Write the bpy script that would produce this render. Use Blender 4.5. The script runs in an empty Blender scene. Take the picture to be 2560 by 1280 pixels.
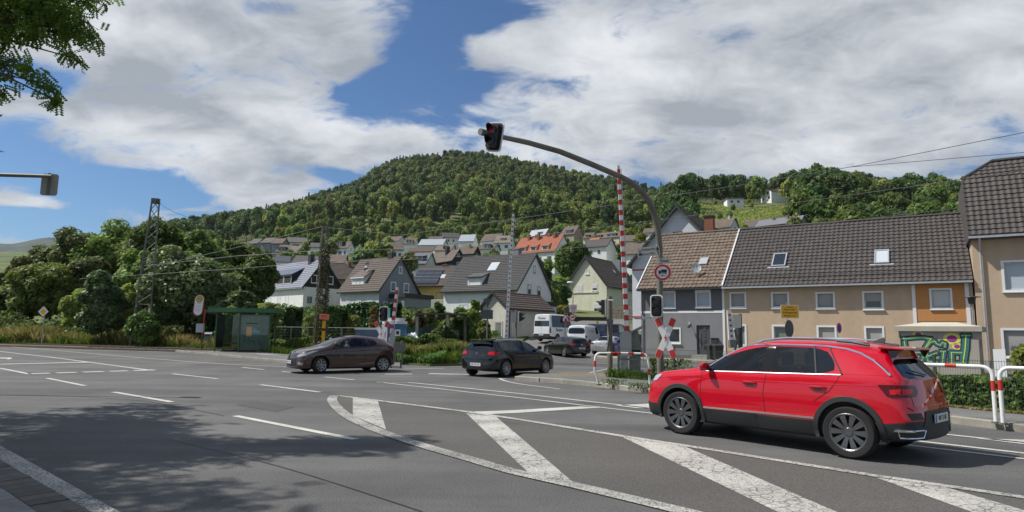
import bpy, bmesh, math, random
import numpy as np
from mathutils import Vector, Matrix
from mathutils.bvhtree import BVHTree
from mathutils.geometry import tessellate_polygon
SC = bpy.context.scene
C = SC.collection
random.seed(7)
RNG = np.random.default_rng(7)
R = math.radians
# ------------------------------------------------------------------ camera
F=1590.; TH=math.atan(198/F); RO=.015; EYE=1.55
r0=np.array([1,0,0.]);f0=np.array([0,math.cos(TH),math.sin(TH)]);u0=np.array([0,-math.sin(TH),math.cos(TH)])
CR=math.cos(RO)*r0+math.sin(RO)*u0; CU=-math.sin(RO)*r0+math.cos(RO)*u0
EYEP=np.array([0,0,EYE])
cd=bpy.data.cameras.new('camera'); cam=bpy.data.objects.new('camera',cd); C.objects.link(cam)
cd.sensor_width=36; cd.lens=F/2560*36; cd.clip_start=.1; cd.clip_end=20000
cam.matrix_world=Matrix(((CR[0],CU[0],-f0[0],0),(CR[1],CU[1],-f0[1],0),(CR[2],CU[2],-f0[2],EYE),(0,0,0,1)))
SC.camera=cam
# ------------------------------------------------------------------ light
SUN_EL=52.; SDX,SDY=-.998,.05
sl=bpy.data.lights.new('sun','SUN'); sl.energy=4.8; sl.angle=R(.6); sl.color=(1,.95,.87)
so=bpy.data.objects.new('sun',sl); C.objects.link(so)
sv=Vector((SDX*math.cos(R(SUN_EL)),SDY*math.cos(R(SUN_EL)),math.sin(R(SUN_EL))))
so.rotation_euler=sv.to_track_quat('Z','Y').to_euler(); so.location=(-20,-5,40)
SC.view_settings.view_transform='Standard'; SC.view_settings.look='None'
SC.view_settings.exposure=.20; SC.view_settings.gamma=1; SC.view_settings.use_curve_mapping=False
SC.render.engine='CYCLES'
try: SC.cycles.max_bounces=6; SC.cycles.transparent_max_bounces=16
except Exception: pass
# ------------------------------------------------------------------ terrain
def ray(px,py):
    d=f0+CR*(px-1280)/F-CU*(py-640)/F
    return d/d[1]
SK=[(-700,710),(0,700),(90,655),(300,592),(460,556),(520,548),(590,540),(680,525),(750,508),(800,488),(860,470),(900,450),(940,418),(1000,402),(1060,392),(1130,386),(1200,388),(1260,398),(1300,408),(1350,415),(1420,430),(1500,447),(1560,458),(1600,470),(1640,480),(1700,456),(1750,450),(1800,460),(1880,458),(1960,456),(2000,438),(2060,430),(2120,432),(2200,458),(2260,468),(2300,452),(2350,448),(2400,470),(2600,470),(3300,500)]
SKX=[ray(x,y)[0] for x,y in SK]; SKE=[ray(x,y)[2] for x,y in SK]
def cols(t):
    e=np.interp(t,SKX,SKE); px=1280+t*F
    w=min(1,max(0,(px-1620)/130.)); l=min(1,max(0,(800-px)/300.))
    Rg=900*(1-w)+430*w; Rg=Rg*(1-l)+700*l
    zR=EYE+e*Rg-11.
    main=[(50,.2),(62,1.5),(80,3.5),(110,6.3),(250,32),(390,60)]
    rt=[(50,.2),(62,1.5),(80,4.),(110,8.),(200,36.),(318,69.)]
    lf=[(50,.3),(62,.8),(80,2.2),(110,6.),(250,25),(390,48)]
    b=[(a[0]*(1-w)+c[0]*w,a[1]*(1-w)+c[1]*w) for a,c in zip(main,rt)]
    b=[(a[0]*(1-l)+c[0]*l,a[1]*(1-l)+c[1]*l) for a,c in zip(b,lf)]
    zR=max(zR,b[-1][1]+3)
    return b+[(Rg,zR),(Rg*1.25,zR*.9),(Rg*2.2,zR*.5),(6000,40)]
_cc={}
def zg(x,y):
    if y<25: return 0.
    t=x/y
    base=.012*(y-25) if x<-3 else .012*(y-25)*max(0,(1-(x+3)/3.)) if x<0 else 0.
    base=min(base,.3)
    if y<47: return base
    k=round(t,3)
    if k not in _cc: _cc[k]=cols(k)
    c=_cc[k]
    return float(np.interp(y,[47]+[p[0] for p in c],[base]+[p[1] for p in c]))
def G(px,py,dz=0):
    r=ray(px,py);y=3.
    while y<3000:
        p=EYEP+r*y
        if p[2]<=zg(p[0],p[1])+dz: break
        y+=.04 if y<80 else 1.
    return Vector(EYEP+r*y)
def P(px,py,y): return Vector(EYEP+ray(px,py)*y)
# ------------------------------------------------------------------ materials
def newmat(name):
    m=bpy.data.materials.new(name); m.use_nodes=True
    nt=m.node_tree; b=nt.nodes['Principled BSDF']; return m,nt,b
def lk(nt,a,b): nt.links.new(a,b)
_m={}
def M(name,col=(.5,.5,.5),rough=.7,metal=0,var=.0,vs=3.,bump=0,bs=40.,spec=.5,coat=0,rnd=0,emit=None,dist='obj',dirt=0):
    if name in _m: return _m[name]
    m,nt,b=newmat(name); N=nt.nodes
    b.inputs['Base Color'].default_value=(*col,1); b.inputs['Roughness'].default_value=rough
    b.inputs['Metallic'].default_value=metal; b.inputs['Specular IOR Level'].default_value=spec
    b.inputs['Coat Weight'].default_value=coat; b.inputs['Coat Roughness'].default_value=.03
    src=None
    if var or bump or rnd or dirt:
        tc=N.new('ShaderNodeTexCoord'); co=tc.outputs['Object']
    if var:
        n=N.new('ShaderNodeTexNoise'); n.inputs['Scale'].default_value=vs; n.inputs['Detail'].default_value=8; n.inputs['Roughness'].default_value=.65
        lk(nt,co,n.inputs['Vector'])
        mr=N.new('ShaderNodeMapRange'); mr.inputs['From Min'].default_value=.3; mr.inputs['From Max'].default_value=.7
        mr.inputs['To Min'].default_value=1-var; mr.inputs['To Max'].default_value=1+var
        lk(nt,n.outputs['Fac'],mr.inputs['Value'])
        h=N.new('ShaderNodeHueSaturation'); h.inputs['Color'].default_value=(*col,1); lk(nt,mr.outputs[0],h.inputs['Value']); src=h.outputs[0]
    if rnd:
        oi=N.new('ShaderNodeObjectInfo'); mr=N.new('ShaderNodeMapRange'); mr.inputs['To Min'].default_value=1-rnd; mr.inputs['To Max'].default_value=1+rnd
        lk(nt,oi.outputs['Random'],mr.inputs['Value'])
        h=N.new('ShaderNodeHueSaturation'); h.inputs['Color'].default_value=(*col,1)
        if src: lk(nt,src,h.inputs['Color'])
        lk(nt,mr.outputs[0],h.inputs['Value']); src=h.outputs[0]
    if dirt:
        n=N.new('ShaderNodeTexNoise'); n.inputs['Scale'].default_value=1.1; n.inputs['Detail'].default_value=6
        mp=N.new('ShaderNodeMapping'); mp.inputs['Scale'].default_value=(1,1,.35); lk(nt,co,mp.inputs[0]); lk(nt,mp.outputs[0],n.inputs['Vector'])
        mr=N.new('ShaderNodeMapRange'); mr.inputs['From Min'].default_value=.45; mr.inputs['From Max'].default_value=.75; mr.inputs['To Max'].default_value=dirt
        lk(nt,n.outputs['Fac'],mr.inputs['Value'])
        mx=N.new('ShaderNodeMix'); mx.data_type='RGBA'; lk(nt,mr.outputs[0],mx.inputs[0])
        if src: lk(nt,src,mx.inputs[6])
        else: mx.inputs[6].default_value=(*col,1)
        mx.inputs[7].default_value=(col[0]*.5,col[1]*.48,col[2]*.42,1); src=mx.outputs[2]
    if src: lk(nt,src,b.inputs['Base Color'])
    if bump:
        n=N.new('ShaderNodeTexNoise'); n.inputs['Scale'].default_value=bs; n.inputs['Detail'].default_value=6; lk(nt,co,n.inputs['Vector'])
        bp=N.new('ShaderNodeBump'); bp.inputs['Strength'].default_value=bump; bp.inputs['Distance'].default_value=.02
        lk(nt,n.outputs['Fac'],bp.inputs['Height']); lk(nt,bp.outputs[0],b.inputs['Normal'])
    if emit: b.inputs['Emission Color'].default_value=(*emit[:3],1); b.inputs['Emission Strength'].default_value=emit[3]
    _m[name]=m; return m
def leafmat(name,col,col2=None,rnd=.25,trans=.35,rough=.5,vs=1.2):
    if name in _m: return _m[name]
    m,nt,b=newmat(name); N=nt.nodes; col2=col2 or tuple(c*.55 for c in col)
    g=N.new('ShaderNodeNewGeometry'); tc=N.new('ShaderNodeTexCoord')
    n=N.new('ShaderNodeTexNoise'); n.inputs['Scale'].default_value=vs; n.inputs['Detail'].default_value=3; lk(nt,tc.outputs['Object'],n.inputs['Vector'])
    ad=N.new('ShaderNodeMath'); ad.operation='ADD'; lk(nt,n.outputs['Fac'],ad.inputs[0])
    ml=N.new('ShaderNodeMath'); ml.operation='MULTIPLY_ADD'; ml.inputs[1].default_value=.5; ml.inputs[2].default_value=-.25; lk(nt,g.outputs['Random Per Island'],ml.inputs[0]); lk(nt,ml.outputs[0],ad.inputs[1])
    mr=N.new('ShaderNodeMapRange'); mr.inputs['From Min'].default_value=.3; mr.inputs['From Max'].default_value=.7; lk(nt,ad.outputs[0],mr.inputs['Value'])
    mx=N.new('ShaderNodeMix'); mx.data_type='RGBA'; mx.inputs[6].default_value=(*col2,1); mx.inputs[7].default_value=(*col,1); lk(nt,mr.outputs[0],mx.inputs[0])
    oi=N.new('ShaderNodeObjectInfo'); m2=N.new('ShaderNodeMapRange'); m2.inputs['To Min'].default_value=1-rnd; m2.inputs['To Max'].default_value=1+rnd; lk(nt,oi.outputs['Random'],m2.inputs['Value'])
    m3=N.new('ShaderNodeMath'); m3.operation='MULTIPLY'; m3.inputs[1].default_value=7.31; lk(nt,oi.outputs['Random'],m3.inputs[0])
    m4=N.new('ShaderNodeMath'); m4.operation='FRACT'; lk(nt,m3.outputs[0],m4.inputs[0])
    m5=N.new('ShaderNodeMapRange'); m5.inputs['To Min'].default_value=.48; m5.inputs['To Max'].default_value=.53; lk(nt,m4.outputs[0],m5.inputs['Value'])
    h=N.new('ShaderNodeHueSaturation'); lk(nt,mx.outputs[2],h.inputs['Color']); lk(nt,m2.outputs[0],h.inputs['Value']); lk(nt,m5.outputs[0],h.inputs['Hue'])
    lk(nt,h.outputs[0],b.inputs['Base Color']); b.inputs['Roughness'].default_value=rough; b.inputs['Specular IOR Level'].default_value=.18 if 'silv' not in name else .35
    t=N.new('ShaderNodeBsdfTranslucent'); h2=N.new('ShaderNodeHueSaturation'); h2.inputs['Value'].default_value=1.5; h2.inputs['Saturation'].default_value=1.1; lk(nt,h.outputs[0],h2.inputs['Color']); lk(nt,h2.outputs[0],t.inputs['Color'])
    ms=N.new('ShaderNodeMixShader'); ms.inputs[0].default_value=trans; lk(nt,b.outputs[0],ms.inputs[1]); lk(nt,t.outputs[0],ms.inputs[2])
    lk(nt,ms.outputs[0],N['Material Output'].inputs['Surface']); _m[name]=m; return m
def glassmat(name,tint=(.25,.3,.28),refl=.08,rough=.01):
    if name in _m: return _m[name]
    m,nt,b=newmat(name); N=nt.nodes; N.remove(b)
    t=N.new('ShaderNodeBsdfTransparent'); t.inputs[0].default_value=(*tint,1)
    g=N.new('ShaderNodeBsdfGlossy'); g.inputs['Roughness'].default_value=rough; g.inputs[0].default_value=(.9,.95,1,1)
    fr=N.new('ShaderNodeFresnel'); fr.inputs[0].default_value=1.5
    a=N.new('ShaderNodeMath'); a.operation='ADD'; a.use_clamp=True; a.inputs[1].default_value=refl; lk(nt,fr.outputs[0],a.inputs[0])
    ms=N.new('ShaderNodeMixShader'); lk(nt,a.outputs[0],ms.inputs[0]); lk(nt,t.outputs[0],ms.inputs[1]); lk(nt,g.outputs[0],ms.inputs[2])
    lk(nt,ms.outputs[0],N['Material Output'].inputs['Surface']); _m[name]=m; return m
# ------------------------------------------------------------------ objects
def tag(o,label=None,cat=None,group=None,kind=None):
    if label: o['label']=label
    if cat: o['category']=cat
    if group: o['group']=group
    if kind: o['kind']=kind
    return o
def thing(name,label,cat,loc=(0,0,0),rz=0,group=None):
    o=bpy.data.objects.new(name,None); o.empty_display_size=.2; C.objects.link(o); o.location=loc; o.rotation_euler=(0,0,rz)
    return tag(o,label,cat,group)
def link(name,me,parent=None,loc=None,rot=None):
    o=bpy.data.objects.new(name,me); C.objects.link(o)
    if parent is not None: o.parent=parent
    if loc is not None: o.location=loc
    if rot is not None: o.rotation_euler=rot
    return o
def copy_tree(o,parent=None):
    c=o.copy(); C.objects.link(c); c.parent=parent
    for ch in list(o.children): copy_tree(ch,c)
    return c
def T(x=0,y=0,z=0,rx=0,ry=0,rz=0):
    return Matrix.Translation((x,y,z))@Matrix.Rotation(rz,4,'Z')@Matrix.Rotation(ry,4,'Y')@Matrix.Rotation(rx,4,'X')
class MB:
    def __init__(s): s.v=[];s.f=[];s.m=[];s.ms=[];s.X=Matrix()
    def mi(s,m):
        if m not in s.ms: s.ms.append(m)
        return s.ms.index(m)
    def add(s,vs,fs,m,X=None):
        X=s.X@X if X is not None else s.X
        n=len(s.v); s.v+=[tuple(X@Vector(p)) for p in vs]; k=s.mi(m)
        s.f+=[tuple(i+n for i in f) for f in fs]; s.m+=[k]*len(fs); return s
    def box(s,x0,x1,y0,y1,z0,z1,m,X=None):
        v=[(x0,y0,z0),(x1,y0,z0),(x1,y1,z0),(x0,y1,z0),(x0,y0,z1),(x1,y0,z1),(x1,y1,z1),(x0,y1,z1)]
        return s.add(v,[(3,2,1,0),(4,5,6,7),(0,1,5,4),(1,2,6,5),(2,3,7,6),(3,0,4,7)],m,X)
    def cyl(s,a,b,r,m,r2=None,n=10,cap=True):
        a=Vector(a);b=Vector(b);d=(b-a); q=d.to_track_quat('Z','Y'); r2=r if r2 is None else r2
        v=[];f=[]
        for p,rr in ((a,r),(b,r2)):
            for i in range(n):
                t=2*math.pi*i/n; v.append(p+q@Vector((rr*math.cos(t),rr*math.sin(t),0)))
        for i in range(n): f.append((i,(i+1)%n,n+(i+1)%n,n+i))
        if cap: f.append(tuple(range(n))[::-1]); f.append(tuple(range(n,2*n)))
        return s.add(v,f,m)
    def tube(s,pts,r,m,n=8,cap=True,rs=None):
        pts=[Vector(p) for p in pts]; v=[];f=[]; L=len(pts); q=None
        for k,p in enumerate(pts):
            d=(pts[min(k+1,L-1)]-pts[max(k-1,0)]).normalized()
            if q is None: q=d.to_track_quat('Z','Y')
            else:
                d0=q@Vector((0,0,1)); q=d0.rotation_difference(d)@q
            rr=rs[k] if rs else r
            for i in range(n):
                t=2*math.pi*i/n; v.append(p+q@Vector((rr*math.cos(t),rr*math.sin(t),0)))
        for k in range(L-1):
            for i in range(n): f.append((k*n+i,k*n+(i+1)%n,(k+1)*n+(i+1)%n,(k+1)*n+i))
        if cap: f.append(tuple(range(n))[::-1]); f.append(tuple(range((L-1)*n,L*n)))
        return s.add(v,f,m)
    def prism(s,poly,h0,h1,m,X=None):   # poly in xy, extruded in z
        n=len(poly); v=[(x,y,h0) for x,y in poly]+[(x,y,h1) for x,y in poly]
        f=[tuple(range(n))[::-1],tuple(range(n,2*n))]+[(i,(i+1)%n,n+(i+1)%n,n+i) for i in range(n)]
        return s.add(v,f,m,X)
    def lathe(s,prof,m,X=None,n=24,axis='Z'):
        v=[];f=[];L=len(prof)
        for r,z in prof:
            for i in range(n):
                t=2*math.pi*i/n
                v.append((r*math.cos(t),r*math.sin(t),z) if axis=='Z' else (r*math.cos(t),z,r*math.sin(t)))
        for k in range(L-1):
            for i in range(n): f.append((k*n+i,k*n+(i+1)%n,(k+1)*n+(i+1)%n,(k+1)*n+i))
        return s.add(v,f,m,X)
    def mesh(s,name,smooth=False):
        me=bpy.data.meshes.new(name); me.from_pydata([tuple(p) for p in s.v],[],s.f)
        for m in s.ms: me.materials.append(m)
        me.polygons.foreach_set('material_index',s.m)
        bm=bmesh.new(); bm.from_mesh(me); bmesh.ops.recalc_face_normals(bm,faces=bm.faces); bm.to_mesh(me); bm.free()
        if smooth:
            me.polygons.foreach_set('use_smooth',[True]*len(me.polygons))
            try: me.set_sharp_from_angle(angle=R(40))
            except Exception: pass
        return me
    def build(s,name,parent=None,smooth=False,bevel=0,**kw):
        o=link(name,s.mesh(name,smooth),parent,**kw)
        if bevel:
            b=o.modifiers.new('bevel','BEVEL'); b.width=bevel; b.segments=2; b.limit_method='ANGLE'; b.angle_limit=R(50)
        return o
def qmesh(name,V,m,n=4):
    """V (k,n,3) array of separate faces"""
    k=len(V); me=bpy.data.meshes.new(name); V=np.asarray(V,np.float32).reshape(-1,3)
    me.vertices.add(k*n); me.vertices.foreach_set('co',V.ravel())
    me.loops.add(k*n); me.loops.foreach_set('vertex_index',np.arange(k*n,dtype=np.int32))
    me.polygons.add(k); me.polygons.foreach_set('loop_start',np.arange(0,k*n,n,dtype=np.int32))
    try: me.polygons.foreach_set('loop_total',np.full(k,n,dtype=np.int32))
    except Exception: pass
    me.update(calc_edges=True); me.materials.append(m); me.validate(); return me
# ------------------------------------------------------------------ world sky with clouds
def build_world():
    w=bpy.data.worlds.new('World'); SC.world=w; w.use_nodes=True; nt=w.node_tree; N=nt.nodes
    bg=N['Background']; bg.inputs['Strength'].default_value=.1
    sky=N.new('ShaderNodeTexSky'); sky.sky_type='NISHITA'; sky.sun_disc=False; sky.sun_elevation=R(SUN_EL); sky.sun_rotation=math.atan2(SDX,SDY)
    sky.air_density=1.; sky.dust_density=.6; sky.ozone_density=2.
    tc=N.new('ShaderNodeTexCoord'); sp=N.new('ShaderNodeSeparateXYZ'); lk(nt,tc.outputs['Generated'],sp.inputs[0])
    def mt(op,a,b=None,c=None,clamp=False):
        n=N.new('ShaderNodeMath'); n.operation=op; n.use_clamp=clamp
        for i,x in enumerate((a,b,c)):
            if x is None: continue
            if isinstance(x,(int,float)): n.inputs[i].default_value=x
            else: lk(nt,x,n.inputs[i])
        return n.outputs[0]
    X,Y,Z=sp.outputs
    az=mt('ARCTAN2',X,Y); hyp=mt('SQRT',mt('ADD',mt('MULTIPLY',X,X),mt('MULTIPLY',Y,Y))); el=mt('ARCTAN2',Z,hyp)
    # cloud deck coordinates: direction hits a flat layer
    zz=mt('ADD',mt('MAXIMUM',Z,0.),.30)
    cx=mt('DIVIDE',X,zz); cy=mt('DIVIDE',Y,zz)
    cb=N.new('ShaderNodeCombineXYZ'); lk(nt,cx,cb.inputs[0]); lk(nt,cy,cb.inputs[1])
    def noise(scale,detail,rough,off=(0,0,0),rot=0,sc=(1,1,1),dist=0):
        mp=N.new('ShaderNodeMapping'); mp.inputs['Location'].default_value=off; mp.inputs['Rotation'].default_value=(0,0,rot); mp.inputs['Scale'].default_value=sc
        lk(nt,cb.outputs[0],mp.inputs[0]); n=N.new('ShaderNodeTexNoise'); n.inputs['Scale'].default_value=scale; n.inputs['Detail'].default_value=detail; n.inputs['Roughness'].default_value=rough; n.inputs['Distortion'].default_value=dist
        lk(nt,mp.outputs[0],n.inputs['Vector']); return n.outputs['Fac']
    n1=noise(1.9,12,.60,(3.1,1.7,0),.5,(1,1.25,1),.15); n2=noise(5.5,12,.62,(7,2,0),.4,(1,1.35,1),.6); n3=noise(2.6,7,.55,(-4,9,0),.2,(1,1.3,1))
    cov=mt('ADD',mt('MULTIPLY',n1,1.0),mt('MULTIPLY',n2,1.0))     # ~ .82 mean
    def blob(px,py,rx,ry,rot,wt):
        nonlocal cov
        r=ray(px,py); a0=math.atan2(r[0],1); e0=math.atan2(r[2],math.hypot(r[0],1))
        k=1./(F*math.hypot(1,r[0])*1.0)
        dx=mt('SUBTRACT',az,a0); dy=mt('SUBTRACT',el,e0)
        c,s=math.cos(R(rot)),math.sin(R(rot))
        u=mt('ADD',mt('MULTIPLY',dx,c/(rx*k)),mt('MULTIPLY',dy,s/(rx*k))); v=mt('ADD',mt('MULTIPLY',dx,-s/(ry*k)),mt('MULTIPLY',dy,c/(ry*k)))
        d=mt('ADD',mt('MULTIPLY',u,u),mt('MULTIPLY',v,v))
        g=mt('POWER',2.718,mt('MULTIPLY',d,-1.))
        cov=mt('ADD',cov,mt('MULTIPLY',g,wt))
    for b in BLOBS: blob(*b)
    keep=cov; cov=mt('ADD',0.,0.)
    for b in SHADES: blob(*b)
    dark=cov; cov=keep
    mr=N.new('ShaderNodeMapRange'); mr.interpolation_type='SMOOTHSTEP'; mr.inputs['From Min'].default_value=.85; mr.inputs['From Max'].default_value=1.15; lk(nt,cov,mr.inputs['Value'])
    # shading of the cloud mass: thick parts turn grey
    shade=mt('ADD',mt('ADD',mt('MULTIPLY',n3,1.0),mt('MULTIPLY',n2,.6)),mt('ADD',mt('MULTIPLY',n1,.25),dark))
    r2=N.new('ShaderNodeMapRange'); r2.inputs['From Min'].default_value=.72; r2.inputs['From Max'].default_value=1.12; lk(nt,shade,r2.inputs['Value'])
    cr=N.new('ShaderNodeMix'); cr.data_type='RGBA'; cr.inputs[6].default_value=(7.3,7.5,7.75,1); cr.inputs[7].default_value=(3.3,3.6,4.0,1); lk(nt,r2.outputs[0],cr.inputs[0])
    sm=N.new('ShaderNodeMix'); sm.data_type='RGBA'; sm.blend_type='MULTIPLY'; sm.inputs[0].default_value=1; lk(nt,sky.outputs[0],sm.inputs[6]); sm.inputs[7].default_value=(.50,.68,.86,1)
    mx=N.new('ShaderNodeMix'); mx.data_type='RGBA'; fac=mt('MULTIPLY',mr.outputs[0],.96); lk(nt,fac,mx.inputs[0]); lk(nt,sm.outputs[2],mx.inputs[6]); lk(nt,cr.outputs[2],mx.inputs[7])
    lk(nt,mx.outputs[2],bg.inputs['Color'])
SHADES=[(350,225,230,60,4,.28),(560,300,130,36,-6,.18),(2150,60,380,55,3,.20),(2440,130,220,50,5,.22),(1760,285,130,26,-15,.2),(430,30,260,36,0,.15),(1500,120,200,90,0,-.12),(760,300,200,60,0,-.15),(250,320,200,40,0,-.12),(1250,270,160,50,0,-.12)]
BLOBS=[(850,210,150,55,25,-.17),(690,20,90,24,0,-.3),(1130,300,120,24,0,-.14),(1900,70,160,22,10,-.12),(1240,300,60,16,0,-.1),(1060,150,95,120,35,-.55),(940,250,90,60,20,-.40),(1200,40,150,45,0,-.45),(70,180,100,40,0,-.3),(60,380,110,55,0,-.5),(330,475,280,42,0,-.55),(40,545,160,50,0,-.3),(840,435,120,22,-8,-.4),
 (70,210,80,35,0,-.35),(2200,290,190,28,5,-.25),(1620,466,60,18,0,-.3),(1180,215,110,30,20,-.25),(640,500,130,40,0,.4),(60,505,90,18,0,.35),(550,300,420,110,0,.35),(1800,230,600,200,0,.28),(2400,120,400,200,0,.25),(500,60,400,110,0,.3),(1000,360,160,35,10,.15),(1430,330,160,60,0,.15)]
build_world()
# ------------------------------------------------------------------ ground materials
def asphalt_mat(name,base,patch=.12,warm=1.0):
    m,nt,b=newmat(name);N=nt.nodes; tc=N.new('ShaderNodeTexCoord')
    def nz(s,d,r=.6,sc=(1,1,1),rot=0):
        mp=N.new('ShaderNodeMapping'); mp.inputs['Scale'].default_value=sc; mp.inputs['Rotation'].default_value=(0,0,rot); lk(nt,tc.outputs['Object'],mp.inputs[0])
        n=N.new('ShaderNodeTexNoise'); n.inputs['Scale'].default_value=s; n.inputs['Detail'].default_value=d; n.inputs['Roughness'].default_value=r; lk(nt,mp.outputs[0],n.inputs['Vector']); return n.outputs['Fac']
    def mr(x,a,c,t0,t1):
        n=N.new('ShaderNodeMapRange'); n.inputs['From Min'].default_value=a; n.inputs['From Max'].default_value=c; n.inputs['To Min'].default_value=t0; n.inputs['To Max'].default_value=t1; lk(nt,x,n.inputs['Value']); return n.outputs[0]
    def mul(a,c):
        n=N.new('ShaderNodeMath'); n.operation='MULTIPLY'; lk(nt,a,n.inputs[0]); lk(nt,c,n.inputs[1]); return n.outputs[0]
    f1=mr(nz(48,6,.8),.34,.66,.38,1.62); f2=mr(nz(.35,6),.35,.65,1-patch,1+patch); f3=mr(nz(.5,4,.6,(.12,1.6,1),.72),.4,.65,1-patch*.8,1+patch*.8)
    f4=mr(nz(9,4),.62,.78,1,1-patch)
    v=mul(mul(f1,f2),mul(f3,f4)); h=N.new('ShaderNodeHueSaturation'); h.inputs['Color'].default_value=(base*warm,base,base*(2-warm)*.98,1); lk(nt,v,h.inputs['Value'])
    lk(nt,h.outputs[0],b.inputs['Base Color']); b.inputs['Roughness'].default_value=.82; b.inputs['Specular IOR Level'].default_value=.35
    bp=N.new('ShaderNodeBump'); bp.inputs['Strength'].default_value=.55; bp.inputs['Distance'].default_value=.012; lk(nt,nz(110,4,.7),bp.inputs['Height']); lk(nt,bp.outputs[0],b.inputs['Normal'])
    _m[name]=m; return m
def marking_mat(name,worn,ridged=False):
    m,nt,b=newmat(name);N=nt.nodes; tc=N.new('ShaderNodeTexCoord')
    vo=N.new('ShaderNodeTexVoronoi'); vo.feature='DISTANCE_TO_EDGE'; vo.inputs['Scale'].default_value=9 if not ridged else 22
    nn=N.new('ShaderNodeTexNoise'); nn.inputs['Scale'].default_value=5; nn.inputs['Detail'].default_value=4
    mxv=N.new('ShaderNodeMix'); mxv.data_type='VECTOR'; mxv.inputs[0].default_value=.12; lk(nt,tc.outputs['Object'],mxv.inputs[4]); lk(nt,tc.outputs['Object'],nn.inputs['Vector']); lk(nt,nn.outputs['Color'],mxv.inputs[5]); lk(nt,mxv.outputs[1],vo.inputs['Vector'])
    n2=N.new('ShaderNodeTexNoise'); n2.inputs['Scale'].default_value=1.6; n2.inputs['Detail'].default_value=5; lk(nt,tc.outputs['Object'],n2.inputs['Vector'])
    th=N.new('ShaderNodeMapRange'); th.inputs['From Min'].default_value=.35; th.inputs['From Max'].default_value=.65; th.inputs['To Min'].default_value=.0; th.inputs['To Max'].default_value=.05*worn*2; lk(nt,n2.outputs['Fac'],th.inputs['Value'])
    lt=N.new('ShaderNodeMath'); lt.operation='LESS_THAN'; lk(nt,vo.outputs['Distance'],lt.inputs[0]); lk(nt,th.outputs[0],lt.inputs[1])
    n3=N.new('ShaderNodeTexNoise'); n3.inputs['Scale'].default_value=55; n3.inputs['Detail'].default_value=5; n3.inputs['Roughness'].default_value=.8; lk(nt,tc.outputs['Object'],n3.inputs['Vector'])
    g=N.new('ShaderNodeMapRange'); g.inputs['From Min'].default_value=.60-.10*worn; g.inputs['From Max'].default_value=.66-.08*worn; lk(nt,n3.outputs['Fac'],g.inputs['Value'])
    ad=N.new('ShaderNodeMath'); ad.operation='MAXIMUM'; lk(nt,lt.outputs[0],ad.inputs[0]); lk(nt,g.outputs[0],ad.inputs[1])
    ml=N.new('ShaderNodeMath'); ml.operation='MULTIPLY'; ml.inputs[1].default_value=min(1,.35+.6*worn); lk(nt,ad.outputs[0],ml.inputs[0])
    mx=N.new('ShaderNodeMix'); mx.data_type='RGBA'; n5=N.new('ShaderNodeTexNoise'); n5.inputs['Scale'].default_value=.8; n5.inputs['Detail'].default_value=7; lk(nt,tc.outputs['Object'],n5.inputs['Vector']); w5=N.new('ShaderNodeMapRange'); w5.inputs['From Min'].default_value=.38; w5.inputs['From Max'].default_value=.66; w5.inputs['To Max'].default_value=.45+.4*worn; lk(nt,n5.outputs['Fac'],w5.inputs['Value']); g5=N.new('ShaderNodeMix'); g5.data_type='RGBA'; g5.inputs[6].default_value=(.56,.55,.50,1); g5.inputs[7].default_value=(.33,.32,.29,1); lk(nt,w5.outputs[0],g5.inputs[0]); lk(nt,g5.outputs[2],mx.inputs[6]); mx.inputs[7].default_value=(.09,.09,.088,1); lk(nt,ml.outputs[0],mx.inputs[0]); lk(nt,mx.outputs[2],b.inputs['Base Color']); b.inputs['Roughness'].default_value=.7
    bp=N.new('ShaderNodeBump'); bp.inputs['Strength'].default_value=.5; bp.inputs['Distance'].default_value=.01; bp.invert=True; lk(nt,ad.outputs[0],bp.inputs['Height']); lk(nt,bp.outputs[0],b.inputs['Normal'])
    _m[name]=m; return m
ASPH=asphalt_mat('asphalt',.104,.2); ASPH2=asphalt_mat('asphalt_island',.088,.09,1.05); PAVE=asphalt_mat('pavement_asphalt',.14,.12,1.0); SIDE=asphalt_mat('side_street_asphalt',.15,.1,1.03)
MK=marking_mat('marking_fresh',.25); MKW=marking_mat('marking_worn',.8); MKR=marking_mat('marking_rough',1.0,True)
CONC=M('concrete',(.30,.29,.26),.85,var=.22,vs=4,bump=.4,bs=60,dirt=.5); CONCD=M('concrete_dark',(.17,.16,.145),.9,var=.25,vs=5,bump=.5,bs=60,dirt=.5)
def grass_ground():
    m,nt,b=newmat('grass_ground');N=nt.nodes; tc=N.new('ShaderNodeTexCoord')
    n=N.new('ShaderNodeTexNoise'); n.inputs['Scale'].default_value=.06; n.inputs['Detail'].default_value=12; n.inputs['Roughness'].default_value=.7; lk(nt,tc.outputs['Object'],n.inputs['Vector'])
    cr=N.new('ShaderNodeValToRGB'); e=cr.color_ramp.elements; e[0].position=.36; e[0].color=(.028,.05,.012,1); e[1].position=.64; e[1].color=(.16,.15,.055,1)
    x=e.new(.5); x.color=(.075,.11,.028,1); lk(nt,n.outputs['Fac'],cr.inputs[0]); lk(nt,cr.outputs[0],b.inputs['Base Color']); b.inputs['Roughness'].default_value=.95
    n2=N.new('ShaderNodeTexNoise'); n2.inputs['Scale'].default_value=3; n2.inputs['Detail'].default_value=8; lk(nt,tc.outputs['Object'],n2.inputs['Vector'])
    bp=N.new('ShaderNodeBump'); bp.inputs['Strength'].default_value=.8; bp.inputs['Distance'].default_value=.2; lk(nt,n2.outputs['Fac'],bp.inputs['Height']); lk(nt,bp.outputs[0],b.inputs['Normal'])
    return m
GRASSG=grass_ground(); SOIL=M('dry_soil',(.16,.13,.08),.95,var=.35,vs=2,bump=.6,bs=20)
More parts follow.
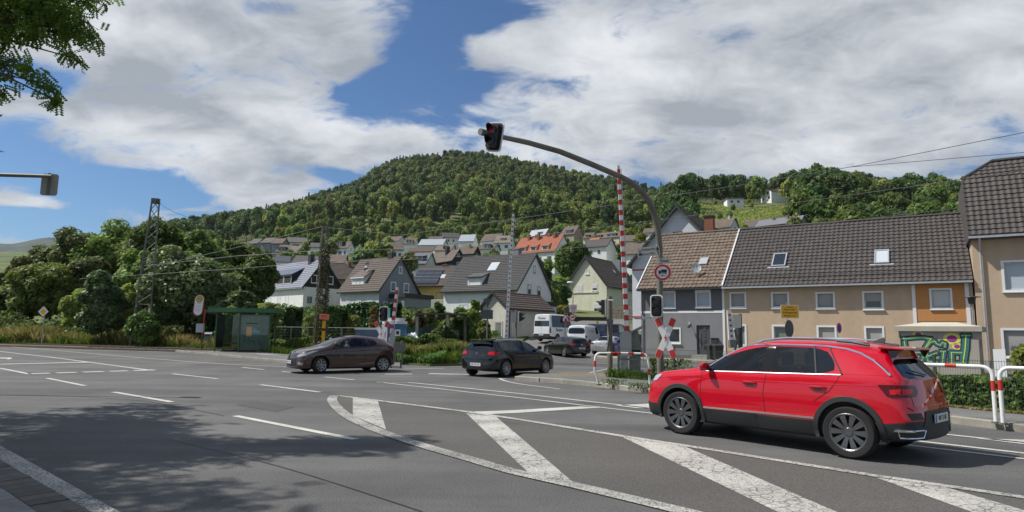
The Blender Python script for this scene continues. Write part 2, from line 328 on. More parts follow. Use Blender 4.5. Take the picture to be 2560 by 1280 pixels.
# ------------------------------------------------------------------ terrain sheets
def grid_obj(name,xs_fn,us,ys,zf,m):
    v=[];f=[];nu=len(us)
    for y in ys:
        for u in us: x=xs_fn(u,y); v.append((x,y,zf(x,y)))
    for j in range(len(ys)-1):
        for i in range(nu-1): a=j*nu+i; f.append((a,a+1,a+1+nu,a+nu))
    me=bpy.data.meshes.new(name); me.from_pydata(v,[],f); me.materials.append(m); me.polygons.foreach_set('use_smooth',[True]*len(f))
    return tag(link(name,me),kind='structure')
ys=[24]+list(np.arange(26,130,3))+list(np.arange(130,420,10))+list(np.arange(420,1300,25))+[1400,1600,2000,2600,3500,4700,6000]
us=list(np.linspace(-3.2,-1,24))+list(np.linspace(-.95,1.05,160))+list(np.linspace(1.1,3.2,22))
grid_obj('hillside',lambda u,y:u*y,us,ys,lambda x,y:zg(x,y)-.06,GRASSG)
def far_hill():
    # the hazy ridge that closes the valley on the far left
    v=[];f=[];n=60
    for i in range(n+1):
        px=-500+i*(1100/n); r=ray(px,600+10*math.sin(i*.5)+14*max(0,(px-60)/300.)+.0*i)
        for k,(yy,s) in enumerate(((1500,.25),(1750,.75),(1950,1.),(2400,.6))):
            v.append((r[0]*yy,yy,EYE+r[2]*1950*s))
    for i in range(n):
        for k in range(3): a=i*4+k; f.append((a,a+4,a+5,a+1))
    me=bpy.data.meshes.new('far_hill'); me.from_pydata(v,[],f); me.materials.append(M('far_wood',(.032,.052,.042),.95,var=.6,vs=.02,bump=1,bs=.05)); me.polygons.foreach_set('use_smooth',[True]*len(f)); return tag(link('far_hill',me),kind='structure')
far_hill()
g=MB(); g.box(-300,300,-150,24.2,-.6,-.06,GRASSG); tag(g.build('ground'),kind='structure')
# ------------------------------------------------------------------ draped sheets
def drape(name,poly,h,m,skirt=0,step=2.,zf=None,parent=None,kind='structure'):
    """poly: list of (x,y) in the world. a sheet lying h above the terrain, with a skirt of that depth"""
    zf=zf or zg; bm=bmesh.new(); poly=[p for i,p in enumerate(poly) if math.hypot(p[0]-poly[i-1][0],p[1]-poly[i-1][1])>1e-4]; vs=[bm.verts.new((p[0],p[1],0)) for p in poly]
    for tr in tessellate_polygon([[Vector((p[0],p[1],0)) for p in poly]]):
        try: bm.faces.new([vs[i] for i in tr])
        except ValueError: pass
    y0=min(p[1] for p in poly);y1=max(p[1] for p in poly);x0=min(p[0] for p in poly);x1=max(p[0] for p in poly)
    if y1>24:
        y=max(y0,24.5)
        while y<y1:
            bmesh.ops.bisect_plane(bm,geom=bm.verts[:]+bm.edges[:]+bm.faces[:],plane_co=(0,y,0),plane_no=(0,1,0)); y+=step if y<48 else 1.5
        x=math.ceil(x0/4)*4
        while x<x1:
            bmesh.ops.bisect_plane(bm,geom=bm.verts[:]+bm.edges[:]+bm.faces[:],plane_co=(x,0,0),plane_no=(1,0,0)); x+=4
    bm.normal_update()
    for f_ in bm.faces[:]:
        if f_.calc_area()<1e-7: continue
        if f_.normal.z<0: f_.normal_flip()
    for v in bm.verts: v.co.z=zf(v.co.x,v.co.y)+h
    if skirt:
        ed=[e for e in bm.edges if len(e.link_faces)==1]
        r=bmesh.ops.extrude_edge_only(bm,edges=ed)
        for v in r['geom']:
            if isinstance(v,bmesh.types.BMVert): v.co.z-=skirt
    me=bpy.data.meshes.new(name); bm.to_mesh(me); bm.free(); me.materials.append(m)
    return tag(link(name,me,parent),kind=kind)
def GP(pts): return [tuple(G(*p)[:2]) for p in pts]
def catmull(pts,n=6):
    out=[]; L=len(pts)
    for i in range(L-1):
        p0=np.array(pts[max(i-1,0)]);p1=np.array(pts[i]);p2=np.array(pts[i+1]);p3=np.array(pts[min(i+2,L-1)])
        for k in range(n):
            t=k/n; out.append(tuple(.5*((2*p1)+(-p0+p2)*t+(2*p0-5*p1+4*p2-p3)*t*t+(-p0+3*p1-3*p2+p3)*t**3)))
    out.append(tuple(pts[-1])); return out
def strip(pts,w,off=0):
    l=[];r=[]
    for i,p in enumerate(pts):
        a=np.array(pts[max(i-1,0)]);b=np.array(pts[min(i+1,len(pts)-1)]); d=(b-a)/np.linalg.norm(b-a); n=np.array([-d[1],d[0]]); p=np.array(p)+n*off
        l.append(tuple(p+n*w/2)); r.append(tuple(p-n*w/2))
    return l+r[::-1]
xs=[-110+i*3 for i in range(60)]; yy=[-40,-20,0,12,24]+[24+2*i for i in range(1,13)]
grid_obj('road',lambda u,y:u,xs,yy,lambda x,y:zg(x,y),ASPH)
drape('side_street',[(-2.2,47.8),(1.2,57),(2.6,64),(6,72),(10,84),(15,84),(13,72),(14,60),(15,50),(14,47.8)],.004,SIDE)
# island tarmac inside the hatched area is a touch darker and smoother
up=GP([(838,989),(1165,1030),(1280,1047.5),(1560,1093),(1710,1116),(2190,1193),(2560,1247),(3100,1330)])
lo=catmull(GP([(835,989),(829,1000),(846,1023),(880,1048),(950,1080),(1065,1118),(1175,1150),(1280,1181),(1445,1218),(1700,1281),(2000,1355)]),4)
drape('hatched_island',up+lo[::-1][:-1],.004,ASPH2)
def mark(pts,w=.12,m=None,px=True,sm=0,h=.008):
    q=GP(pts) if px else pts
    if sm: q=catmull(q,sm)
    return drape('road_marking',strip(q,w),h,m or MK)
def markp(pts,m=None,h=.008): return drape('road_marking',GP(pts),h,m or MK)
mark([(838,989),(1165,1030),(1280,1047.5),(1560,1093),(1710,1116),(2190,1193),(2560,1247),(3100,1330)],.15,MKW,h=.012)
mark([(838,990),(830,1001),(846,1023),(880,1048),(950,1080),(1065,1118),(1175,1150),(1280,1181),(1445,1218),(1700,1281),(2000,1355)],.22,MKR,sm=4,h=.012)
markp([(882,995),(945,1004),(965,1075),(882,1040)],MKW); markp([(1165,1034),(1240,1043),(1442,1216),(1330,1192)],MKW)
markp([(1555,1094),(1710,1117),(2120,1296),(2480,1470),(2250,1480),(1985,1303)],MKW); markp([(2190,1196),(2365,1222),(2700,1320),(2640,1360)],MKW)
for a in ([(118,946),(212,965)],[(284,981),(429,1006)],[(588,1041),(889,1100)],[(431,935),(544,947.5)],[(651,962.5),(800,981)],[(606,919),(660,924.5)],[(705,929),(735,932)],[(812,943),(885,950)]): mark(a,.14)
mark([(962,936),(1030,935.5)],.3); mark([(1072,934.5),(1175,936.5)],.3)
mark([(0,911),(220,906)],.45); mark([(-260,907),(0,921),(75,936)],.15); mark([(-300,856),(0,879),(370,925.5)],.15,sm=3)
for a,b in ((70,125),(140,191),(207,260),(274,320),(334,387)): mark([(a,935-(a-70)*.031),(b,935-(b-70)*.031)],.42)
mark([(-300,858.5),(5,867),(50,869),(480,905),(710,917),(760,922)],.13,M('marking_yellowed',(.42,.38,.27),.75,var=.2,vs=8),sm=4)
markp([(0,894),(22,894.5),(22,893),(32,896.5),(18,899),(19,897.3),(0,896.5)])
mark([(942,956),(1020,956.5),(1280,982.5),(1620,1021),(1800,1042)],.12); mark([(960,957.5),(1280,993),(1635,1035),(1800,1056)],.1)
mark([(2200,1090),(2305,1105),(2560,1134),(2900,1175)],.12); mark([(2200,1106),(2290,1117),(2560,1149),(2900,1190)],.1); mark([(2365,1087.5),(2560,1108),(2900,1143)],.12)
markp([(2440,1097.5),(2560,1101),(2650,1104),(2650,1124),(2560,1112)])
markp([(1170,1031),(1280,1026.5),(1450,1017),(1505,1020),(1300,1033),(1210,1037)]); markp([(1537,1014.5),(1620,1010),(1650,1012),(1640,1022),(1590,1021)])
# rough edge line on the near left, gutter, pavers and slabs beyond it
mark([(-420,925),(-200,1020),(10,1138),(260,1287),(520,1440)],.2,MKR,h=.012)
# crossing mouth markings
mark([(1275,949),(1253,946.5),(1253,949),(1290,959),(1400,973)],.1,sm=3); mark([(1372,952),(1500,938.5)],.1); mark([(1425,958),(1500,947)],.1); mark([(1448,938),(1530,920)],.1); mark([(1290,931),(1395,934)],.12)
mark([(1180,919),(1300,917)],.12); mark([(1010,923),(1110,921)],.12)
# faint dark cracks and sealed joints in the tarmac
TAR=M('bitumen_joint',(.025,.025,.026),.5)
for a in ([(885,950),(942,956),(1040,960),(1230,983)],[(0,938),(110,937)],[(480,910),(600,916)],[(0,1170),(190,1287)],[(430,1100),(700,1168),(1000,1262),(1100,1300)],[(760,975),(1000,1010),(1300,1062)],[(0,985),(330,1000),(560,1040)]): mark(a,.022,TAR,h=.0055,sm=4)
PATCH=asphalt_mat('asphalt_patch',.078,.08,1.0)
for a in ([(640,1003),(735,1018),(690,1030),(590,1013)],[(1405,1010),(1480,1003),(1510,1008),(1440,1016)]): markp(a,PATCH,.0045)
# ------------------------------------------------------------------ right pavement with kerb stones
K2=catmull(GP([(1288,951),(1330,953.5),(1400,958.5),(1500,968),(1620,983)]),4)+GP([(2375,1057),(2560,1081),(3000,1138)])
FL=GP([(1310,943),(1400,946),(1525,953),(1640,962)])+GP([(2370,1031),(2560,1051),(3000,1095)])
side=drape('pavement',K2+FL[::-1],.13,PAVE,skirt=.14)
def stones(path,step,w,h,hh,m,parent,name='kerb_stone',gap=.012,lean=0):
    pts=[np.array(p[:2]) for p in path]; me={}
    L=[0]
    for a,b in zip(pts,pts[1:]): L.append(L[-1]+np.linalg.norm(b-a))
    def at(s):
        s=min(max(s,0),L[-1]); i=max(0,min(len(pts)-2,int(np.searchsorted(L,s)-1))); t=(s-L[i])/(L[i+1]-L[i]); return pts[i]*(1-t)+pts[i+1]*t
    mb=MB(); x=step/2-gap; b=.018
    prof=[(-w/2,-hh),(w/2,-hh),(w/2,h-b),(w/2-b,h),(-w/2+b,h),(-w/2,h-b)]
    v=[(-x,a,c) for a,c in prof]+[(x,a,c) for a,c in prof]; mb.add(v,[(0,1,2,3,4,5)[::-1],(6,7,8,9,10,11)]+[(i,(i+1)%6,6+(i+1)%6,6+i) for i in range(6)],m)
    mesh=mb.mesh(name); s=step/2
    while s<L[-1]:
        p=at(s);q=at(s+.1);r=at(s-.1); a=math.atan2(*(q-r)[::-1])
        o=link(name,mesh,parent,(p[0],p[1],zg(*p)+random.uniform(-.006,.006)),(0,0,a+random.uniform(-.008,.008))); s+=step
    return mesh
KM=M('kerb_concrete',(.27,.255,.215),.9,var=.25,vs=3,bump=.5,bs=50,rnd=.18,dirt=.6)
stones(K2,1.0,.16,.145,.1,KM,side)
# sill of cobbled gutter at the island nose
# left verge pavement
K1=GP([(-300,859.5),(0,864.5),(290,870.5),(400,875.5),(520,887),(645,899.5),(715,906),(870,914),(1000,921)])
B1=GP([(-300,858),(0,863.2),(290,868.2),(505,877.5),(600,882),(720,890),(870,900),(1000,911)])
lp=drape('bus_stop_pavement',K1+B1[::-1],.10,PAVE,skirt=.12)
stones(K1,1.0,.16,.115,.1,KM,lp)
for a in ([(520,883.5),(560,885)],[(640,889),(700,893)]): mark(a,.25,h=.108)
ST=[(-2.3,33.5),(-1.5,40),(0.,48),(.9,57),(2.2,64),(4.2,72),(8,84)]   # left edge of the side street
verge=drape('verge',B1[:]+GP([(1075,915.5),(1150,914)])+ST+[(8,92),(-95,92),(-95,60)],.09,GRASSG,skirt=.12)
# near pavement: pavers, slabs
def near_pave():
    a=np.array(GP([(0,1158)])[0]); b=np.array(GP([(215,1283)])[0]); d=(b-a)/np.linalg.norm(b-a); n=np.array([d[1],-d[0]])
    if n[1]>0: n=-n
    def q(s,t): return tuple(a+d*s+n*t)
    sl=drape('near_pavement',[q(-9,-.02),q(4,-.02),q(4,3.2),q(-9,3.2)],.015,CONCD)
    PM=M('paver_brown',(.105,.092,.078),.85,var=.25,vs=9,bump=.5,bs=70,rnd=.25); mb=MB(); mb.box(-.098,.098,-.148,.148,-.04,.03,PM); me=mb.mesh('paver'); ang=math.atan2(d[1],d[0])
    s=-8.
    while s<3.5:
        p=q(s,.16); o=link('paver',me,sl,(p[0],p[1],.012+random.uniform(-.004,.004)),(random.uniform(-.01,.01),random.uniform(-.01,.01),ang+random.uniform(-.01,.01))); s+=.206
    LM=M('slab_grey',(.20,.195,.185),.85,var=.2,vs=6,bump=.4,bs=60,rnd=.12); mb=MB(); mb.box(-.246,.246,-.11,.11,-.04,.034,LM); me=mb.mesh('slab'); s=-8
    while s<3.5:
        p=q(s,.43); link('slab',me,sl,(p[0],p[1],.012),(0,0,ang)); s+=.5
    GR=M('gravel',(.19,.175,.15),.95,var=.5,vs=40,bump=1,bs=90); drape('gravel_strip',[q(-9,.545),q(4,.545),q(4,3.2),q(-9,3.2)],.03,GR)
near_pave()
# ground behind the fence and apron of the houses
off=[(p[0]+.0,p[1]+.0) for p in FL]
def shift(pts,k): return [(p[0]+.62*k,p[1]+.78*k) for p in pts]
drape('planted_strip',FL+shift(FL,2.6)[::-1],.10,SOIL,skirt=.12)
# ------------------------------------------------------------------ railway
TRK=catmull([(-70,56),(-45,49),(-20,42),(-7,38.6),(2,36.6),(8,33.6),(14,29),(20,23),(30,10)],8)
RUST=M('rail_steel',(.16,.11,.08),.55,.6,var=.3,vs=6); WOODS=M('sleeper',(.10,.085,.07),.9,var=.3,vs=8)
def railway():
    bed=drape('railway_track',strip([p for p in TRK if p[0]<-2.6],3.0),.13,M('ballast',(.17,.14,.11),.95,var=.45,vs=14,bump=1,bs=30),skirt=.1)
    for o in (-.72,.72):
        v=[];pts=[]
        q=strip(TRK,.0001,o)[:len(TRK)]
        r=MB(); z=lambda p:zg(*p)+(.20 if p[0]<-2.4 else .012)
        for a,b in zip(q,q[1:]):
            d=np.array(b)-np.array(a); n=np.array([-d[1],d[0]])/np.linalg.norm(d)*.035
            za,zb=z(a),z(b)
            r.add([(a[0]-n[0],a[1]-n[1],za-.16),(a[0]+n[0],a[1]+n[1],za-.16),(a[0]+n[0],a[1]+n[1],za),(a[0]-n[0],a[1]-n[1],za),(b[0]-n[0],b[1]-n[1],zb-.16),(b[0]+n[0],b[1]+n[1],zb-.16),(b[0]+n[0],b[1]+n[1],zb),(b[0]-n[0],b[1]-n[1],zb)],[(0,1,2,3),(4,7,6,5),(0,4,5,1),(1,5,6,2),(2,6,7,3),(3,7,4,0)],RUST)
        r.build('rail',bed)
    sm=MB(); sm.box(-.13,.13,-1.25,1.25,-.04,.10,WOODS); me=sm.mesh('sleeper'); last=None
    L=0
    for a,b in zip(TRK,TRK[1:]):
        seg=np.linalg.norm(np.array(b)-np.array(a)); s=0
        while s<seg:
            t=s/seg; x=a[0]*(1-t)+b[0]*t; y=a[1]*(1-t)+b[1]*t
            if -28<x<-2.8: link('sleeper',me,bed,(x,y,zg(x,y)+.08),(0,0,math.atan2(b[1]-a[1],b[0]-a[0])))
            s+=.65
    # dark flangeway strips in the crossing
    for o in (-.80,-.64,.64,.80):
        q=[p for p in strip(TRK,.0001,o)[:len(TRK)] if -2<p[0]<12]
        drape('crossing_joint',strip(q,.05),.006,TAR)
    for o in (-1.3,1.25):
        q=[p for p in strip(TRK,.0001,o)[:len(TRK)] if -2<p[0]<12]; drape('crossing_joint',strip(q,.3),.006,ASPH2)
railway()
FIT={"H1":[-35.809,106.628,-0.734,15.114,6.62,2.565,7.358,5.91],"H2":[-19.865,95.667,-0.636,8.488,7.67,2.497,7.818,4.96],"H3":[-11.979,104.47,-0.239,5.84,7.974,3.314,6.893,5.78],"H4":[-1.788,85.298,-0.537,11.152,9.256,3.07,8.191,3.99],"H6":[15.939,110.0,0.949,12.297,7.484,3.318,8.477,6.3],"H8":[22.089,73.904,1.019,16.887,10.448,6.076,12.344,3.15],"A":[-74.31,217.912,-0.351,4.223,6.278,3.141,6.218,24.98],"A2":[-79.011,220.37,0.013,3.786,8.301,3.852,6.82,24.88],"B":[-72.627,233.179,0.265,3.248,8.26,3.642,5.827,28.6],"C":[-65.902,245.293,-0.368,7.704,4.75,2.723,5.532,31.14],"D":[-45.027,139.717,0.126,4.804,8.261,4.707,6.764,11.57],"E":[-40.536,147.114,0.116,3.797,8.02,4.048,6.491,13.11],"Fh":[-53.122,146.662,0.317,2.899,8.613,4.811,6.709,12.37],"Gh":[-31.061,116.328,0.528,4.826,7.576,3.452,6.625,7.46],"k":[-41.25,257.794,-0.035,4.571,8.343,3.911,7.024,33.56],"l":[-33.041,273.906,-0.216,6.224,6.973,3.561,6.988,36.78],"m":[-19.369,278.695,-0.189,6.532,8.51,4.137,7.809,37.74],"n":[-8.074,276.715,-0.418,8.191,9.124,4.558,8.418,37.34],"o":[-3.137,264.383,-0.242,6.867,8.583,4.479,8.213,34.88],"p":[-22.712,216.891,-0.177,5.57,8.123,3.688,6.288,25.92],"q":[-30.984,219.01,-0.144,7.98,4.581,3.254,4.994,26.31],"r":[-20.959,150.179,-0.187,3.668,8.147,3.929,7.057,13.68],"s":[-17.443,166.296,-0.913,12.732,3.764,3.446,6.601,16.63],"t":[-14.45,205.461,-0.418,6.769,5.029,3.382,6.167,23.82],"u":[-8.439,237.14,-0.427,6.175,5.693,3.591,5.858,29.64],"v":[8.884,187.58,-0.64,14.897,9.167,4.95,10.431,20.54],"w":[14.538,329.003,-0.7,10.712,6.265,4.979,8.951,47.8],"x":[30.562,321.247,-0.597,7.726,10.203,6.162,11.247,46.25],"y":[37.872,304.348,-0.476,4.249,8.729,5.203,8.622,42.87],"z":[47.977,309.555,-0.702,15.383,7.929,5.3,8.844,43.91],"aa":[33.642,255.004,-0.589,3.913,7.9,5.095,8.202,33.0],"bb":[27.494,203.332,-0.664,3.608,9.605,4.432,7.4,23.43],"cc":[34.516,175.9,-0.461,4.95,8.443,5.622,9.306,18.4],"dd":[77.429,362.77,-0.654,3.766,8.57,5.853,8.864,54.55],"ee":[148.805,355.296,0.316,11.0,8.6,5.3,8.2,78.75],"gg":[57.74,170.089,-0.796,5.361,4.714,4.281,7.071,26.69],"hh":[78.461,182.981,-0.8,12.836,5.277,3.736,6.038,30.71],"jj":[126.541,207.272,-0.129,3.986,4.973,3.502,5.32,38.03]}
# ------------------------------------------------------------------ building kit
WHITE=M('render_white',(.74,.75,.74),.9,var=.05,vs=2,bump=.15,bs=60,dirt=.22); CREAM=M('render_cream',(.60,.60,.47),.9,var=.06,vs=2,bump=.15,dirt=.25)
GREYR=M('render_grey',(.125,.13,.14),.9,var=.06,vs=2,bump=.2,bs=60,dirt=.1); GREYL=M('render_light_grey',(.20,.205,.215),.9,var=.06,vs=2,bump=.2,bs=60,dirt=.2)
BEIGE=M('render_beige',(.46,.35,.245),.9,var=.06,vs=3,bump=.35,bs=45,dirt=.22); ORANGE=M('render_ochre',(.46,.21,.075),.9,var=.06,vs=3,bump=.35,bs=45)
YEL=M('render_yellow',(.60,.47,.16),.9,var=.05,dirt=.2); GRYB=M('render_blue_grey',(.20,.225,.25),.9,var=.05,vs=2,dirt=.25); PALE=M('render_pale_grey',(.58,.61,.63),.9,var=.05,dirt=.2)
SLATE=M('slate_black',(.022,.023,.027),.75,var=.2,vs=12); TRIMW=M('trim_white',(.68,.69,.69),.5); TRIMD=M('trim_dark',(.03,.03,.033),.5); BLUEW=M('render_blue',(.30,.36,.55),.9)
ZINC=M('zinc',(.42,.44,.46),.45,.5,var=.12,vs=8); BRICK=M('brick_red',(.22,.085,.05),.9,var=.3,vs=14,bump=.5)
RT_BR=M('roof_tile_brown',(.088,.070,.060),.8,var=.28,vs=2.5,rnd=.16); RT_GY=M('roof_tile_grey',(.072,.072,.074),.75,var=.22,vs=2.5); RT_DK=M('roof_tile_dark',(.060,.052,.049),.72,var=.2,vs=2,rnd=.14)
RT_LB=M('roof_tile_weathered',(.150,.112,.085),.8,var=.3,vs=2.2,rnd=.22); RT_RD=M('roof_tile_red',(.27,.085,.045),.85,var=.2,vs=1.5,dirt=.3); RT_BL=M('roof_tile_glazed',(.075,.10,.16),.5,var=.25,vs=3,spec=.35); RT_LG=M('roof_light',(.30,.33,.36),.5,var=.1); RT_OL=M('roof_tile_old',(.11,.085,.068),.85,var=.3,vs=.8)
GLASS=M('window_glass',(.025,.03,.035),.06,spec=1.); BLIND=M('roller_shutter',(.33,.33,.32),.7); BLINDW=M('shutter_white',(.55,.57,.58),.6); SOLAR=M('solar_panel',(.03,.035,.045),.2,spec=.8); CURT=M('curtain',(.42,.47,.52),.8)
DOORG=M('door_anthracite',(.06,.063,.068),.5)
def slats(mb,x0,x1,y,z0,z1,m,pitch=.06):
    z=z0
    while z<z1-.01:
        mb.add([(x0,y,z),(x1,y,z),(x1,y-.012,z+pitch*.5),(x0,y-.012,z+pitch*.5),(x1,y,z+pitch*.96),(x0,y,z+pitch*.96)],[(0,1,2,3),(3,2,4,5)],m); z+=pitch
def window(parent,X,w,h,rec=0.,blind=0.,frame=None,pane=None,surround=.08,sub=True,bmat=None,name='window',mull=0,box=0.,sill=True):
    """X maps local (x right, -y outward, z up), origin at the centre of the sill"""
    frame=frame or TRIMW; pane=pane or GLASS; mb=MB(); mb.X=X; s=surround; d=-.03
    mb.box(-w/2-s,-w/2,d,.01+rec,-s,h+s,frame); mb.box(w/2,w/2+s,d,.01+rec,-s,h+s,frame)
    mb.box(-w/2,w/2,d,.01+rec,h,h+s,frame); mb.box(-w/2,w/2,d,.01+rec,-s,0,frame)
    y=rec
    t=.055; mb.box(-w/2,-w/2+t,y-.02,y+.04,0,h,TRIMW if frame is not TRIMD else TRIMD); mb.box(w/2-t,w/2,y-.02,y+.04,0,h,TRIMW if frame is not TRIMD else TRIMD)
    mb.box(-w/2+t,w/2-t,y-.02,y+.04,h-t,h,TRIMW); mb.box(-w/2+t,w/2-t,y-.02,y+.04,0,t,TRIMW)
    for i in range(mull): x=-w/2+w*(i+1)/(mull+1); mb.box(x-.03,x+.03,y-.02,y+.04,t,h-t,TRIMW)
    if sill: mb.box(-w/2-s-.03,w/2+s+.03,-.11,.0,-s-.04,-s-.003,TRIMW if frame is TRIMW else frame)
    if box: mb.box(-w/2-s,w/2+s,-.12,-.032,h-.02,h+s+box,frame)
    wd=mb.build(name,parent)
    p=MB(); p.X=X; p.add([(-w/2+t,y+.012,t),(w/2-t,y+.012,t),(w/2-t,y+.012,h-t),(-w/2+t,y+.012,h-t)],[(0,1,2,3)],pane)
    if sub: p.build('pane',wd)
    if blind>0:
        b=MB(); b.X=X; slats(b,-w/2+.02,w/2-.02,y-.03,h*(1-blind),h,bmat or BLIND); b.build('shutter',wd)
    return wd
def fwin(parent,X,w,h,frame=None):   # small far window: one mesh
    mb=MB(); mb.X=X; f=frame or TRIMW; t=.1
    mb.box(-w/2-t,w/2+t,-.05,.02,-t,h+t,f); mb.box(-w/2,w/2,-.07,-.045,0,h,GLASS)
    return mb.build('window',parent)
def course_mesh(name,w,sl,m,course=.36,tw=.28,amp=.022,step=.035,nx=6):
    """local: x 0..w, y up the slope 0..sl, z off the slope"""
    n=max(2,int(round(sl/course))); c=sl/n; k=max(2,int(round(w/tw))); X=np.linspace(0,w,k*nx+1); wave=amp*np.cos(2*np.pi*X/(w/k))*np.abs(np.cos(np.pi*X/(w/k)))**.5
    v=[];f=[]; L=len(X)
    for j in range(n):
        jit=RNG.normal(0,.003)
        for (y,z) in ((j*c,step-.06),(j*c,step+.01),((j+1)*c+.01,.008)):
            for x,q in zip(X,wave): v.append((x,y,z+q+jit))
        b=j*3*L
        for r in range(2):
            for i in range(L-1): a=b+r*L+i; f.append((a,a+1,a+1+L,a+L))
    me=bpy.data.meshes.new(name); me.from_pydata(v,[],f); me.materials.append(m); return me
def roof_matrix(p0,ex,up):
    ex=Vector(ex).normalized(); up=Vector(up).normalized(); nz=ex.cross(up)
    Mx=Matrix(((ex[0],up[0],nz[0],p0[0]),(ex[1],up[1],nz[1],p0[1]),(ex[2],up[2],nz[2],p0[2]),(0,0,0,1))); return Mx
def gable_house(key,label,wall,roofm,wins=(),group=None,tiles=None,chim=(),dormers=(),ov=.35,name='house',cat='house',gablem=None,trim=None,far=True,wallF=None,depthdrop=4,extra=None,skyl=(),verge=.22,fit=None,solar=None):
    cx,cy,phi,L,W,He,Hr,z0=fit or FIT[key]
    t=thing(name,label,cat,(cx,cy,z0),phi,group); o=.4; s=(Hr-He)/(W/2+o); zw=He+o*s-.06; hl=L/2; hw=W/2; trim=trim or TRIMD
    mb=MB(); z=-depthdrop
    mb.add([(-hl,-hw,z),(hl,-hw,z),(hl,-hw,zw),(-hl,-hw,zw)],[(0,1,2,3)],wallF or wall); mb.add([(hl,hw,z),(-hl,hw,z),(-hl,hw,zw),(hl,hw,zw)],[(0,1,2,3)],wall)
    for sx in (1,-1): mb.add([(sx*hl,-hw,z),(sx*hl,hw,z),(sx*hl,hw,zw),(sx*hl,-hw,zw)],[(0,1,2,3)],wall)
    mb.build('wall',t)
    gm=gablem or wall
    for sx in (1,-1):
        g=MB(); g.add([(sx*(hl+.004),-hw,zw if not gablem else zw-.35),(sx*(hl+.004),hw,zw if not gablem else zw-.35),(sx*(hl+.004),hw,zw),(sx*(hl+.004),0,Hr-.06),(sx*(hl+.004),-hw,zw)],[(0,1,2,3,4)],gm); g.build('gable',t)
    rf=MB(); th=.16
    for sy in (-1,1):
        e0=Vector((-hl-ov,sy*(hw+o),He)); e1=Vector((hl+ov,sy*(hw+o),He)); a0=Vector((-hl-ov,0,Hr)); a1=Vector((hl+ov,0,Hr)); dn=Vector((0,0,-th))
        rf.add([e0,e1,a1,a0,e0+dn,e1+dn,a1+dn,a0+dn],[(0,1,2,3),(7,6,5,4),(0,4,5,1)],roofm); rf.add([e0,a0,a0+dn,e0+dn,e1,a1,a1+dn,e1+dn],[(0,1,2,3),(4,5,6,7)],trim)
    roof=rf.build('roof',t)
    for sx in (-1,1):
        for sy in (-1,1):
            vb=MB(); x=sx*(hl+ov+.012); vb.add([(x,sy*(hw+o),He-verge),(x,sy*(hw+o),He+.05),(x,0,Hr+.05),(x,0,Hr-verge),(x-sx*.05,sy*(hw+o),He-verge),(x-sx*.05,sy*(hw+o),He+.05),(x-sx*.05,0,Hr+.05),(x-sx*.05,0,Hr-verge)],[(0,1,2,3),(4,5,6,7),(1,2,6,5),(0,3,7,4)],trim); vb.build('verge_board',t)
    gt=MB(); gt.box(-hl-ov,hl+ov,-hw-o-.1,-hw-o+.02,He-.16,He-.05,trim if trim is TRIMD else ZINC); gt.build('gutter',t)
    if tiles:
        sl=math.hypot(hw+o,Hr-He); me=course_mesh('roof_tiles',L+2*ov,sl,roofm,*tiles)
        r=link('roof_tiles',me,roof); r.matrix_local=roof_matrix((-hl-ov,-(hw+o),He+.01),(1,0,0),(0,hw+o,Hr-He)); r['kind']='stuff'
        if far is False:
            r=link('roof_tiles',me,roof); r.matrix_local=roof_matrix((hl+ov,(hw+o),He+.01),(-1,0,0),(0,-(hw+o),Hr-He)); r['kind']='stuff'
        rc=MB(); rc.tube([(-hl-ov,0,Hr+.02),(hl+ov,0,Hr+.02)],.09,roofm,8); rc.build('ridge_cap',roof)
    def rz(y): return Hr-abs(y)*s
    for (x,y,w,h,cm) in chim:
        c=MB(); zb=rz(y)-.5; c.box(x-w/2,x+w/2,y-w/2,y+w/2,zb,Hr+h,cm); c.box(x-w/2-.06,x+w/2+.06,y-w/2-.06,y+w/2+.06,Hr+h,Hr+h+.08,CONC); c.cyl((x,y,Hr+h+.08),(x,y,Hr+h+.3),.1,CONCD); c.build('chimney',roof)
    for (x,s0,w,h) in skyl:   # roof window on the front slope
        k=MB(); mm=roof_matrix((x,-(hw+o)*(1-s0),He+(Hr-He)*s0),(1,0,0),(0,hw+o,Hr-He)); k.X=mm; k.box(-w/2,w/2,0,h,0,.10,ZINC); k.box(-w/2+.07,w/2-.07,.07,h-.07,.09,.125,CURT); k.build('roof_window',roof)
    for dm in dormers:
        x0,x1,s0,s1,hd,dw,nw=dm[:7]; dwin=dm[7] if len(dm)>7 else GLASS; dtrim=dm[8] if len(dm)>8 else trim
        y0=-(hw+o)*(1-s0); zf=He+(Hr-He)*s0; y1=-(hw+o)*(1-s1); z1=He+(Hr-He)*s1
        d=MB(); zt=zf+hd; d.add([(x0,y0,zf-.1),(x1,y0,zf-.1),(x1,y0,zt),(x0,y0,zt)],[(0,1,2,3)],dw)
        for x in (x0,x1): d.add([(x,y0,zf-.1),(x,y0,zt),(x,y1,z1)],[(0,1,2)],dw)
        dr=d.build('dormer',t); q=MB(); b=.2; sl2=(z1-zt)/(y1-y0); ya=y0-b; za=zt-b*sl2
        q.add([(x0-.15,ya,za+.02),(x1+.15,ya,za+.02),(x1+.15,y1,z1+.05),(x0-.15,y1,z1+.05),(x0-.15,ya,za-.12),(x1+.15,ya,za-.12),(x1+.15,y1,z1-.1),(x0-.15,y1,z1-.1)],[(0,1,2,3),(4,5,6,7),(0,1,5,4),(1,2,6,5),(3,0,4,7)],roofm)
        q.add([(x0-.15,ya-.012,za+.03),(x1+.15,ya-.012,za+.03),(x1+.15,ya-.012,za-.13),(x0-.15,ya-.012,za-.13)],[(0,1,2,3)],dtrim)
        q.build('dormer_roof',dr)
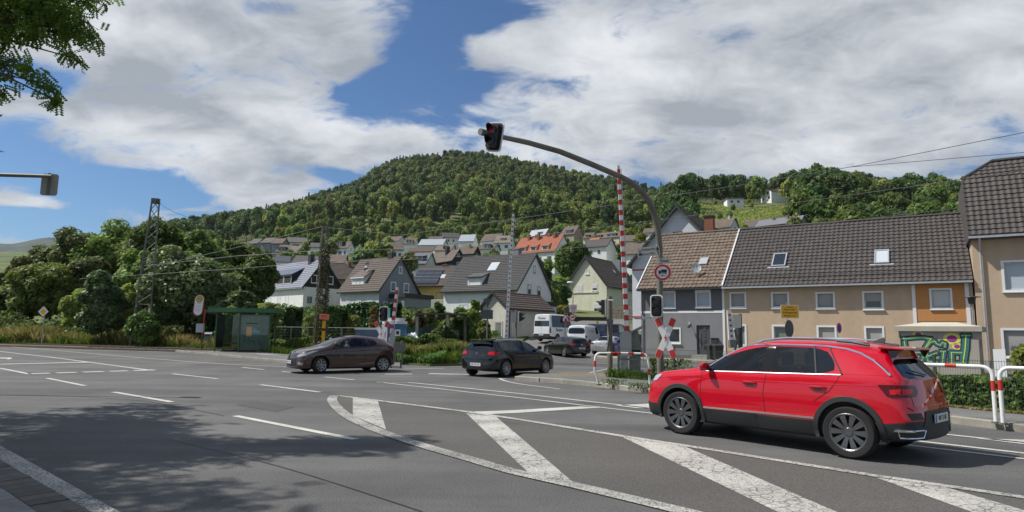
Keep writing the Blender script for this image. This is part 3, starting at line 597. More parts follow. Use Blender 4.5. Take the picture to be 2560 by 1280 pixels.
        if nw:
            ww=(x1-x0-.2)/nw
            for i in range(nw):
                X=T(x0+.1+ww*(i+.5),y0-.005,zf+.16); (fwin(dr,X,ww-.3,hd-.45) if far else window(dr,X,ww-.22,hd-.4,surround=.05,sub=False,sill=False))
    for wd in wins:
        f,u,zz,w,h=wd[:5]; kw=wd[5] if len(wd)>5 else {}
        X={'F':T(u,-hw-.006,zz),'R':T(hl+.012,u,zz,rz=R(90)),'L':T(-hl-.012,u,zz,rz=R(-90))}[f]
        if far: fwin(t,X,w,h)
        else: window(t,X,w,h,**kw)
    return t
# ------------------------------------------------------------------ near houses of the village
W1=dict(surround=.07)
h1=gable_house('H1','white and black house with glazed blue roof and long dormer behind the clipped conifers',WHITE,RT_BL,far=False,gablem=SLATE,trim=SLATE,
  tiles=(.42,.34,.02,.05),chim=[(4.2,-.3,.75,.9,TRIMD)],dormers=[(-6.6,3.6,.14,.74,1.7,SLATE,4)],
  wins=[('F',-3.2,.2,.7,1.5,dict(pane=CURT)),('F',0,.2,.7,1.5,dict(pane=CURT)),('F',2.6,.2,.7,1.5,dict(pane=CURT)),('R',1.3,3.4,1.0,1.2,{}),('R',-1.6,3.4,.9,1.2,{}),('R',-2.2,.3,.6,.8,dict(frame=TRIMD))])
h2=gable_house('H2','pale gabled house with shade-grey gable, brown tiles, white three-light dormer and dark flat annex',GRYB,RT_BR,far=False,wallF=PALE,tiles=(.42,.34,.02,.055),chim=[(2.2,.2,.9,.75,TRIMD)],  # front wall pale, other walls grey: gable shade put into wall colour
  dormers=[(-2.3,.4,.20,.68,1.25,WHITE,3,GLASS,TRIMW)],wins=[('R',-1.2,2.7,.9,1.25,{}),('R',1.4,2.7,.95,1.25,{}),('R',.1,5.4,.55,.9,{}),('R',-2.6,.1,.55,.9,{}),('F',-2.4,-.2,.9,1.7,dict(blind=.75,bmat=BLINDW)),('F',0.,-.2,.9,1.7,dict(blind=.8,bmat=BLINDW)),('F',2.3,-.2,.9,1.7,dict(blind=.8,bmat=BLINDW))])
a=MB(); cx,cy,phi,L,W,He,Hr,z0=FIT['H2']; a.box(L/2+.01,L/2+3.0,-1.8,W/2-.2,-4,1.65,GRYB); a.build('annex',h2); a=MB(); a.box(L/2+.02,L/2+3.3,-2.0,W/2+.1,1.66,2.25,SLATE); a.build('annex_roof',h2)
a=MB(); a.box(L/2+1.2,L/2+3.6,-3.4,-1.82,-4,-.25,TRIMD); a.build('carport',h2)
# satellite dish on its roof
def dish(parent,loc,r=.45,m=None,rz=0.):
    mb=MB(); m=m or TRIMW; prof=[(r*i/5,.22*r*(i/5)**2) for i in range(6)]; mb.lathe(prof,m,T(rx=R(70)),16); mb.cyl((0,0,0),(0,-.35,.1),.015,ZINC); mb.cyl((0,.05,0),(0,.1,-.5),.03,ZINC); mb.box(-.04,.04,-.4,-.32,.06,.14,TRIMD)
    return mb.build('satellite_dish',parent,loc=loc,rot=(0,0,rz))
dish(h2,(-.4,-2.2,6.6),.5,TRIMD); dish(h2,(-.2,-2.6,5.9),.3,TRIMD,.5)
h3=gable_house('H3','yellow house with a solar array on its brown roof beside the grey gable',YEL,RT_BR,far=False,tiles=(.42,.34,.02,.05),skyl=[(1.6,.35,.8,1.1)],wins=[('F',1.6,.3,.8,1.9,dict(frame=M('frame_brown',(.10,.05,.03),.6),pane=M('door_brown',(.07,.035,.025),.6))),('F',-.6,.9,.7,1.1,{}),('F',2.6,1.4,1.2,.9,{})],chim=[(1.0,.3,.9,.15,BRICK)])
cx,cy,phi,L,W,He,Hr,z0=FIT['H3']; sx=MB(); mm=roof_matrix((-L/2-.2,-(W/2+.4)*.95,He+(Hr-He)*.06+.1),(1,0,0),(0,W/2+.4,Hr-He)); sx.X=mm
for r_ in range(4):
    for c_ in range(3): sx.box(c_*1.45,c_*1.45+1.42,r_*1.0,r_*1.0+.97,.04,.09,SOLAR); sx.box(c_*1.45,c_*1.45+1.42,r_*1.0+.97,r_*1.0+.995,.04,.10,ZINC)
sx.build('solar_array',h3)
h4=gable_house('H4','large white house with grey tiled roof, small dormer and pale roof window',WHITE,RT_GY,far=False,tiles=(.34,.26,.03,.05),chim=[(2.7,.3,.9,.7,GRYB)],skyl=[(.3,.56,1.3,1.6)],dormers=[(-2.0,.15,.14,.5,1.25,WHITE,1)],
  wins=[('R',-1.4,2.75,.75,1.2,dict(frame=GRYB)),('R',1.15,2.7,.75,1.2,dict(frame=GRYB)),('R',-.1,5.7,.5,.8,dict(frame=GRYB)),('F',-2.4,-.4,1.3,1.8,dict(frame=TRIMW,mull=1))],ov=.3)
cx,cy,phi,L,W,He,Hr,z0=FIT['H4']; a=MB(); a.box(L/2+.01,L/2+2.0,-2.6,W/2+.3,-4,1.35,WHITE); a.build('annex',h4); a=MB(); a.box(L/2+.02,L/2+2.3,-2.9,W/2+.6,1.36,1.85,SLATE); a.build('annex_roof',h4); window(h4,T(L/2+2.02,3.0,-1.1,rz=R(90)),1.5,1.9,frame=TRIMW,mull=2)
# balcony to the left of the white house
def balcony():
    t=h4; mb=MB(); x=-L/2-2.6; mb.box(x,-L/2-.01,-3.6,-1.2,-4,.95,WHITE); mb.box(x-.15,-L/2-.02,-3.8,-1.0,.96,1.12,CONC); mb.build('balcony',t)
    r_=MB(); 
    for i in range(15): xx=x-.1+i*.185; r_.box(xx,xx+.05,-3.78,-3.75,1.12,2.1,TRIMW)
    r_.box(x-.12,-L/2-.05,-3.79,-3.74,2.1,2.17,TRIMW); r_.build('railing',t); window(t,T(x+1.3,-3.62,-1.7),1.3,1.9,mull=0)
balcony()
h6=gable_house('H6','cream gabled house with brown tiles and dark verge boards behind the retaining wall',CREAM,RT_BR,far=False,tiles=(.40,.33,.02,.055),skyl=[(.8,.55,.5,.7)],verge=.34,ov=.45,
  wins=[('L',1.2,2.7,.9,1.0,dict(blind=.9,bmat=BLINDW)),('L',-1.6,2.7,.9,1.0,dict(blind=.6,bmat=BLINDW)),('L',-.2,5.5,.55,.7,{}),('L',2.6,-.7,1.0,1.2,dict(blind=.2)),('L',-2.0,-.7,1.1,1.25,dict(blind=.6,bmat=BLINDW)),('F',3.,-1.2,.9,2.1,dict(pane=TRIMD))])
cx,cy,phi,L,W,He,Hr,z0=FIT['H6']; a=MB()
for i in (-1,1): a.box(-L/2-.46,-L/2-.0,i*(W/2+.35)-.75,i*(W/2+.35)+.1,He-.32,He-.10,TRIMD)
a.box(-L/2-.12,-L/2-.01,-W/2+1.6,W/2-1.2,2.35,2.5,CREAM); a.build('cornice',h6); a=MB(); a.box(L/2-3.,L/2-1.4,-1.6,-.1,Hr-2.6,Hr+.3,GRYB); a.build('chimney',h6)
rw=MB(); p=P(1466,820,88); q=P(1600,835,84)
STONE=M('stone_wall',(.14,.125,.10),.95,var=.5,vs=5,bump=1,bs=8)
def retaining():
    t=thing('retaining_wall','rough stone retaining wall below the cream house','wall',(15,84,5))
    a0=Vector((12.5,86,2.2)); a1=Vector((19,80,2.2)); d=(a1-a0); n=14; sm=[]; rng=random.Random(3)
    mb=MB(); mb.X=Matrix.Translation(-t.location); mb.add([a0,a1,a1+Vector((0,0,3.4)),a0+Vector((0,0,3.4)),a0+Vector((.4,.5,0)),a1+Vector((.4,.5,0)),a1+Vector((.4,.5,3.4)),a0+Vector((.4,.5,3.4))],[(0,1,2,3),(7,6,5,4),(3,2,6,7)],STONE); mb.build('mortar_core',t)
    st=MB(); st.box(-.5,.5,-.08,.08,-.5,.5,STONE); me=st.mesh('stone')
    ang=math.atan2(d.y,d.x)
    for r_ in range(8):
        x=0
        while x<d.length-.4:
            w=rng.uniform(.5,1.0); p=a0+d.normalized()*(x+w/2)-t.location; o=link('stone',me,t,(p.x,p.y,p.z+.2+r_*.4),(0,0,ang)); o.scale=(w*.94,rng.uniform(.8,1.3),.37); x+=w
retaining()
# big white gable behind the grey house
h8=gable_house('H8','tall white gabled house with red bands rising behind the grey roadside house',M('render_white_smooth',(.56,.58,.61),.9,var=.05,dirt=.15),RT_DK,far=False,tiles=(.40,.33,.02,.05),ov=.6,verge=.25,wins=[('L',0.1,8.3,.85,1.2,dict(frame=TRIMD))],depthdrop=4)
cx,cy,phi,L,W,He,Hr,z0=FIT['H8']; a=MB(); RED=M('band_red',(.42,.06,.035),.7)
for z_ in (5.6,.5): a.box(-L/2-.03,-L/2-.008,-W/2,W/2,z_,z_+.16,RED)
a.build('red_band',h8)
def chimney8():
    px=P(1774,560,66); t=h8; l=t.matrix_basis.inverted()@px; m=MB(); m.box(l.x-.45,l.x+.45,l.y-.45,l.y+.45,l.z-2.5,l.z+.7,BRICK); m.box(l.x-.55,l.x+.55,l.y-.55,l.y+.55,l.z+.72,l.z+.85,TRIMD); m.build('chimney',t)
chimney8()
hg=gable_house('Gh','ochre walled house with brown roof squeezed between the black gable and the grey gable',M('render_ochre_grey',(.30,.26,.18),.9,dirt=.3),RT_BR,far=False,tiles=(.42,.34,.02,.055),chim=[(1.0,-.6,.5,.35,BRICK)],wins=[('F',1.2,.9,.8,.6,dict(frame=TRIMD))])
# ------------------------------------------------------------------ village on the slope: one house each
VG='houses on the village slope'
V=[('A','cream gabled house with red-brown roof on the slope above the lattice mast',WHITE,RT_BR,[('R',-.9,2.9,.7,.9),('R',1.2,2.9,.7,.9),('F',0,.6,1.2,1.2)],[],[(0,0,.5,.4,BRICK)]),
('A2','yellowish house with grey roof and wide dormer left of the cream gable',M('render_ochre_pale',(.52,.46,.30),.9),RT_OL,[('F',0,1.,1,1.2)],[(-1.6,1.2,.15,.6,1.3,SLATE,2)],[]),
('B','small white house with grey roof directly left of the mast top',WHITE,RT_GY,[('F',-1.,.8,.8,1.2),('F',.9,.8,.8,1.2)],[],[]),
('C','long white house with dark boxy dormer below the wood edge',WHITE,RT_OL,[('F',-2,.3,1,1.3),('F',0.5,.3,1.6,1.3),('R',0,2.,.6,.9),('F',2.8,.3,.8,1.3)],[(-2.2,1.4,.2,.95,1.9,SLATE,3)],[]),
('D','low house with wide dark brown roof right above the blue roof',WHITE,RT_DK,[],[],[]),('E','house with plain brown roof behind the lattice mast',WHITE,RT_OL,[],[],[]),('Fh','house with blue-black roof half hidden by trees',WHITE,M('roof_slate_blue',(.045,.05,.065),.6,var=.2),[],[],[]),
('k','far house with grey-brown roof and wide white dormer left of the pale bushes',WHITE,RT_OL,[],[(-1.6,1.0,.15,.6,1.2,WHITE,2)],[]),
('l','house with sky blue gable at the top of the village',BLUEW,RT_DK,[('R',0,2.5,.7,1.2),('R',-1.6,2.5,.6,1.2)],[(-.6,1.2,.3,.6,.9,SLATE,1)],[]),
('m','house with pale silvery roof beside the dark fir',WHITE,RT_LG,[('F',2,1,.8,1)],[],[]),
('n','house with two pale roof windows at the wood edge',WHITE,RT_OL,[],[],[(2.,0,.6,.3,CONCD)]),
('o','white walled house with weathered roof and small dormer in front of the roof-window house',WHITE,M('roof_tile_pale',(.17,.145,.12),.85,var=.2),[('F',-1.6,2.3,1.6,1.3),('F',1.8,2.3,1.4,1.2),('R',0,4.6,.6,1.)],[(-1.,.9,.35,.75,.9,SLATE,2)],[]),
('p','house with pale brown roof and black dormer opening in mid village',WHITE,M('roof_tile_pale2',(.14,.115,.095),.85,var=.25),[],[(0,1.6,.2,.6,1.1,SLATE,0)],[]),
('q','long reddish brown roof with white dish behind the slate dormer house',WHITE,M('roof_tile_redbrown',(.10,.065,.05),.85,var=.2),[],[],[]),
('r','slate grey roofed house with dark shed dormer behind the yellow gable',PALE,M('roof_slate',(.10,.11,.125),.6,var=.15),[('R',0,3,.6,.9)],[(-1.3,1.0,.25,.75,1.1,SLATE,1)],[]),
('s','large brown roofed house with black slated gable and stout chimney',SLATE,RT_OL,[('R',-.2,4.6,.5,.7),('R',-.2,1.5,.6,1.6)],[],[(1.5,-.5,.9,.9,TRIMD)]),
('t','brown roofed house with dark gable uphill of the stout chimney',SLATE,M('roof_tile_brown2',(.105,.075,.058),.85,var=.25),[('R',0,3,.5,.8)],[],[(1.2,-.6,.5,.5,CONCD)]),
('u','half-timbered gable house with dark boarded dormer',WHITE,M('roof_tile_brown3',(.085,.07,.06),.85,var=.25),[('R',-1.2,2.2,.6,.9),('R',.8,2.2,.6,.9),('R',0,4.3,.5,.8)],[(-1.,1.8,.1,.6,1.5,SLATE,2)],[]),
('v','long terrace with bright red tiled roof, three dormers and brick chimneys',WHITE,RT_RD,[('F',5.6,2.,1.4,1.6),('F',2.2,2.,1.4,1.6),('F',-2,2.,1.4,1.6)],[(-5.,-3.,.12,.52,1.2,WHITE,1),(-1.1,.9,.12,.52,1.2,WHITE,1),(3.,5.,.12,.52,1.2,WHITE,1)],[(-4.2,-.7,.7,.6,BRICK),(-1.8,0,.9,.5,BRICK),(-.6,-.9,.7,.6,BRICK),(2.6,0,.9,.5,BRICK),(5.,-.7,.8,.5,BRICK)]),
('w','house with silver blue roof and orange brick gable behind the red terrace',M('render_salmon',(.42,.20,.12),.9),M('roof_silver',(.26,.29,.33),.5),[],[(.5,3,.2,.6,1.3,WHITE,1)],[(-2.5,0,.7,.5,ZINC)]),
('x','tall house with grey-brown roof and pale brown gable at the wood edge',M('render_taupe',(.33,.28,.22),.9),RT_OL,[('R',-1.4,4.4,.7,1.2),('R',1.2,4.4,.7,1.2),('R',0,7.4,.5,.8)],[(-1,2.2,.12,.6,1.6,SLATE,1)],[(-2,0,.6,.4,ZINC)]),
('y','narrow house with grey roof between the taupe gable and the long cream block',CREAM,RT_OL,[],[(-1,1,.1,.5,1.3,SLATE,1)],[]),
('z','long cream block with grey roof and two dormers above the orange roof',M('render_cream2',(.52,.45,.34),.9),RT_OL,[('F',-3.,1.5,1.,1.2),('F',4.,1.5,1.,1.2),('R',0,3,.8,1.2)],[(-5,-2.6,.15,.6,1.3,SLATE,1),(.6,5.6,.15,.6,1.4,SLATE,2)],[(3.5,0,.9,.5,ZINC)]),
('aa','small house with orange tiled roof behind the round tree',CREAM,M('roof_tile_orange',(.36,.12,.05),.85,var=.2),[('R',.5,3,.6,.8)],[],[]),
('bb','white gabled house with black timber bands behind the cream gable',WHITE,SLATE,[('R',-2,3.4,.8,1.2),('R',1.6,3.,.8,1.2)],[],[]),
('cc','white walled house with brown roof just right of the tall barrier boom',WHITE,RT_OL,[('F',1.2,2.8,.7,1.2)],[],[(1.,0,.6,.5,TRIMD)]),
('dd','tiny far house beside the golden conifer',CREAM,RT_OL,[],[],[]),
('ee','white hillside villa with low brown roof standing high above the terrace row',WHITE,M('roof_tile_darkbrown',(.05,.035,.028),.8),[('L',-2.5,1.2,1.4,1.3),('L',2.4,1.2,1.4,1.3),('L',-1.5,4.2,1.4,1.1),('L',1.6,4.2,1.2,1.1)],[],[(4.,1.,.9,.4,CONC)]),
('gg','pale grey twin gables peeping over the weathered roof',PALE,RT_OL,[('R',0,3.6,.5,.9)],[],[(1.2,0,.5,.7,ZINC)]),
('hh','long low house with grey sheet roof above the brown terrace ridge',M('render_taupe2',(.28,.22,.17),.9),M('roof_sheet_grey',(.15,.155,.17),.5,var=.15),[],[],[(-2,-.5,.6,.3,CONCD),(2.,-.5,.6,.3,CONCD)]),
('jj','white gable end with dark roof just above the terrace ridge on the right',WHITE,SLATE,[('L',0,1.6,.5,.8)],[],[])]
for k,lab,wm,rm,wi,do,ch in V:
    if k not in FIT: continue
    gable_house(k,lab,wm,rm,wins=wi,dormers=do,chim=ch,group=VG,verge=.2,ov=.3,depthdrop=7)
# further small houses of the upper rows, mostly roofs between trees
SM=[(645,609,4,290,-10,RT_DK,'white far house just left of the slate one under the left wood'),(678,607,5,280,-15,RT_DK,'slate-hung far house at the foot of the left wood'),(702,609,4.5,275,-5,RT_OL,'far house with flat looking brown roof near the left wood'),(745,606,9,290,5,RT_GY,'far house with broad hipped grey roof above the cream gable'),
(985,603,9,300,-20,RT_OL,'brown roofed far house standing alone left of centre'),(985,624,4.5,200,20,RT_OL,'small white gable between garden trees left of centre'),(1126,594,8,300,10,RT_DK,'low bungalow among bushes right of the blue gable'),(1084,613,9,235,-10,RT_LG,'far house with pale eternit roof below the blue gable'),
(1628,582,6,300,-25,RT_OL,'far house with brown roof at the foot of the right wood'),(1500,617,7,185,-30,RT_DK,'dark roofed house tucked behind the black banded gable'),(1583,603,8,230,-20,RT_OL,'house with brown roof behind the golden conifer'),(2240,545,7,215,-10,RT_DK,'dark roof right of the small white gable on the ridge line'),(1925,566,14,190,-40,RT_BR,'low dark brown roof in front of the grey sheet roof')]
for px,py,Lw,d,ph,rm,lab in SM:
    p=P(px,py,d); z=zg(p.x,p.y); He=max(2.2,p.z-z-.5); gable_house('',lab,WHITE if px>720 else GRYB,rm,wins=[('F',-1.2,He-2,.8,1.),('F',1.2,He-2,.8,1.)],group=VG,depthdrop=7,fit=(p.x,p.y,R(ph),Lw,7.5,He,He+2.8,z))
def flat_house(label,pxl,pxr,pyb,d,h,wall,group=VG,roofm=None):
    a=P(pxl,pyb,d);b=P(pxr,pyb,d); t=thing('house',label,'house',(a.x,a.y,a.z),-.1,group); w=b.x-a.x; m=MB(); m.box(0,w,0,7,-6,h,wall); m.build('wall',t); m=MB(); m.box(-.4,w+.4,-.6,7.4,h+.01,h+.35,roofm or CONCD); m.build('roof',t)
    for i in range(2): fwin(t,T(w*(.28+.4*i),-.01,.6),1.2,1.1)
    return t
flat_house('low white flat roofed garage on the meadow below the villa',1818,1858,510,300,2.6,WHITE)
flat_house('pale bungalow with shallow grey roof above the brown terrace ridge',2062,2155,558,215,2.2,PALE)
# ------------------------------------------------------------------ roadside row of houses on the right
ROW=(9.62,47.2,-.5731,6.0,20.0,5.05,5.04,9.79)   # corner x,y, angle, end of grey, end of beige, eave z, half depth, ridge z
ORG=Vector((ROW[0],ROW[1],0)); PH=ROW[2]; EE=Vector((math.cos(PH),math.sin(PH),0)); NN=Vector((-EE.y,EE.x,0))
def fac(px,py,org=ORG,e=EE,n=NN):
    r=Vector(ray(px,py)); o=Vector(EYEP); t=(org-o).dot(n)/r.dot(n); p=o+r*t; return (p-org).dot(e),p.z
def rfac(px,py,org=ORG,e=EE,n=NN,He=5.05,Hr=9.79,D=5.04,o=.45):
    sl=Vector(((n.x*(D+o)),(n.y*(D+o)),Hr-He)); nr=e.cross(sl).normalized(); p0=org-n*o+Vector((0,0,He)); r=Vector(ray(px,py)); t=(p0-Vector(EYEP)).dot(nr)/r.dot(nr); p=Vector(EYEP)+r*t; q=p-p0; return q.dot(e),q.dot(sl.normalized())
def holes_wall(mb,x0,x1,z0,z1,holes,m,dep=.16,y=0):
    xs=sorted({x0,x1,*[h[0] for h in holes],*[h[1] for h in holes]}); zs=sorted({z0,z1,*[h[2] for h in holes],*[h[3] for h in holes]})
    xs=[x for x in xs if x0<=x<=x1]; zs=[z for z in zs if z0<=z<=z1]
    for a,b in zip(xs,xs[1:]):
        for c,d in zip(zs,zs[1:]):
            if any(h[0]-1e-6<=a and b<=h[1]+1e-6 and h[2]-1e-6<=c and d<=h[3]+1e-6 for h in holes): continue
            mb.add([(a,y,c),(b,y,c),(b,y,d),(a,y,d)],[(0,1,2,3)],m)
    for a,b,c,d in holes:
        mb.add([(a,y,c),(a,y,d),(b,y,d),(b,y,c),(a,y+dep,c),(a,y+dep,d),(b,y+dep,d),(b,y+dep,c)],[(0,4,5,1),(1,5,6,2),(2,6,7,3),(3,7,4,0)],m)
def wrect(x0,y0,x1,y1,org=ORG,e=EE,n=NN):
    a,zt=fac(x0,(y0),org,e,n); b,_=fac(x1,y0,org,e,n); _,zb=fac((x0+x1)/2,y1,org,e,n); _,zt=fac((x0+x1)/2,y0,org,e,n); return a,b,zb,zt
def tile_mesh(tw,tl,m,amp=.02):
    n=6; xs=np.linspace(0,tw+.02,n+1); v=[];f=[]
    for (y,z) in ((-.02,-.005),(-.02,.072),(tl,.012)):
        for x in xs: v.append((x,y,z+amp*math.cos(2*math.pi*x/tw)+(.006 if x>tw else 0)))
    L=n+1
    for r_ in range(2):
        for i in range(n): a=r_*L+i; f.append((a,a+1,a+1+L,a+L))
    me=bpy.data.meshes.new('roof_tile'); me.from_pydata(v,[],f); me.materials.append(m); return me
def tiled_slope(parent,p0,e,sl,width,slen,tw,tl,m,skip=(),limit=300,seed=1):
    """individual tiles for the biggest looking courses, the rest of the slope in one stuff mesh"""
    rng=random.Random(seed); nx=int(round(width/tw)); tw=width/nx; ny=int(round(slen/tl)); tl=slen/ny; me=tile_mesh(tw,tl+.03,m); Mx=roof_matrix(p0,e,sl); cells=[]
    for j in range(ny):
        for i in range(nx):
            x=i*tw;y=j*tl
            if any(a<x+tw*.5<b and c<y+tl*.5<d for a,b,c,d in skip): continue
            cells.append((x,y))
    w=[( -( (Mx@Vector((x,y,0)))-Vector(EYEP)).length ,x,y) for x,y in cells] if parent is None else [(-((parent.matrix_basis@(Mx@Vector((x,y,0))))-Vector(EYEP)).length,x,y) for x,y in cells]
    w.sort(reverse=True); v=[];f=[];vv=[tuple(q.co) for q in me.vertices]; ff=[tuple(p.vertices) for p in me.polygons]
    for k,(d_,x,y) in enumerate(w):
        jz=rng.uniform(-.006,.008)
        if k<limit-4: o=link('roof_tile',me,parent); o.matrix_local=Mx@Matrix.Translation((x,y,jz))@Matrix.Rotation(rng.uniform(-.008,.008),4,'Z')
        else:
            n=len(v); v+=[tuple(Mx@Vector((a+x,b+y,c+jz))) for a,b,c in vv]; f+=[tuple(q+n for q in p) for p in ff]
    if v:
        r=bpy.data.meshes.new('roof_tiles'); r.from_pydata(v,[],f); r.materials.append(m); o=link('roof_tiles',r,parent); o['kind']='stuff'
def row_unit(label,s0,s1,wallm,holes,org=ORG,ph=PH,He=5.05,Hr=9.79,D=5.04,z0=-.3,name='house',back=None,ov=(0,0)):
    e=Vector((math.cos(ph),math.sin(ph),0)); base=org+e*s0
    t=thing(name,label,'house',(base.x,base.y,0),ph); w=s1-s0; mb=MB(); holes_wall(mb,0,w,z0,He+.35,[(a-s0,b-s0,c,d) for a,b,c,d in holes],wallm); k=(Hr-He)/(D+.45)
    zw=He+.45*k; mb.add([(0,0,z0),(0,0,zw-.1),(0,D,Hr-.1),(0,2*D,zw-.1),(0,2*D,z0),(w,0,z0),(w,0,zw-.1),(w,D,Hr-.1),(w,2*D,zw-.1),(w,2*D,z0)],[(0,1,2,3,4),(9,8,7,6,5),(4,3,8,9)],wallm); mb.build('wall',t)
    rf=MB(); o=.45; x0,x1=-ov[0],w+ov[1]
    rf.add([(x0,-o,He-.02),(x1,-o,He-.02),(x1,D,Hr-.02),(x0,D,Hr-.02),(x0,-o,He-.16),(x1,-o,He-.16),(x1,D,Hr-.16),(x0,D,Hr-.16),(x0,2*D+o,He),(x1,2*D+o,He)],[(0,1,2,3),(4,5,6,7),(0,1,5,4),(3,2,9,8),(0,3,7,4),(1,2,6,5)],RT_DK)
    roof=rf.build('roof',t); return t,roof,e
HOL_G=[wrect(1659,731,1686,768),wrect(1742,731,1774,766),wrect(1667,822,1699,856),]
DG=wrect(1741,813,1775,886); DG=(DG[0],DG[1],.42,DG[3])
gh,groof,_=row_unit('grey roadside house with brown tiled roof, white windows and anthracite door',0,6.0,GREYR,HOL_G+[DG],ov=(.12,0))
# eave shade put into the colour: wall darker above the white stripe, lighter below
sb=MB(); zs=fac(1700,783)[1]; lowm=MB(); holes_wall(lowm,0.004,6.0-.004,-.3,zs,[h for h in [(a,b,c,d) for a,b,c,d in HOL_G+[DG]] if h[3]<zs],GREYL,dep=.02,y=-.012); lowm.build('lower_wall',gh)
sb.box(0,6.0,-.03,-.001,zs,zs+.16,TRIMW); sb.build('stripe',gh); sb=MB(); sb.box(-.02,6.0,-.05,-.002,-.3,.32,GREYR); sb.build('plinth',gh)
for i,(a,b,c,d) in enumerate(HOL_G): window(gh,T((a+b)/2,-.012,c),b-a,d-c,rec=.12,surround=.09,box=.14 if i<2 else 0.,pane=CURT if i<2 else GLASS)
def door(parent,a,b,c,d,m):
    t=MB(); t.box(a,b,.10,.15,c,d,m); t.box(a,a+.07,.04,.16,c,d,m); t.box(b-.07,b,.04,.16,c,d,m); t.box(a,b,.04,.16,d-.07,d,m)
    dr=t.build('door',parent); g=MB()
    for i in range(4): z=c+.35+i*.42; g.box((a+b)/2-.02,(a+b)/2+.18,.085,.11,z,z+.28,GLASS)
    g.build('pane',dr); h=MB(); h.cyl((a+.22,.05,c+.5),(a+.22,.05,c+1.6),.015,ZINC); h.build('handle',dr); return dr
door(gh,*DG,DOORG)
st=MB()
for i in range(3): st.box(DG[0]-.25,DG[1]+.12,-.35-.28*i,-.06-.28*i,-.1,.38-.13*i,CONC)
st.build('doorstep',gh)
a,z=fac(1787,852); mbx=MB(); mbx.box(a-.22,a+.22,-.18,-.01,z-.2,z+.16,TRIMD); mbx.box(a-.26,a+.26,-.22,-.0,z+.16,z+.2,TRIMD); mbx.build('letterbox',gh)
a,z=fac(1724,812); wl=MB(); wl.box(a-.05,a+.05,-.08,-.005,z+.0,z+.16,TRIMW); wl.cyl((a,-.08,z+.1),(a+.02,-.3,z-.05),.015,TRIMD); wl.lathe([(.02,.1),(.1,-.06),(.07,-.16)],TRIMD,T(a+.02,-.3,z-.06),10); wl.build('wall_lamp',gh)
dp=MB(); dp.cyl((.12,-.08,0),(.12,-.08,4.9),.045,TRIMD); dp.build('downpipe',gh); dp=MB(); dp.box(-.15,6.05,-.60,-.46,4.93,5.03,TRIMD); dp.build('gutter',gh)
L_=math.hypot(5.49,4.74)
tiled_slope(groof,(-.12,-.45,5.06),(1,0,0),(0,5.49,4.74),6.1,L_,.30,.40,RT_LB,seed=1)
vg=MB(); vg.add([(-.17,-.5,4.98),(-.17,-.5,5.16),(-.17,5.04,9.94),(-.17,5.04,9.76),(-.10,-.5,4.98),(-.10,-.5,5.16),(-.10,5.04,9.94),(-.10,5.04,9.76)],[(0,1,2,3),(7,6,5,4),(1,5,6,2),(0,4,5,1)],TRIMW); vg.add([(6.0,-.5,4.98),(6.0,-.5,5.20),(6.0,5.04,9.97),(6.0,5.04,9.76),(6.1,-.5,4.98),(6.1,-.5,5.20),(6.1,5.04,9.97),(6.1,5.04,9.76)],[(0,1,2,3),(7,6,5,4),(1,5,6,2),(0,4,5,1)],M('flashing_white',(.55,.56,.57),.5,var=.2,vs=4)); vg.build('verge_strip',groof)
u,v_=rfac(1764,656); k=MB(); k.X=roof_matrix((-.12+u,-.45,5.06),(1,0,0),(0,5.49,4.74))@Matrix.Translation((0,v_,0)); k.box(-.3,.3,-.4,.4,.03,.16,ZINC); k.build('roof_window',groof)
u,v_=rfac(1746,690); pz=Vector((-.12+u,-.45,5.06))+Vector((0,5.49,4.74)).normalized()*v_; dish(groof,(pz.x,pz.y-.15,pz.z+.55),.36,ZINC,.5)
rc=MB(); rc.tube([(-.15,5.04,9.86),(6.1,5.04,9.86)],.1,RT_LB,8); rc.build('ridge_cap',groof)
# beige terrace
HB=[wrect(1828,734,1861,767),wrect(1932,734,1968,767),wrect(2043,734,2082,768),wrect(2160,732,2203,770),wrect(2328,725,2374,769),wrect(1836,815,1862,862),wrect(1934,816,1970,864),wrect(2046,818,2086,867),wrect(2165,820,2205,870)]
bh,broof,_=row_unit('long beige terraced house with dark tiled roof, ochre panel and closed shutters',6.0,20.0,BEIGE,HB,ov=(0,0))
for i,(a,b,c,d) in enumerate(HB):
    window(bh,T((a+b)/2-6,-.0,c),b-a,d-c,rec=.13,surround=.11,blind=[.92,.9,1,.55,.93,.0,.0,1,1][i],bmat=BLINDW if i in(4,5) else BLIND,pane=M('pane_green_grey',(.16,.19,.17),.15) if i in(5,6) else GLASS,sill=i<5)
oa,_=fac(2290,760); ob,_=fac(2414,760); _,oz=fac(2350,803); pn=MB(); holes_wall(pn,oa-6,ob-6,oz,5.3,[(HB[4][0]-6,HB[4][1]-6,HB[4][2],HB[4][3])],ORANGE,dep=.02,y=-.02); pn.build('ochre_panel',bh)
for xa,xb,zt_ in ((oa-6.18,oa-6.003,5.3),(ob-5.997,ob-5.8,5.3),(-.09,.06,5.0)): ws=MB(); ws.box(xa,xb,-.05,-.002,-.2,zt_,TRIMW); ws.build('corner_strip',bh)
gt=MB(); gt.box(0,14.0,-.60,-.46,4.92,5.03,ZINC); gt.build('gutter',bh)
sk=[]
for (x0,y0,x1,y1) in ((1929,638,1963,669),(2186,629,2223,662)):
    u0,v0=rfac((x0+x1)/2,y1); u1,v1=rfac((x0+x1)/2,y0); w=abs(rfac(x1,(y0+y1)/2)[0]-rfac(x0,(y0+y1)/2)[0]); sk.append((u0-6-w/2,u0-6+w/2,v0,v1))
tiled_slope(broof,(0,-.45,5.06),(1,0,0),(0,5.49,4.74),14.0,L_,.30,.40,RT_DK,skip=[(a+.05,b-.05,c+.1,d-.1) for a,b,c,d in sk],seed=2)
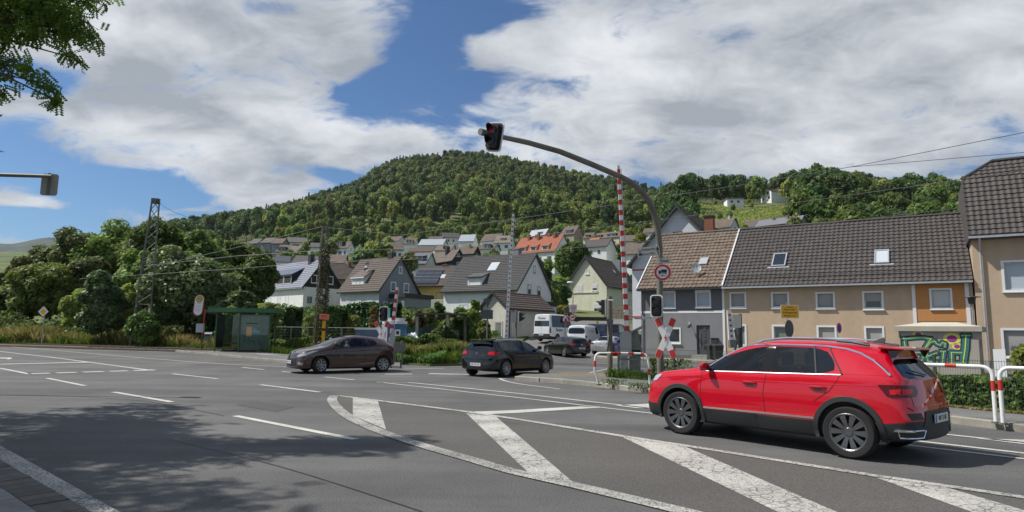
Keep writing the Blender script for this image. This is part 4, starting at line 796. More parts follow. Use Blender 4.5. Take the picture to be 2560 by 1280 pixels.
for i,(a,b,c,d) in enumerate(sk):
    k=MB(); k.X=roof_matrix((0,-.45,5.06),(1,0,0),(0,5.49,4.74)); k.box(a,b,c,c+.08,.03,.17,ZINC); k.box(a,b,d-.1,d,.03,.17,ZINC); k.box(a,a+.08,c+.08,d-.1,.03,.17,ZINC); k.box(b-.08,b,c+.08,d-.1,.03,.17,ZINC); k.box(a-.25,b+.25,c-.14,c,.03,.075,ZINC); rw_=k.build('roof_window',broof)
    k2=MB(); k2.X=k.X; k2.box(a+.08,b-.08,c+.08,d-.1,.02,.13,GLASS if i==0 else CURT); k2.build('pane',rw_)
rc=MB(); rc.tube([(0,5.04,9.86),(14.0,5.04,9.86)],.1,RT_DK,8); rc.build('ridge_cap',broof)
# snow guard rails
sg=MB(); sg.tube([(.2,-.05,5.72),(13.8,-.05,5.72)],.015,TRIMD,5); sg.tube([(.2,-.02,5.62),(13.8,-.02,5.62)],.015,TRIMD,5); sg.build('snow_guard',broof)
# tall beige house at the right edge
TO=Vector((26.3,36.0,0)); T_He,T_Hr,T_D=7.52,11.15,1.35
def tall():
    w=9.; e=EE; n=NN
    HT=[wrect(2508,655,2600,724,TO),wrect(2508,826,2600,890,TO),wrect(2720,655,2800,724,TO)]
    t=thing('house','tall beige house with steep dark roof at the right edge','house',(TO.x,TO.y,0),PH)
    mb=MB(); holes_wall(mb,0,w,-.3,T_He+.1,HT,BEIGE); D=8.; mb.add([(0,0,-.3),(0,0,T_He),(0,D,T_He),(0,D,-.3),(w,0,-.3),(w,0,T_He),(w,D,T_He),(w,D,-.3)],[(0,1,2,3),(4,7,6,5),(3,2,6,7)],BEIGE); mb.build('wall',t)
    rf=MB(); o=.55; x0=-.16; x1=w+.5; sl=Vector((0,T_D+o,T_Hr-T_He)); H2=T_Hr+1.15; ya=T_D+1.0; hip=1.6
    v=[(x0,-o,T_He),(x1,-o,T_He),(x1,T_D,T_Hr),(x0,T_D,T_Hr),(x0+hip,ya,H2),(x1,ya,H2),(x0,-o,T_He-.2),(x1,-o,T_He-.2),(x0,D+.5,T_He-.2),(x1,D+.5,T_He-.2),(x0,D-T_D,T_Hr),(x0+hip,D-ya,H2),(x1,D-ya,H2),(x1,D-T_D,T_Hr),(x0,D+.5,T_He),(x1,D+.5,T_He)]
    rf.add(v,[(0,1,2,3),(3,2,5,4),(0,6,7,1),(6,8,9,7),(3,4,11,10),(4,5,12,11),(10,11,12,13),(14,10,13,15),(1,7,9,15,13,12,5,2),(0,3,10,14,8,6)],RT_DK); roof=rf.build('roof',t)
    s1=math.hypot(T_D+o,T_Hr-T_He); s2=math.hypot(1.0,1.15)
    tiled_slope(roof,(x0,-o,T_He+.05),(1,0,0),(0,T_D+o,T_Hr-T_He),5.2,s1,.30,.34,RT_DK,seed=3,limit=240)
    # upper slope, clipped by the hip
    tw=.3; n_=int(s2/.34)
    me=tile_mesh(tw,.36,RT_DK); Mx=roof_matrix((x0,T_D,T_Hr+.05),(1,0,0),(0,1.0,1.15))
    for j in range(n_):
        i0=int((hip*(j+.6)/n_)/tw)
        for i in range(i0,17): o_=link('roof_tile',me,roof); o_.matrix_local=Mx@Matrix.Translation((i*tw,j*.34,0))
    rc=MB(); rc.tube([(x0,T_D,T_Hr+.08),(x0+hip,ya,H2+.08),(x1,ya,H2+.08)],.11,RT_DK,8); rc.build('ridge_cap',roof)
    g=MB(); g.box(x0,x1,-o-.16,-o-.01,T_He-.16,T_He-.04,ZINC); g.cyl((.35,-o-.05,T_He-.15),(.35,-.12,T_He-.9),.055,ZINC); g.cyl((.35,-.12,T_He-.9),(.35,-.12,.2),.055,ZINC); g.build('gutter',t)
    for i,(a,b,c,d) in enumerate(HT): window(t,T((a+b)/2,0,c),b-a,d-c,rec=.13,surround=.12,blind=1 if i==1 else 0,pane=CURT)
    pl=MB(); pl.box(-.03,w,-.04,-.003,-.3,.5,CONC); pl.build('plinth',t)
    return t
tall()
ap=drape('house_forecourt',[tuple((ORG+EE*s+NN*k)[:2]) for s,k in ((-3,-3.2),(21,-3.2),(21,.1),(-3,.1))],.10,M('paving_pale',(.30,.27,.21),.9,var=.2,vs=3,dirt=.3),skirt=.12)
# station building
def shed():
    WAL=M('render_shed',(.52,.50,.43),.95,var=.12,vs=1.5,bump=.2,dirt=.45)
    t=gable_house('','small old station building with cream walls and brown tiled roof behind the barrier',WAL,RT_BR,far=False,tiles=(.36,.3,.02,.045),wins=[('L',-.6,-.2,.9,2.0,dict(frame=M('frame_pale',(.4,.4,.36),.7),pane=M('door_pale',(.33,.35,.33),.7),sill=False)),('F',-2.0,.2,.8,1.8,dict(frame=WAL,pane=M('door_blue',(.36,.42,.50),.7),sill=False)),('F',2.2,.0,.8,1.9,dict(frame=WAL,pane=M('door_pale',(.33,.35,.33),.7),sill=False))],fit=SHED,cat='building',name='station_building',verge=.15,depthdrop=2.5)
    cx,cy,phi,L,W,He,Hr,z0=SHED
    m=MB(); m.cyl((-L/2+.4,-W/2-.08,He-.2),(-L/2+.4,-W/2-.08,-.8),.05,TRIMD); m.cyl((L/2-2,-W/2-.5,He-.1),(L/2-2,-W/2-.08,He-.7),.04,ZINC); m.cyl((L/2-2,-W/2-.08,He-.7),(L/2-2,-W/2-.08,-.8),.04,ZINC); m.build('downpipe',t)
    m=MB(); m.box(-L/2-.02,L/2+.02,-W/2-.03,-W/2-.004,-2.,-.15,CONCD); m.build('plinth',t)
SHED=(.55,62.4,R(48),6.4,3.1,3.05,4.6,.95)
shed()
# ------------------------------------------------------------------ vegetation
LF_MID=leafmat('leaf_mid',(.165,.22,.055),(.07,.10,.028)); LF_LIGHT=leafmat('leaf_light',(.26,.31,.075),(.13,.165,.04)); LF_DARK=leafmat('leaf_dark',(.095,.145,.045),(.045,.075,.026))
LF_OLIVE=leafmat('leaf_olive',(.19,.22,.075),(.09,.115,.04)); LF_SPR=leafmat('needle',(.055,.085,.04),(.03,.05,.024),trans=.1); LF_SILV=leafmat('leaf_silvery',(.16,.215,.08),(.05,.08,.026),rough=.45)
LF_DRY=leafmat('grass_dry',(.34,.30,.12),(.15,.16,.05),vs=.6); LF_GRASS=leafmat('grass_blade',(.14,.20,.035),(.06,.10,.02),vs=.7); LF_THUJA=leafmat('thuja',(.07,.13,.035),(.028,.055,.018),trans=.15); LF_GOLD=leafmat('leaf_golden',(.30,.30,.05),(.12,.15,.03)); LF_BR=leafmat('leaf_bramble',(.15,.22,.05),(.07,.11,.028),vs=.8); LF_RED=leafmat('leaf_reddish',(.16,.07,.045),(.07,.05,.025))
BARK=M('bark',(.085,.070,.055),.95,var=.35,vs=6,bump=.8,bs=12); DEADW=M('dead_wood',(.17,.15,.13),.95,var=.2)
def leafcloud(C_,Rr,n,size,rng,asp=1.6,up=.55,shell=.6,flat=1.0,outw=1.0):
    """quads scattered through the outer shells of lobes. C_ (k,3) centres, Rr (k,3) radii"""
    C_=np.asarray(C_,float);Rr=np.asarray(Rr,float)
    w=(Rr[:,0]*Rr[:,1]+Rr[:,0]*Rr[:,2])**1.; w/=w.sum(); k=rng.choice(len(C_),n,p=w)
    d=rng.normal(size=(n,3)); d/=np.linalg.norm(d,axis=1)[:,None]; r=shell+(1.06-shell)*rng.random(n)**.6
    p=C_[k]+d*Rr[k]*r[:,None]
    nr=d*outw+rng.normal(size=(n,3))*.55; nr[:,2]+=up; nr/=np.linalg.norm(nr,axis=1)[:,None]
    t=np.cross(nr,rng.normal(size=(n,3))); t/=np.linalg.norm(t,axis=1)[:,None]; b=np.cross(nr,t)
    s=size*(.6+.8*rng.random(n))[:,None]
    return np.stack([p-t*s*asp*.5,p+b*s*.42-t*s*.05,p+t*s*asp*.5,p-b*s*.42+t*s*.05],axis=1)
def lobes(rng,rad,h0,h1,n,lr=.42,squash=.8,top=1.0):
    C_=[];Rr=[]
    zc=(h0+h1)/2; hz=(h1-h0)/2
    for i in range(n):
        while True:
            d=rng.normal(size=3); d/=np.linalg.norm(d)
            if d[2]>-.75: break
        q=.45+.35*rng.random(); l=rad*lr*(.65+.6*rng.random())
        C_.append((d[0]*(rad-l*.85)*q/.76,d[1]*(rad-l*.85)*q/.76,zc+d[2]*(hz-l*squash*.9)*q/.78)); Rr.append((l,l,l*squash))
    C_.append((0,0,zc)); Rr.append((rad*.6,rad*.6,hz*.7))
    return np.array(C_),np.array(Rr)
def trunk_mesh(rng,h,r,C_=None,nb=6,m=None):
    mb=MB(); m=m or BARK; pts=[(0,0,-.4)]; x=y=0
    for i in range(1,6): x+=rng.normal()*.05*h/5;y+=rng.normal()*.05*h/5; pts.append((x,y,h*i/5))
    mb.tube(pts,r,m,8,rs=[r*1.25]+[r*(1-.16*i) for i in range(1,6)])
    if C_ is not None:
        for k in range(min(nb,len(C_)-1)):
            c=Vector(C_[k]); a=Vector(pts[2+k%3]); mid=(a+c)/2+Vector((0,0,-.15*h/5)); mb.tube([a,mid,c],r*.4,m,5,rs=[r*.45,r*.28,r*.08])
    return mb.mesh('trunk',True)
def make_tree(name,seed,rad,h0,h1,nl,nleaf,ls,m,tr=None,lr=.42,squash=.8):
    rng=np.random.default_rng(seed); C_,Rr=lobes(rng,rad,h0,h1,nl,lr,squash); cm=qmesh(name+'_crown',leafcloud(C_,Rr,nleaf,ls,rng),m)
    return cm,trunk_mesh(rng,h0+(h1-h0)*.5,tr or rad*.05,C_)
def combo(name,seed,rad,h0,h1,nl,nleaf,ls,m):
    """far tree: one mesh, crown and stem"""
    cm,tm=make_tree(name,seed,rad,h0,h1,nl,nleaf,ls,m); bm=bmesh.new(); bm.from_mesh(cm); k=len(bm.faces); bm.from_mesh(tm); bm.faces.ensure_lookup_table()
    for f in bm.faces[k:]: f.material_index=1
    me=bpy.data.meshes.new(name); bm.to_mesh(me); bm.free(); me.materials.append(m); me.materials.append(BARK); return me
def spruce(name,seed,h,rad,n,ls,m=LF_SPR):
    rng=np.random.default_rng(seed); z=h*(.1+.9*rng.random(n)**1.25); r=rad*(1-z/h)**.85*(.35+.65*rng.random(n)**.5)+.1; tier=.75+.25*np.sin(z*2*math.pi/(h/11)); r*=tier; a=rng.random(n)*2*math.pi
    p=np.stack([r*np.cos(a),r*np.sin(a),z-.18*r],1); t=np.stack([np.cos(a),np.sin(a),-.35+0*a],1)+rng.normal(size=(n,3))*.25; t/=np.linalg.norm(t,axis=1)[:,None]; nr=np.cross(t,np.cross(np.tile([0,0,1.],(n,1)),t)); nr+=rng.normal(size=(n,3))*.4; b=np.cross(nr,t); b/=np.linalg.norm(b,axis=1)[:,None]; s=ls*(.6+.8*rng.random(n))[:,None]
    V=np.stack([p-t*s*.8,p+b*s*.35,p+t*s*.8,p-b*s*.35],1); cm=qmesh(name,V,m); bm=bmesh.new(); bm.from_mesh(cm); k=len(bm.faces); mb=MB(); mb.cyl((0,0,-.3),(0,0,h*.95),h*.014,BARK,.03,6); bm.from_mesh(mb.mesh('x')); bm.faces.ensure_lookup_table()
    for f in bm.faces[k:]: f.material_index=1
    me=bpy.data.meshes.new(name); bm.to_mesh(me); bm.free(); me.materials.append(m); me.materials.append(BARK); return me
FT=[combo('far_tree_a',11,4.4,1.5,11,13,1000,.8,LF_MID),combo('far_tree_b',12,4.0,1.5,12,12,950,.78,LF_DARK),combo('far_tree_c',13,4.2,1.2,10,14,1000,.76,LF_LIGHT),combo('far_tree_d',14,3.4,1.5,12.5,11,900,.72,LF_OLIVE),combo('far_tree_e',15,4.8,1.,11.5,15,1100,.85,LF_MID),combo('far_tree_f',16,3.0,.8,7,9,650,.62,LF_LIGHT),spruce('far_spruce',17,14,2.6,700,.9),combo('far_tree_h',18,4.2,1.,12.5,14,1000,.8,LF_DARK)]
HOUSES=[(o.location.x,o.location.y) for o in bpy.data.objects if o.parent is None and o.get('category') in('house','building')]
HX=np.array(HOUSES)
def scatter():
    rng=np.random.default_rng(5); far=[];vil=[]
    def clear(x,y,rr):   # keep houses in view: nothing on them or right in front of them
        d=HX-np.array([x,y]); 
        if (np.hypot(d[:,0],d[:,1])<rr).any(): return False
        if abs(x/y-148.8/355.3+.006)<.030 and 200<y<352: return False
        t=HX[:,0]/HX[:,1]; dy=HX[:,1]-y
        return not ((np.abs(t-x/y)*HX[:,1]<6.5)&(dy>0)&(dy<(34 if x/y<.3 else 20))).any()
    cell={}
    def ok(x,y,s):
        c=(int(x//s),int(y//s))
        for i in (-1,0,1):
            for j in (-1,0,1):
                for (a,b) in cell.get((c[0]+i,c[1]+j,s),()):
                    if (a-x)**2+(b-y)**2<s*s: return False
        cell.setdefault((c[0],c[1],s),[]).append((x,y)); return True
    N=70000; yy=np.sqrt(rng.random(N)*(1150**2-85**2)+85**2); tt=-.92+2.0*rng.random(N)
    for y,t in zip(yy,tt):
        px=1280+t*F; x=t*y
        w=px>1660; l=px<640
        if w:
            if y>520: continue
            # meadow under the villa
            if 1735<px<1975 and 140<y<325:
                if rng.random()<.90: continue
                s=4.;k=5;sc=.28+.3*rng.random()
            elif y<120: continue
            elif y<235: s=6.2;k=int(rng.choice([2,0,0,1,4,3,7]));sc=.65+.5*rng.random()
            else: s=7.4;k=int(rng.choice([0,1,4,2,7,7,1,1]));sc=.95+.65*rng.random()
            if not clear(x,y,7): continue
        elif l:
            if y<95 or y>780: continue
            s=9.5;k=int(rng.choice([0,1,7,7,4,1]));sc=1.1+.6*rng.random()
        else:
            if y<110: continue
            if y>960: continue
            if y<345:
                if rng.random()<.35: continue
                s=8.;k=int(rng.choice([2,0,5,5,3,2,4,7]));sc=.42+.33*rng.random()
                if not clear(x,y,8.5): continue
            elif y<430: s=7.;k=int(rng.choice([2,2,5,0,3,4]));sc=.6+.4*rng.random()
            elif y<560: s=8.4;k=int(rng.choice([0,2,0,4,1,3,2]));sc=1.15+.6*rng.random()
            else:
                band=math.sin(px/70.+y/60.)+math.sin(px/160.-y/90.+2)
                s=8.3;k=int(rng.choice([3,3,2,0,3] if band>.6 else [1,7,6,1,0,7] if band<-.6 else [0,4,1,3,0,7]));sc=1.0+.65*rng.random()**1.5
        hgt=(12.5,12.5,11,13,12.3,8,14,13)[k]*sc*1.1; tp=1280+F*x/y; ytop=838+.015*(tp-1280)-F*(zg(x,y)+hgt-EYE)/y*.985
        if ytop<np.interp(tp,[p[0] for p in SK],[p[1] for p in SK])-(16 if y>500 else 24 if w else 10): continue
        if tp<640 and y<420 and ytop<np.interp(tp,[0,60,230,300,430,480,560,640],[690,640,560,545,543,560,580,590]): continue
        if not ok(x,y,s): continue
        (far if y>345 or w and y>235 else vil).append((y,x,k,sc,rng.random()*6.28))
    return vil,far
VIL,FAR=scatter()
LABT=['round green tree on the wooded slope','dark broadleaf tree on the wooded slope','light green tree on the wooded slope','slender olive green tree on the wooded slope','broad spreading green tree on the wooded slope','small light green bushy tree between the village gardens','dark pointed spruce on the wooded slope','dense dark green tree on the wooded slope']
allt=sorted(VIL+FAR); ind=allt[:290]; rest=allt[290:]
for y,x,k,sc,a in ind:
    o=link('spruce_tree' if k==6 else 'tree',FT[k],None,(x,y,zg(x,y)-.2),(0,0,a)); o.scale=(sc,sc,sc*(1.05+.2*math.sin(a*9))); tag(o,LABT[k],'tree','trees of the wooded valley side, '+LABT[k].split(' on ')[0].split(' between ')[0])
def forest(pts):
    me=bpy.data.meshes.new('forest'); me.from_pydata([(x,y,zg(x,y)-.3) for y,x,k,sc,a in pts],[],[])
    for nm,i in (('sc',3),('rot',4)):
        at=me.attributes.new(nm,'FLOAT','POINT'); at.data.foreach_set('value',[float(p[i]) for p in pts])
    at=me.attributes.new('kind_id','INT','POINT'); at.data.foreach_set('value',[int(p[2]) for p in pts])
    col=bpy.data.collections.new('tree_prototypes')
    for i,m in enumerate(FT): o=bpy.data.objects.new('tree_prototype_%s'%'abcdefgh'[i],m); col.objects.link(o)
    ng=bpy.data.node_groups.new('forest_scatter','GeometryNodeTree'); ng.interface.new_socket('Geometry',in_out='INPUT',socket_type='NodeSocketGeometry'); ng.interface.new_socket('Geometry',in_out='OUTPUT',socket_type='NodeSocketGeometry'); N=ng.nodes
    gi=N.new('NodeGroupInput');go=N.new('NodeGroupOutput'); ci=N.new('GeometryNodeCollectionInfo'); ci.inputs['Collection'].default_value=col; ci.inputs['Separate Children'].default_value=True; ci.inputs['Reset Children'].default_value=True
    ip=N.new('GeometryNodeInstanceOnPoints'); ip.inputs['Pick Instance'].default_value=True
    def na(n,t): q=N.new('GeometryNodeInputNamedAttribute'); q.data_type=t; q.inputs[0].default_value=n; return [o for o in q.outputs if o.enabled][0]
    cx=N.new('ShaderNodeCombineXYZ'); L=ng.links; L.new(na('rot','FLOAT'),cx.inputs[2]); L.new(gi.outputs[0],ip.inputs['Points']); L.new(ci.outputs[0],ip.inputs['Instance']); L.new(na('kind_id','INT'),ip.inputs['Instance Index']); L.new(cx.outputs[0],ip.inputs['Rotation']); vm=N.new('ShaderNodeVectorMath'); vm.operation='SCALE'; vm.inputs[0].default_value=(.86,.86,1.25); L.new(na('sc','FLOAT'),vm.inputs['Scale']); L.new(vm.outputs[0],ip.inputs['Scale']); L.new(ip.outputs[0],go.inputs[0])
    o=link('forest',me); md=o.modifiers.new('scatter','NODES'); md.node_group=ng; tag(o,'dense mixed forest covering the rounded hill behind the village','forest',kind='stuff'); return o
forest(rest)
# bare and half dead spruces on the sky line
def snag(seed,h,branches=True,full=.3):
    rng=np.random.default_rng(seed); mb=MB(); mb.cyl((0,0,-1),(.2*rng.normal(),.2*rng.normal(),h),.16,DEADW,.02,5)
    if branches:
        for i in range(26):
            z=h*(.35+.63*rng.random()); a=rng.random()*6.28; l=(1-z/h)*h*.22+.3; mb.cyl((0,0,z),(l*math.cos(a),l*math.sin(a),z-.1*l+rng.normal()*.2),.05,DEADW,.01,4,False)
    return mb.mesh('snag')
SN=[snag(1,16),snag(2,13,False),snag(3,18),snag(4,11)]
for i,(px,d,s,k,sh) in enumerate([(1123,880,1.25,0,8),(1147,880,1.0,3,5),(1153,885,1.1,0,6),(1165,880,.9,1,6),(1176,880,.8,2,5),(1214,880,1.1,1,6),(1236,880,1.,2,8),(1246,880,1.,0,8),(1256,880,1.,1,7),(1268,880,.9,2,7),(912,850,1.2,1,8),(884,830,1.35,1,6),(862,815,1.3,1,5),(838,800,1.2,0,3),(830,800,1.1,1,4),(812,800,1.2,0,1),(822,790,.9,2,2),(790,790,1.1,0,0),(775,780,1,2,0),(1754,430,.8,0,3),(1833,425,.7,3,2),(1855,430,.8,1,4),(1875,420,.8,2,2),(1898,428,.6,1,2),(1908,420,.7,0,2)]):
    x=(px-1280)/F*d; o=link('bare_spruce',SN[k],None,(x,d,zg(x,d)+5+sh),(0,0,i)); o.scale=(s,s,s*.8); tag(o,'thin leafless spruce stem standing up from the ridge line','tree','bare spruces on the ridge line')
for i,(px,d,s) in enumerate([(1290,880,1.1),(1330,875,.9),(760,780,1.3),(768,790,1.0),(800,795,1.0),(1238,878,.8),(925,850,.9),(1800,430,.7),(840,810,1.2)]):
    x=(px-1280)/F*d; o=link('spruce_tree',FT[6],None,(x,d,zg(x,d)+5),(0,0,i)); o.scale=(s,s,s); tag(o,'dark living spruce on the ridge line','tree','living spruces on the ridge line')
# ---- nearer trees
def tree(label,px,ytop,d,wpx,m,seed,nleaf=9000,ls=.34,group=None,base=None,name='tree',cat='tree',lr=.40,h0=.12,yz=None,nl=None,squash=.85):
    c=P(px,ytop,d); z0=zg(c.x,c.y)+.05 if yz is None else yz; h=c.z-z0; rad=wpx/F*d/2; rng=np.random.default_rng(seed)
    t=thing(name,label,cat,(c.x,c.y,z0),0,group); n=nl or 16; C_,Rr=lobes(rng,rad,h*h0,h,n,lr,squash); cm=qmesh('crown',leafcloud(C_,Rr,nleaf,ls,rng,shell=.45),m); link('crown',cm,t); link('trunk',trunk_mesh(rng,h*.6,max(.08,rad*.05),C_,8),t); return t
WB='trees of the wooded bank left of the road'
for a in [('low dark crown at the far left edge of the wooded bank',-50,690,70,150,LF_MID,21),('rounded mid green crown near the left edge of the wooded bank',62,628,74,120,LF_OLIVE,22),('tall light crown under the left signal arm',148,588,76,160,LF_OLIVE,23),('dark crown in the middle of the wooded bank',225,548,74,170,LF_OLIVE,24),
 ('tallest light green crown left of the big lattice mast',300,528,74,190,LF_LIGHT,25),('dense crown right behind the big lattice mast',415,532,70,200,LF_MID,26),('dark rounded crown at the right end of the wooded bank',520,568,68,150,LF_MID,27),('low crown beside the last far roofs',588,590,72,90,LF_MID,28),
 ('shaded lower crown left of the yield diamond sign',10,705,60,150,LF_MID,29),('shaded lower crown above the yellow diamond sign',130,640,60,170,LF_LIGHT,30),('shaded lower crown in the middle gap of the bank',215,625,62,150,LF_OLIVE,31),('lower crown between the mast and the silvery maple',345,610,58,130,LF_LIGHT,32),('light bush between two silvery trees',205,720,54,110,LF_LIGHT,33),('light bush left of the mast foot',330,700,52,80,LF_LIGHT,34),('dark filler crown behind the bus shelter',560,640,54,150,LF_MID,36)]:
    tree(*a,nleaf=17000,ls=.27,group=WB,lr=.30,nl=34)
tree('big silvery leaved maple behind the bus stop sign',480,592,49,225,LF_SILV,41,nleaf=26000,ls=.24,h0=.03,lr=.34,nl=34)
tree('smaller silvery leaved maple left of the lattice mast foot',268,668,47,120,LF_SILV,42,nleaf=12000,ls=.22,h0=.03,lr=.36,nl=20)
tree('shaded leafy shrub tree hiding the mast foot',362,775,44.5,90,LF_MID,43,nleaf=6000,ls=.2,h0=.0)
tree('dark leafy tree left of the blue roofed house',640,612,72,125,LF_MID,44,nleaf=10000,ls=.36,h0=.05)
tree('dark bushy tree directly above the shelter roof',600,700,47,110,LF_DARK,45,nleaf=9000,ls=.22,h0=0)
tree('light leafed bush top left of the shelter roof',580,765,44,70,LF_LIGHT,46,nleaf=3500,ls=.2,h0=0)
tree('leafy creeper bush behind the right end of the shelter',675,738,46,75,LF_MID,47,nleaf=6000,ls=.18,h0=0)
tree('broad dark bush behind the shelter glass',610,790,43.5,110,LF_DARK,48,nleaf=6000,ls=.18,h0=0)
tree('large round green tree in front of the red terrace',1432,590,120,100,LF_MID,51,nleaf=11000,ls=.5,h0=.05,lr=.5)
tree('dark garden tree right of the large white house',1345,640,100,80,LF_DARK,52,nleaf=7000,ls=.4,h0=.05)
tree('lower light garden tree beside the white gable',1378,715,90,55,LF_LIGHT,53,nleaf=5000,ls=.35,h0=0)
tree('dark shrub tree between the white gable and the cream house',1400,690,98,60,LF_DARK,54,nleaf=5000,ls=.35,h0=0)
tree('pale green tree behind the grey gable roof',905,606,135,80,LF_SILV,55,nleaf=7000,ls=.5,h0=0)
tree('fresh green tree above the grey house chimney',955,600,140,75,LF_LIGHT,56,nleaf=7000,ls=.5,h0=0)
tree('golden green conifer beside the curved signal mast',1604,570,190,44,LF_GOLD,57,nleaf=4000,ls=.6,h0=0,lr=.5)
tree('dark clipped looking cypress left of the tall boom',1552,618,140,18,LF_THUJA,58,nleaf=2500,ls=.4,h0=0,lr=.6)
tree('dark fir beside the silvery roof',1172,580,290,24,LF_SPR,59,nleaf=1500,ls=.9,h0=0)
tree('bright garden shrub below the cream house',1412,760,80,44,LF_GOLD,60,nleaf=2500,ls=.25,h0=0)
# ---- shrubs and hedges : boxes full of leaves
def hedge(label,pts,h,w,m,n,ls,name='hedge',cat='hedge',rnd=.25,taper=.0,z=None,seed=1,group=None):
    """pts world polyline"""
    rng=np.random.default_rng(seed); P_=[np.array(p[:2]) for p in pts]; L=[0]
    for a,b in zip(P_,P_[1:]): L.append(L[-1]+np.linalg.norm(b-a))
    s=rng.random(n)*L[-1]; i=np.clip(np.searchsorted(L,s)-1,0,len(P_)-2); La=np.array(L); t=(s-La[i])/(La[i+1]-La[i]); A=np.array(P_)[i];B=np.array(P_)[i+1]; c=A+(B-A)*t[:,None]; d=(B-A)/np.linalg.norm(B-A,axis=1)[:,None]; nn=np.stack([-d[:,1],d[:,0]],1)
    face=rng.random(n); u=rng.uniform(-1,1,n); q=rng.random(n); top=face<.38
    hh=h*(1+rnd*(np.sin(s*1.7+seed)*.35+np.sin(s*4.3)*.25+np.sin(s*.6+2*seed)*.4))
    off=np.where(top,u*w/2,np.sign(u)*w/2*(1-.25*rng.random(n))*(1-taper*q)); zz=np.where(top,hh*(1-.12*rng.random(n)),hh*q)
    off+=rng.normal(size=n)*.05*w; xy=c+nn*off[:,None]; zb=np.array([zg(a,b) if z is None else z for a,b in xy]); p=np.column_stack([xy,zb+zz+.06])
    out=np.column_stack([nn*np.sign(off)[:,None]*(~top)[:,None],np.where(top,1.2,.35)]); nr=out+rng.normal(size=(n,3))*.55; nr/=np.linalg.norm(nr,axis=1)[:,None]; tt=np.cross(nr,rng.normal(size=(n,3))); tt/=np.linalg.norm(tt,axis=1)[:,None]; b=np.cross(nr,tt); sz=ls*(.6+.8*rng.random(n))[:,None]
    V=np.stack([p-tt*sz*.75,p+b*sz*.42,p+tt*sz*.75,p-b*sz*.42],1); o0=np.array([*P_[0],0]); V=V-o0
    o=link(name,qmesh(name,V,m),None,(P_[0][0],P_[0][1],0)); tag(o,label,cat,group); co=MB(); zz0=zg(*P_[0]) if z is None else z
    for a,b in zip(P_,P_[1:]):
        dd=(b-a)/np.linalg.norm(b-a); k=np.array([-dd[1],dd[0]])*w*.36; za=zg(*a) if z is None else z; zb_=zg(*b) if z is None else z
        q=[(*(a-k-o0[:2]),za),(*(a+k-o0[:2]),za),(*(b+k-o0[:2]),zb_),(*(b-k-o0[:2]),zb_)]; co.add(q+[(x,y,zq+h*.72) for x,y,zq in q],[(0,1,5,4),(1,2,6,5),(2,3,7,6),(3,0,4,7),(4,5,6,7)],CORE)
    co.build('dark_core',o); return o  # solid dark box filling the inside of the leaf shell
CORE=M('hedge_core',(.03,.032,.016),.95,var=.5,vs=8)
def wp(px,d): r=ray(px,800); return (r[0]*d,d)
hedge('low green hedge between the bus shelter and the crossing',[wp(685,41.5),wp(760,40.8),wp(860,39.6),wp(940,38.6)],.75,.8,LF_BR,9000,.11,seed=3,rnd=.45)
hedge('overgrown green hedge bank along the track right of the flashing cross',[wp(1000,36.2),wp(1080,35.8),wp(1200,35.2),wp(1228,35)],1.05,1.3,LF_BR,12000,.12,seed=4,rnd=.5)
hedge('long clipped yew hedge below the grey gable house',[wp(880,56),wp(990,54)],3.3,1.6,LF_THUJA,9000,.2,seed=5,rnd=.12)
hedge('big clipped conifer cube right of the shelter',[wp(716,50),wp(745,50)],3.0,2.0,LF_THUJA,8000,.16,name='clipped_conifer',cat='conifer',rnd=.08,seed=6)
hedge('clipped dark conifer right of the second lattice mast',[wp(826,50),wp(860,50)],3.0,2.0,LF_THUJA,8000,.16,name='clipped_conifer',cat='conifer',rnd=.1,seed=7)
tree('light shrub between the two clipped conifers',785,775,48,50,LF_LIGHT,61,nleaf=3000,ls=.16,h0=0); tree('light shrub beside the long yew hedge',885,775,50,44,LF_LIGHT,62,nleaf=3000,ls=.16,h0=0)
tree('leafy ivy covered bush in front of the white house wall',1160,765,46,110,LF_MID,63,nleaf=9000,ls=.18,h0=0,lr=.34); tree('upright ivy column on the old post left of the station building',1186,738,44,42,LF_LIGHT,64,nleaf=4500,ls=.15,h0=0,lr=.5)
tree('ivy mass beside the back of the road signs',1214,790,42,46,LF_MID,65,nleaf=4000,ls=.14,h0=0); tree('dark bramble heap under the garden pergola',1110,800,42,80,LF_DARK,66,nleaf=6000,ls=.15,h0=0)
tree('reddish garden shrub behind the white tarpaulin heap',1052,770,46,40,LF_RED,67,nleaf=2500,ls=.14,h0=0); tree('garden shrub with pale plumes behind the blue cabin',1020,778,47,40,LF_LIGHT,68,nleaf=2500,ls=.14,h0=0)
tree('climbing plant with brown dry leaves left of the crossing signal',934,758,42,30,leafmat('leaf_brown',(.20,.13,.05),(.10,.09,.03)),69,nleaf=3500,ls=.13,h0=0,squash=1.2)
tree('garden greenery between grey gable and pergola',1075,765,50,60,LF_MID,70,nleaf=4000,ls=.18,h0=0)
tree('small dense bush in front of the yellow house',1100,745,62,36,LF_DARK,71,nleaf=2500,ls=.2,h0=0)
tree('bushy garden tree left of the blue roofed house wall',655,745,62,60,LF_LIGHT,72,nleaf=4000,ls=.22,h0=0)
tree('green shrub row below the white and black house',800,770,60,70,LF_MID,73,nleaf=4500,ls=.22,h0=0)
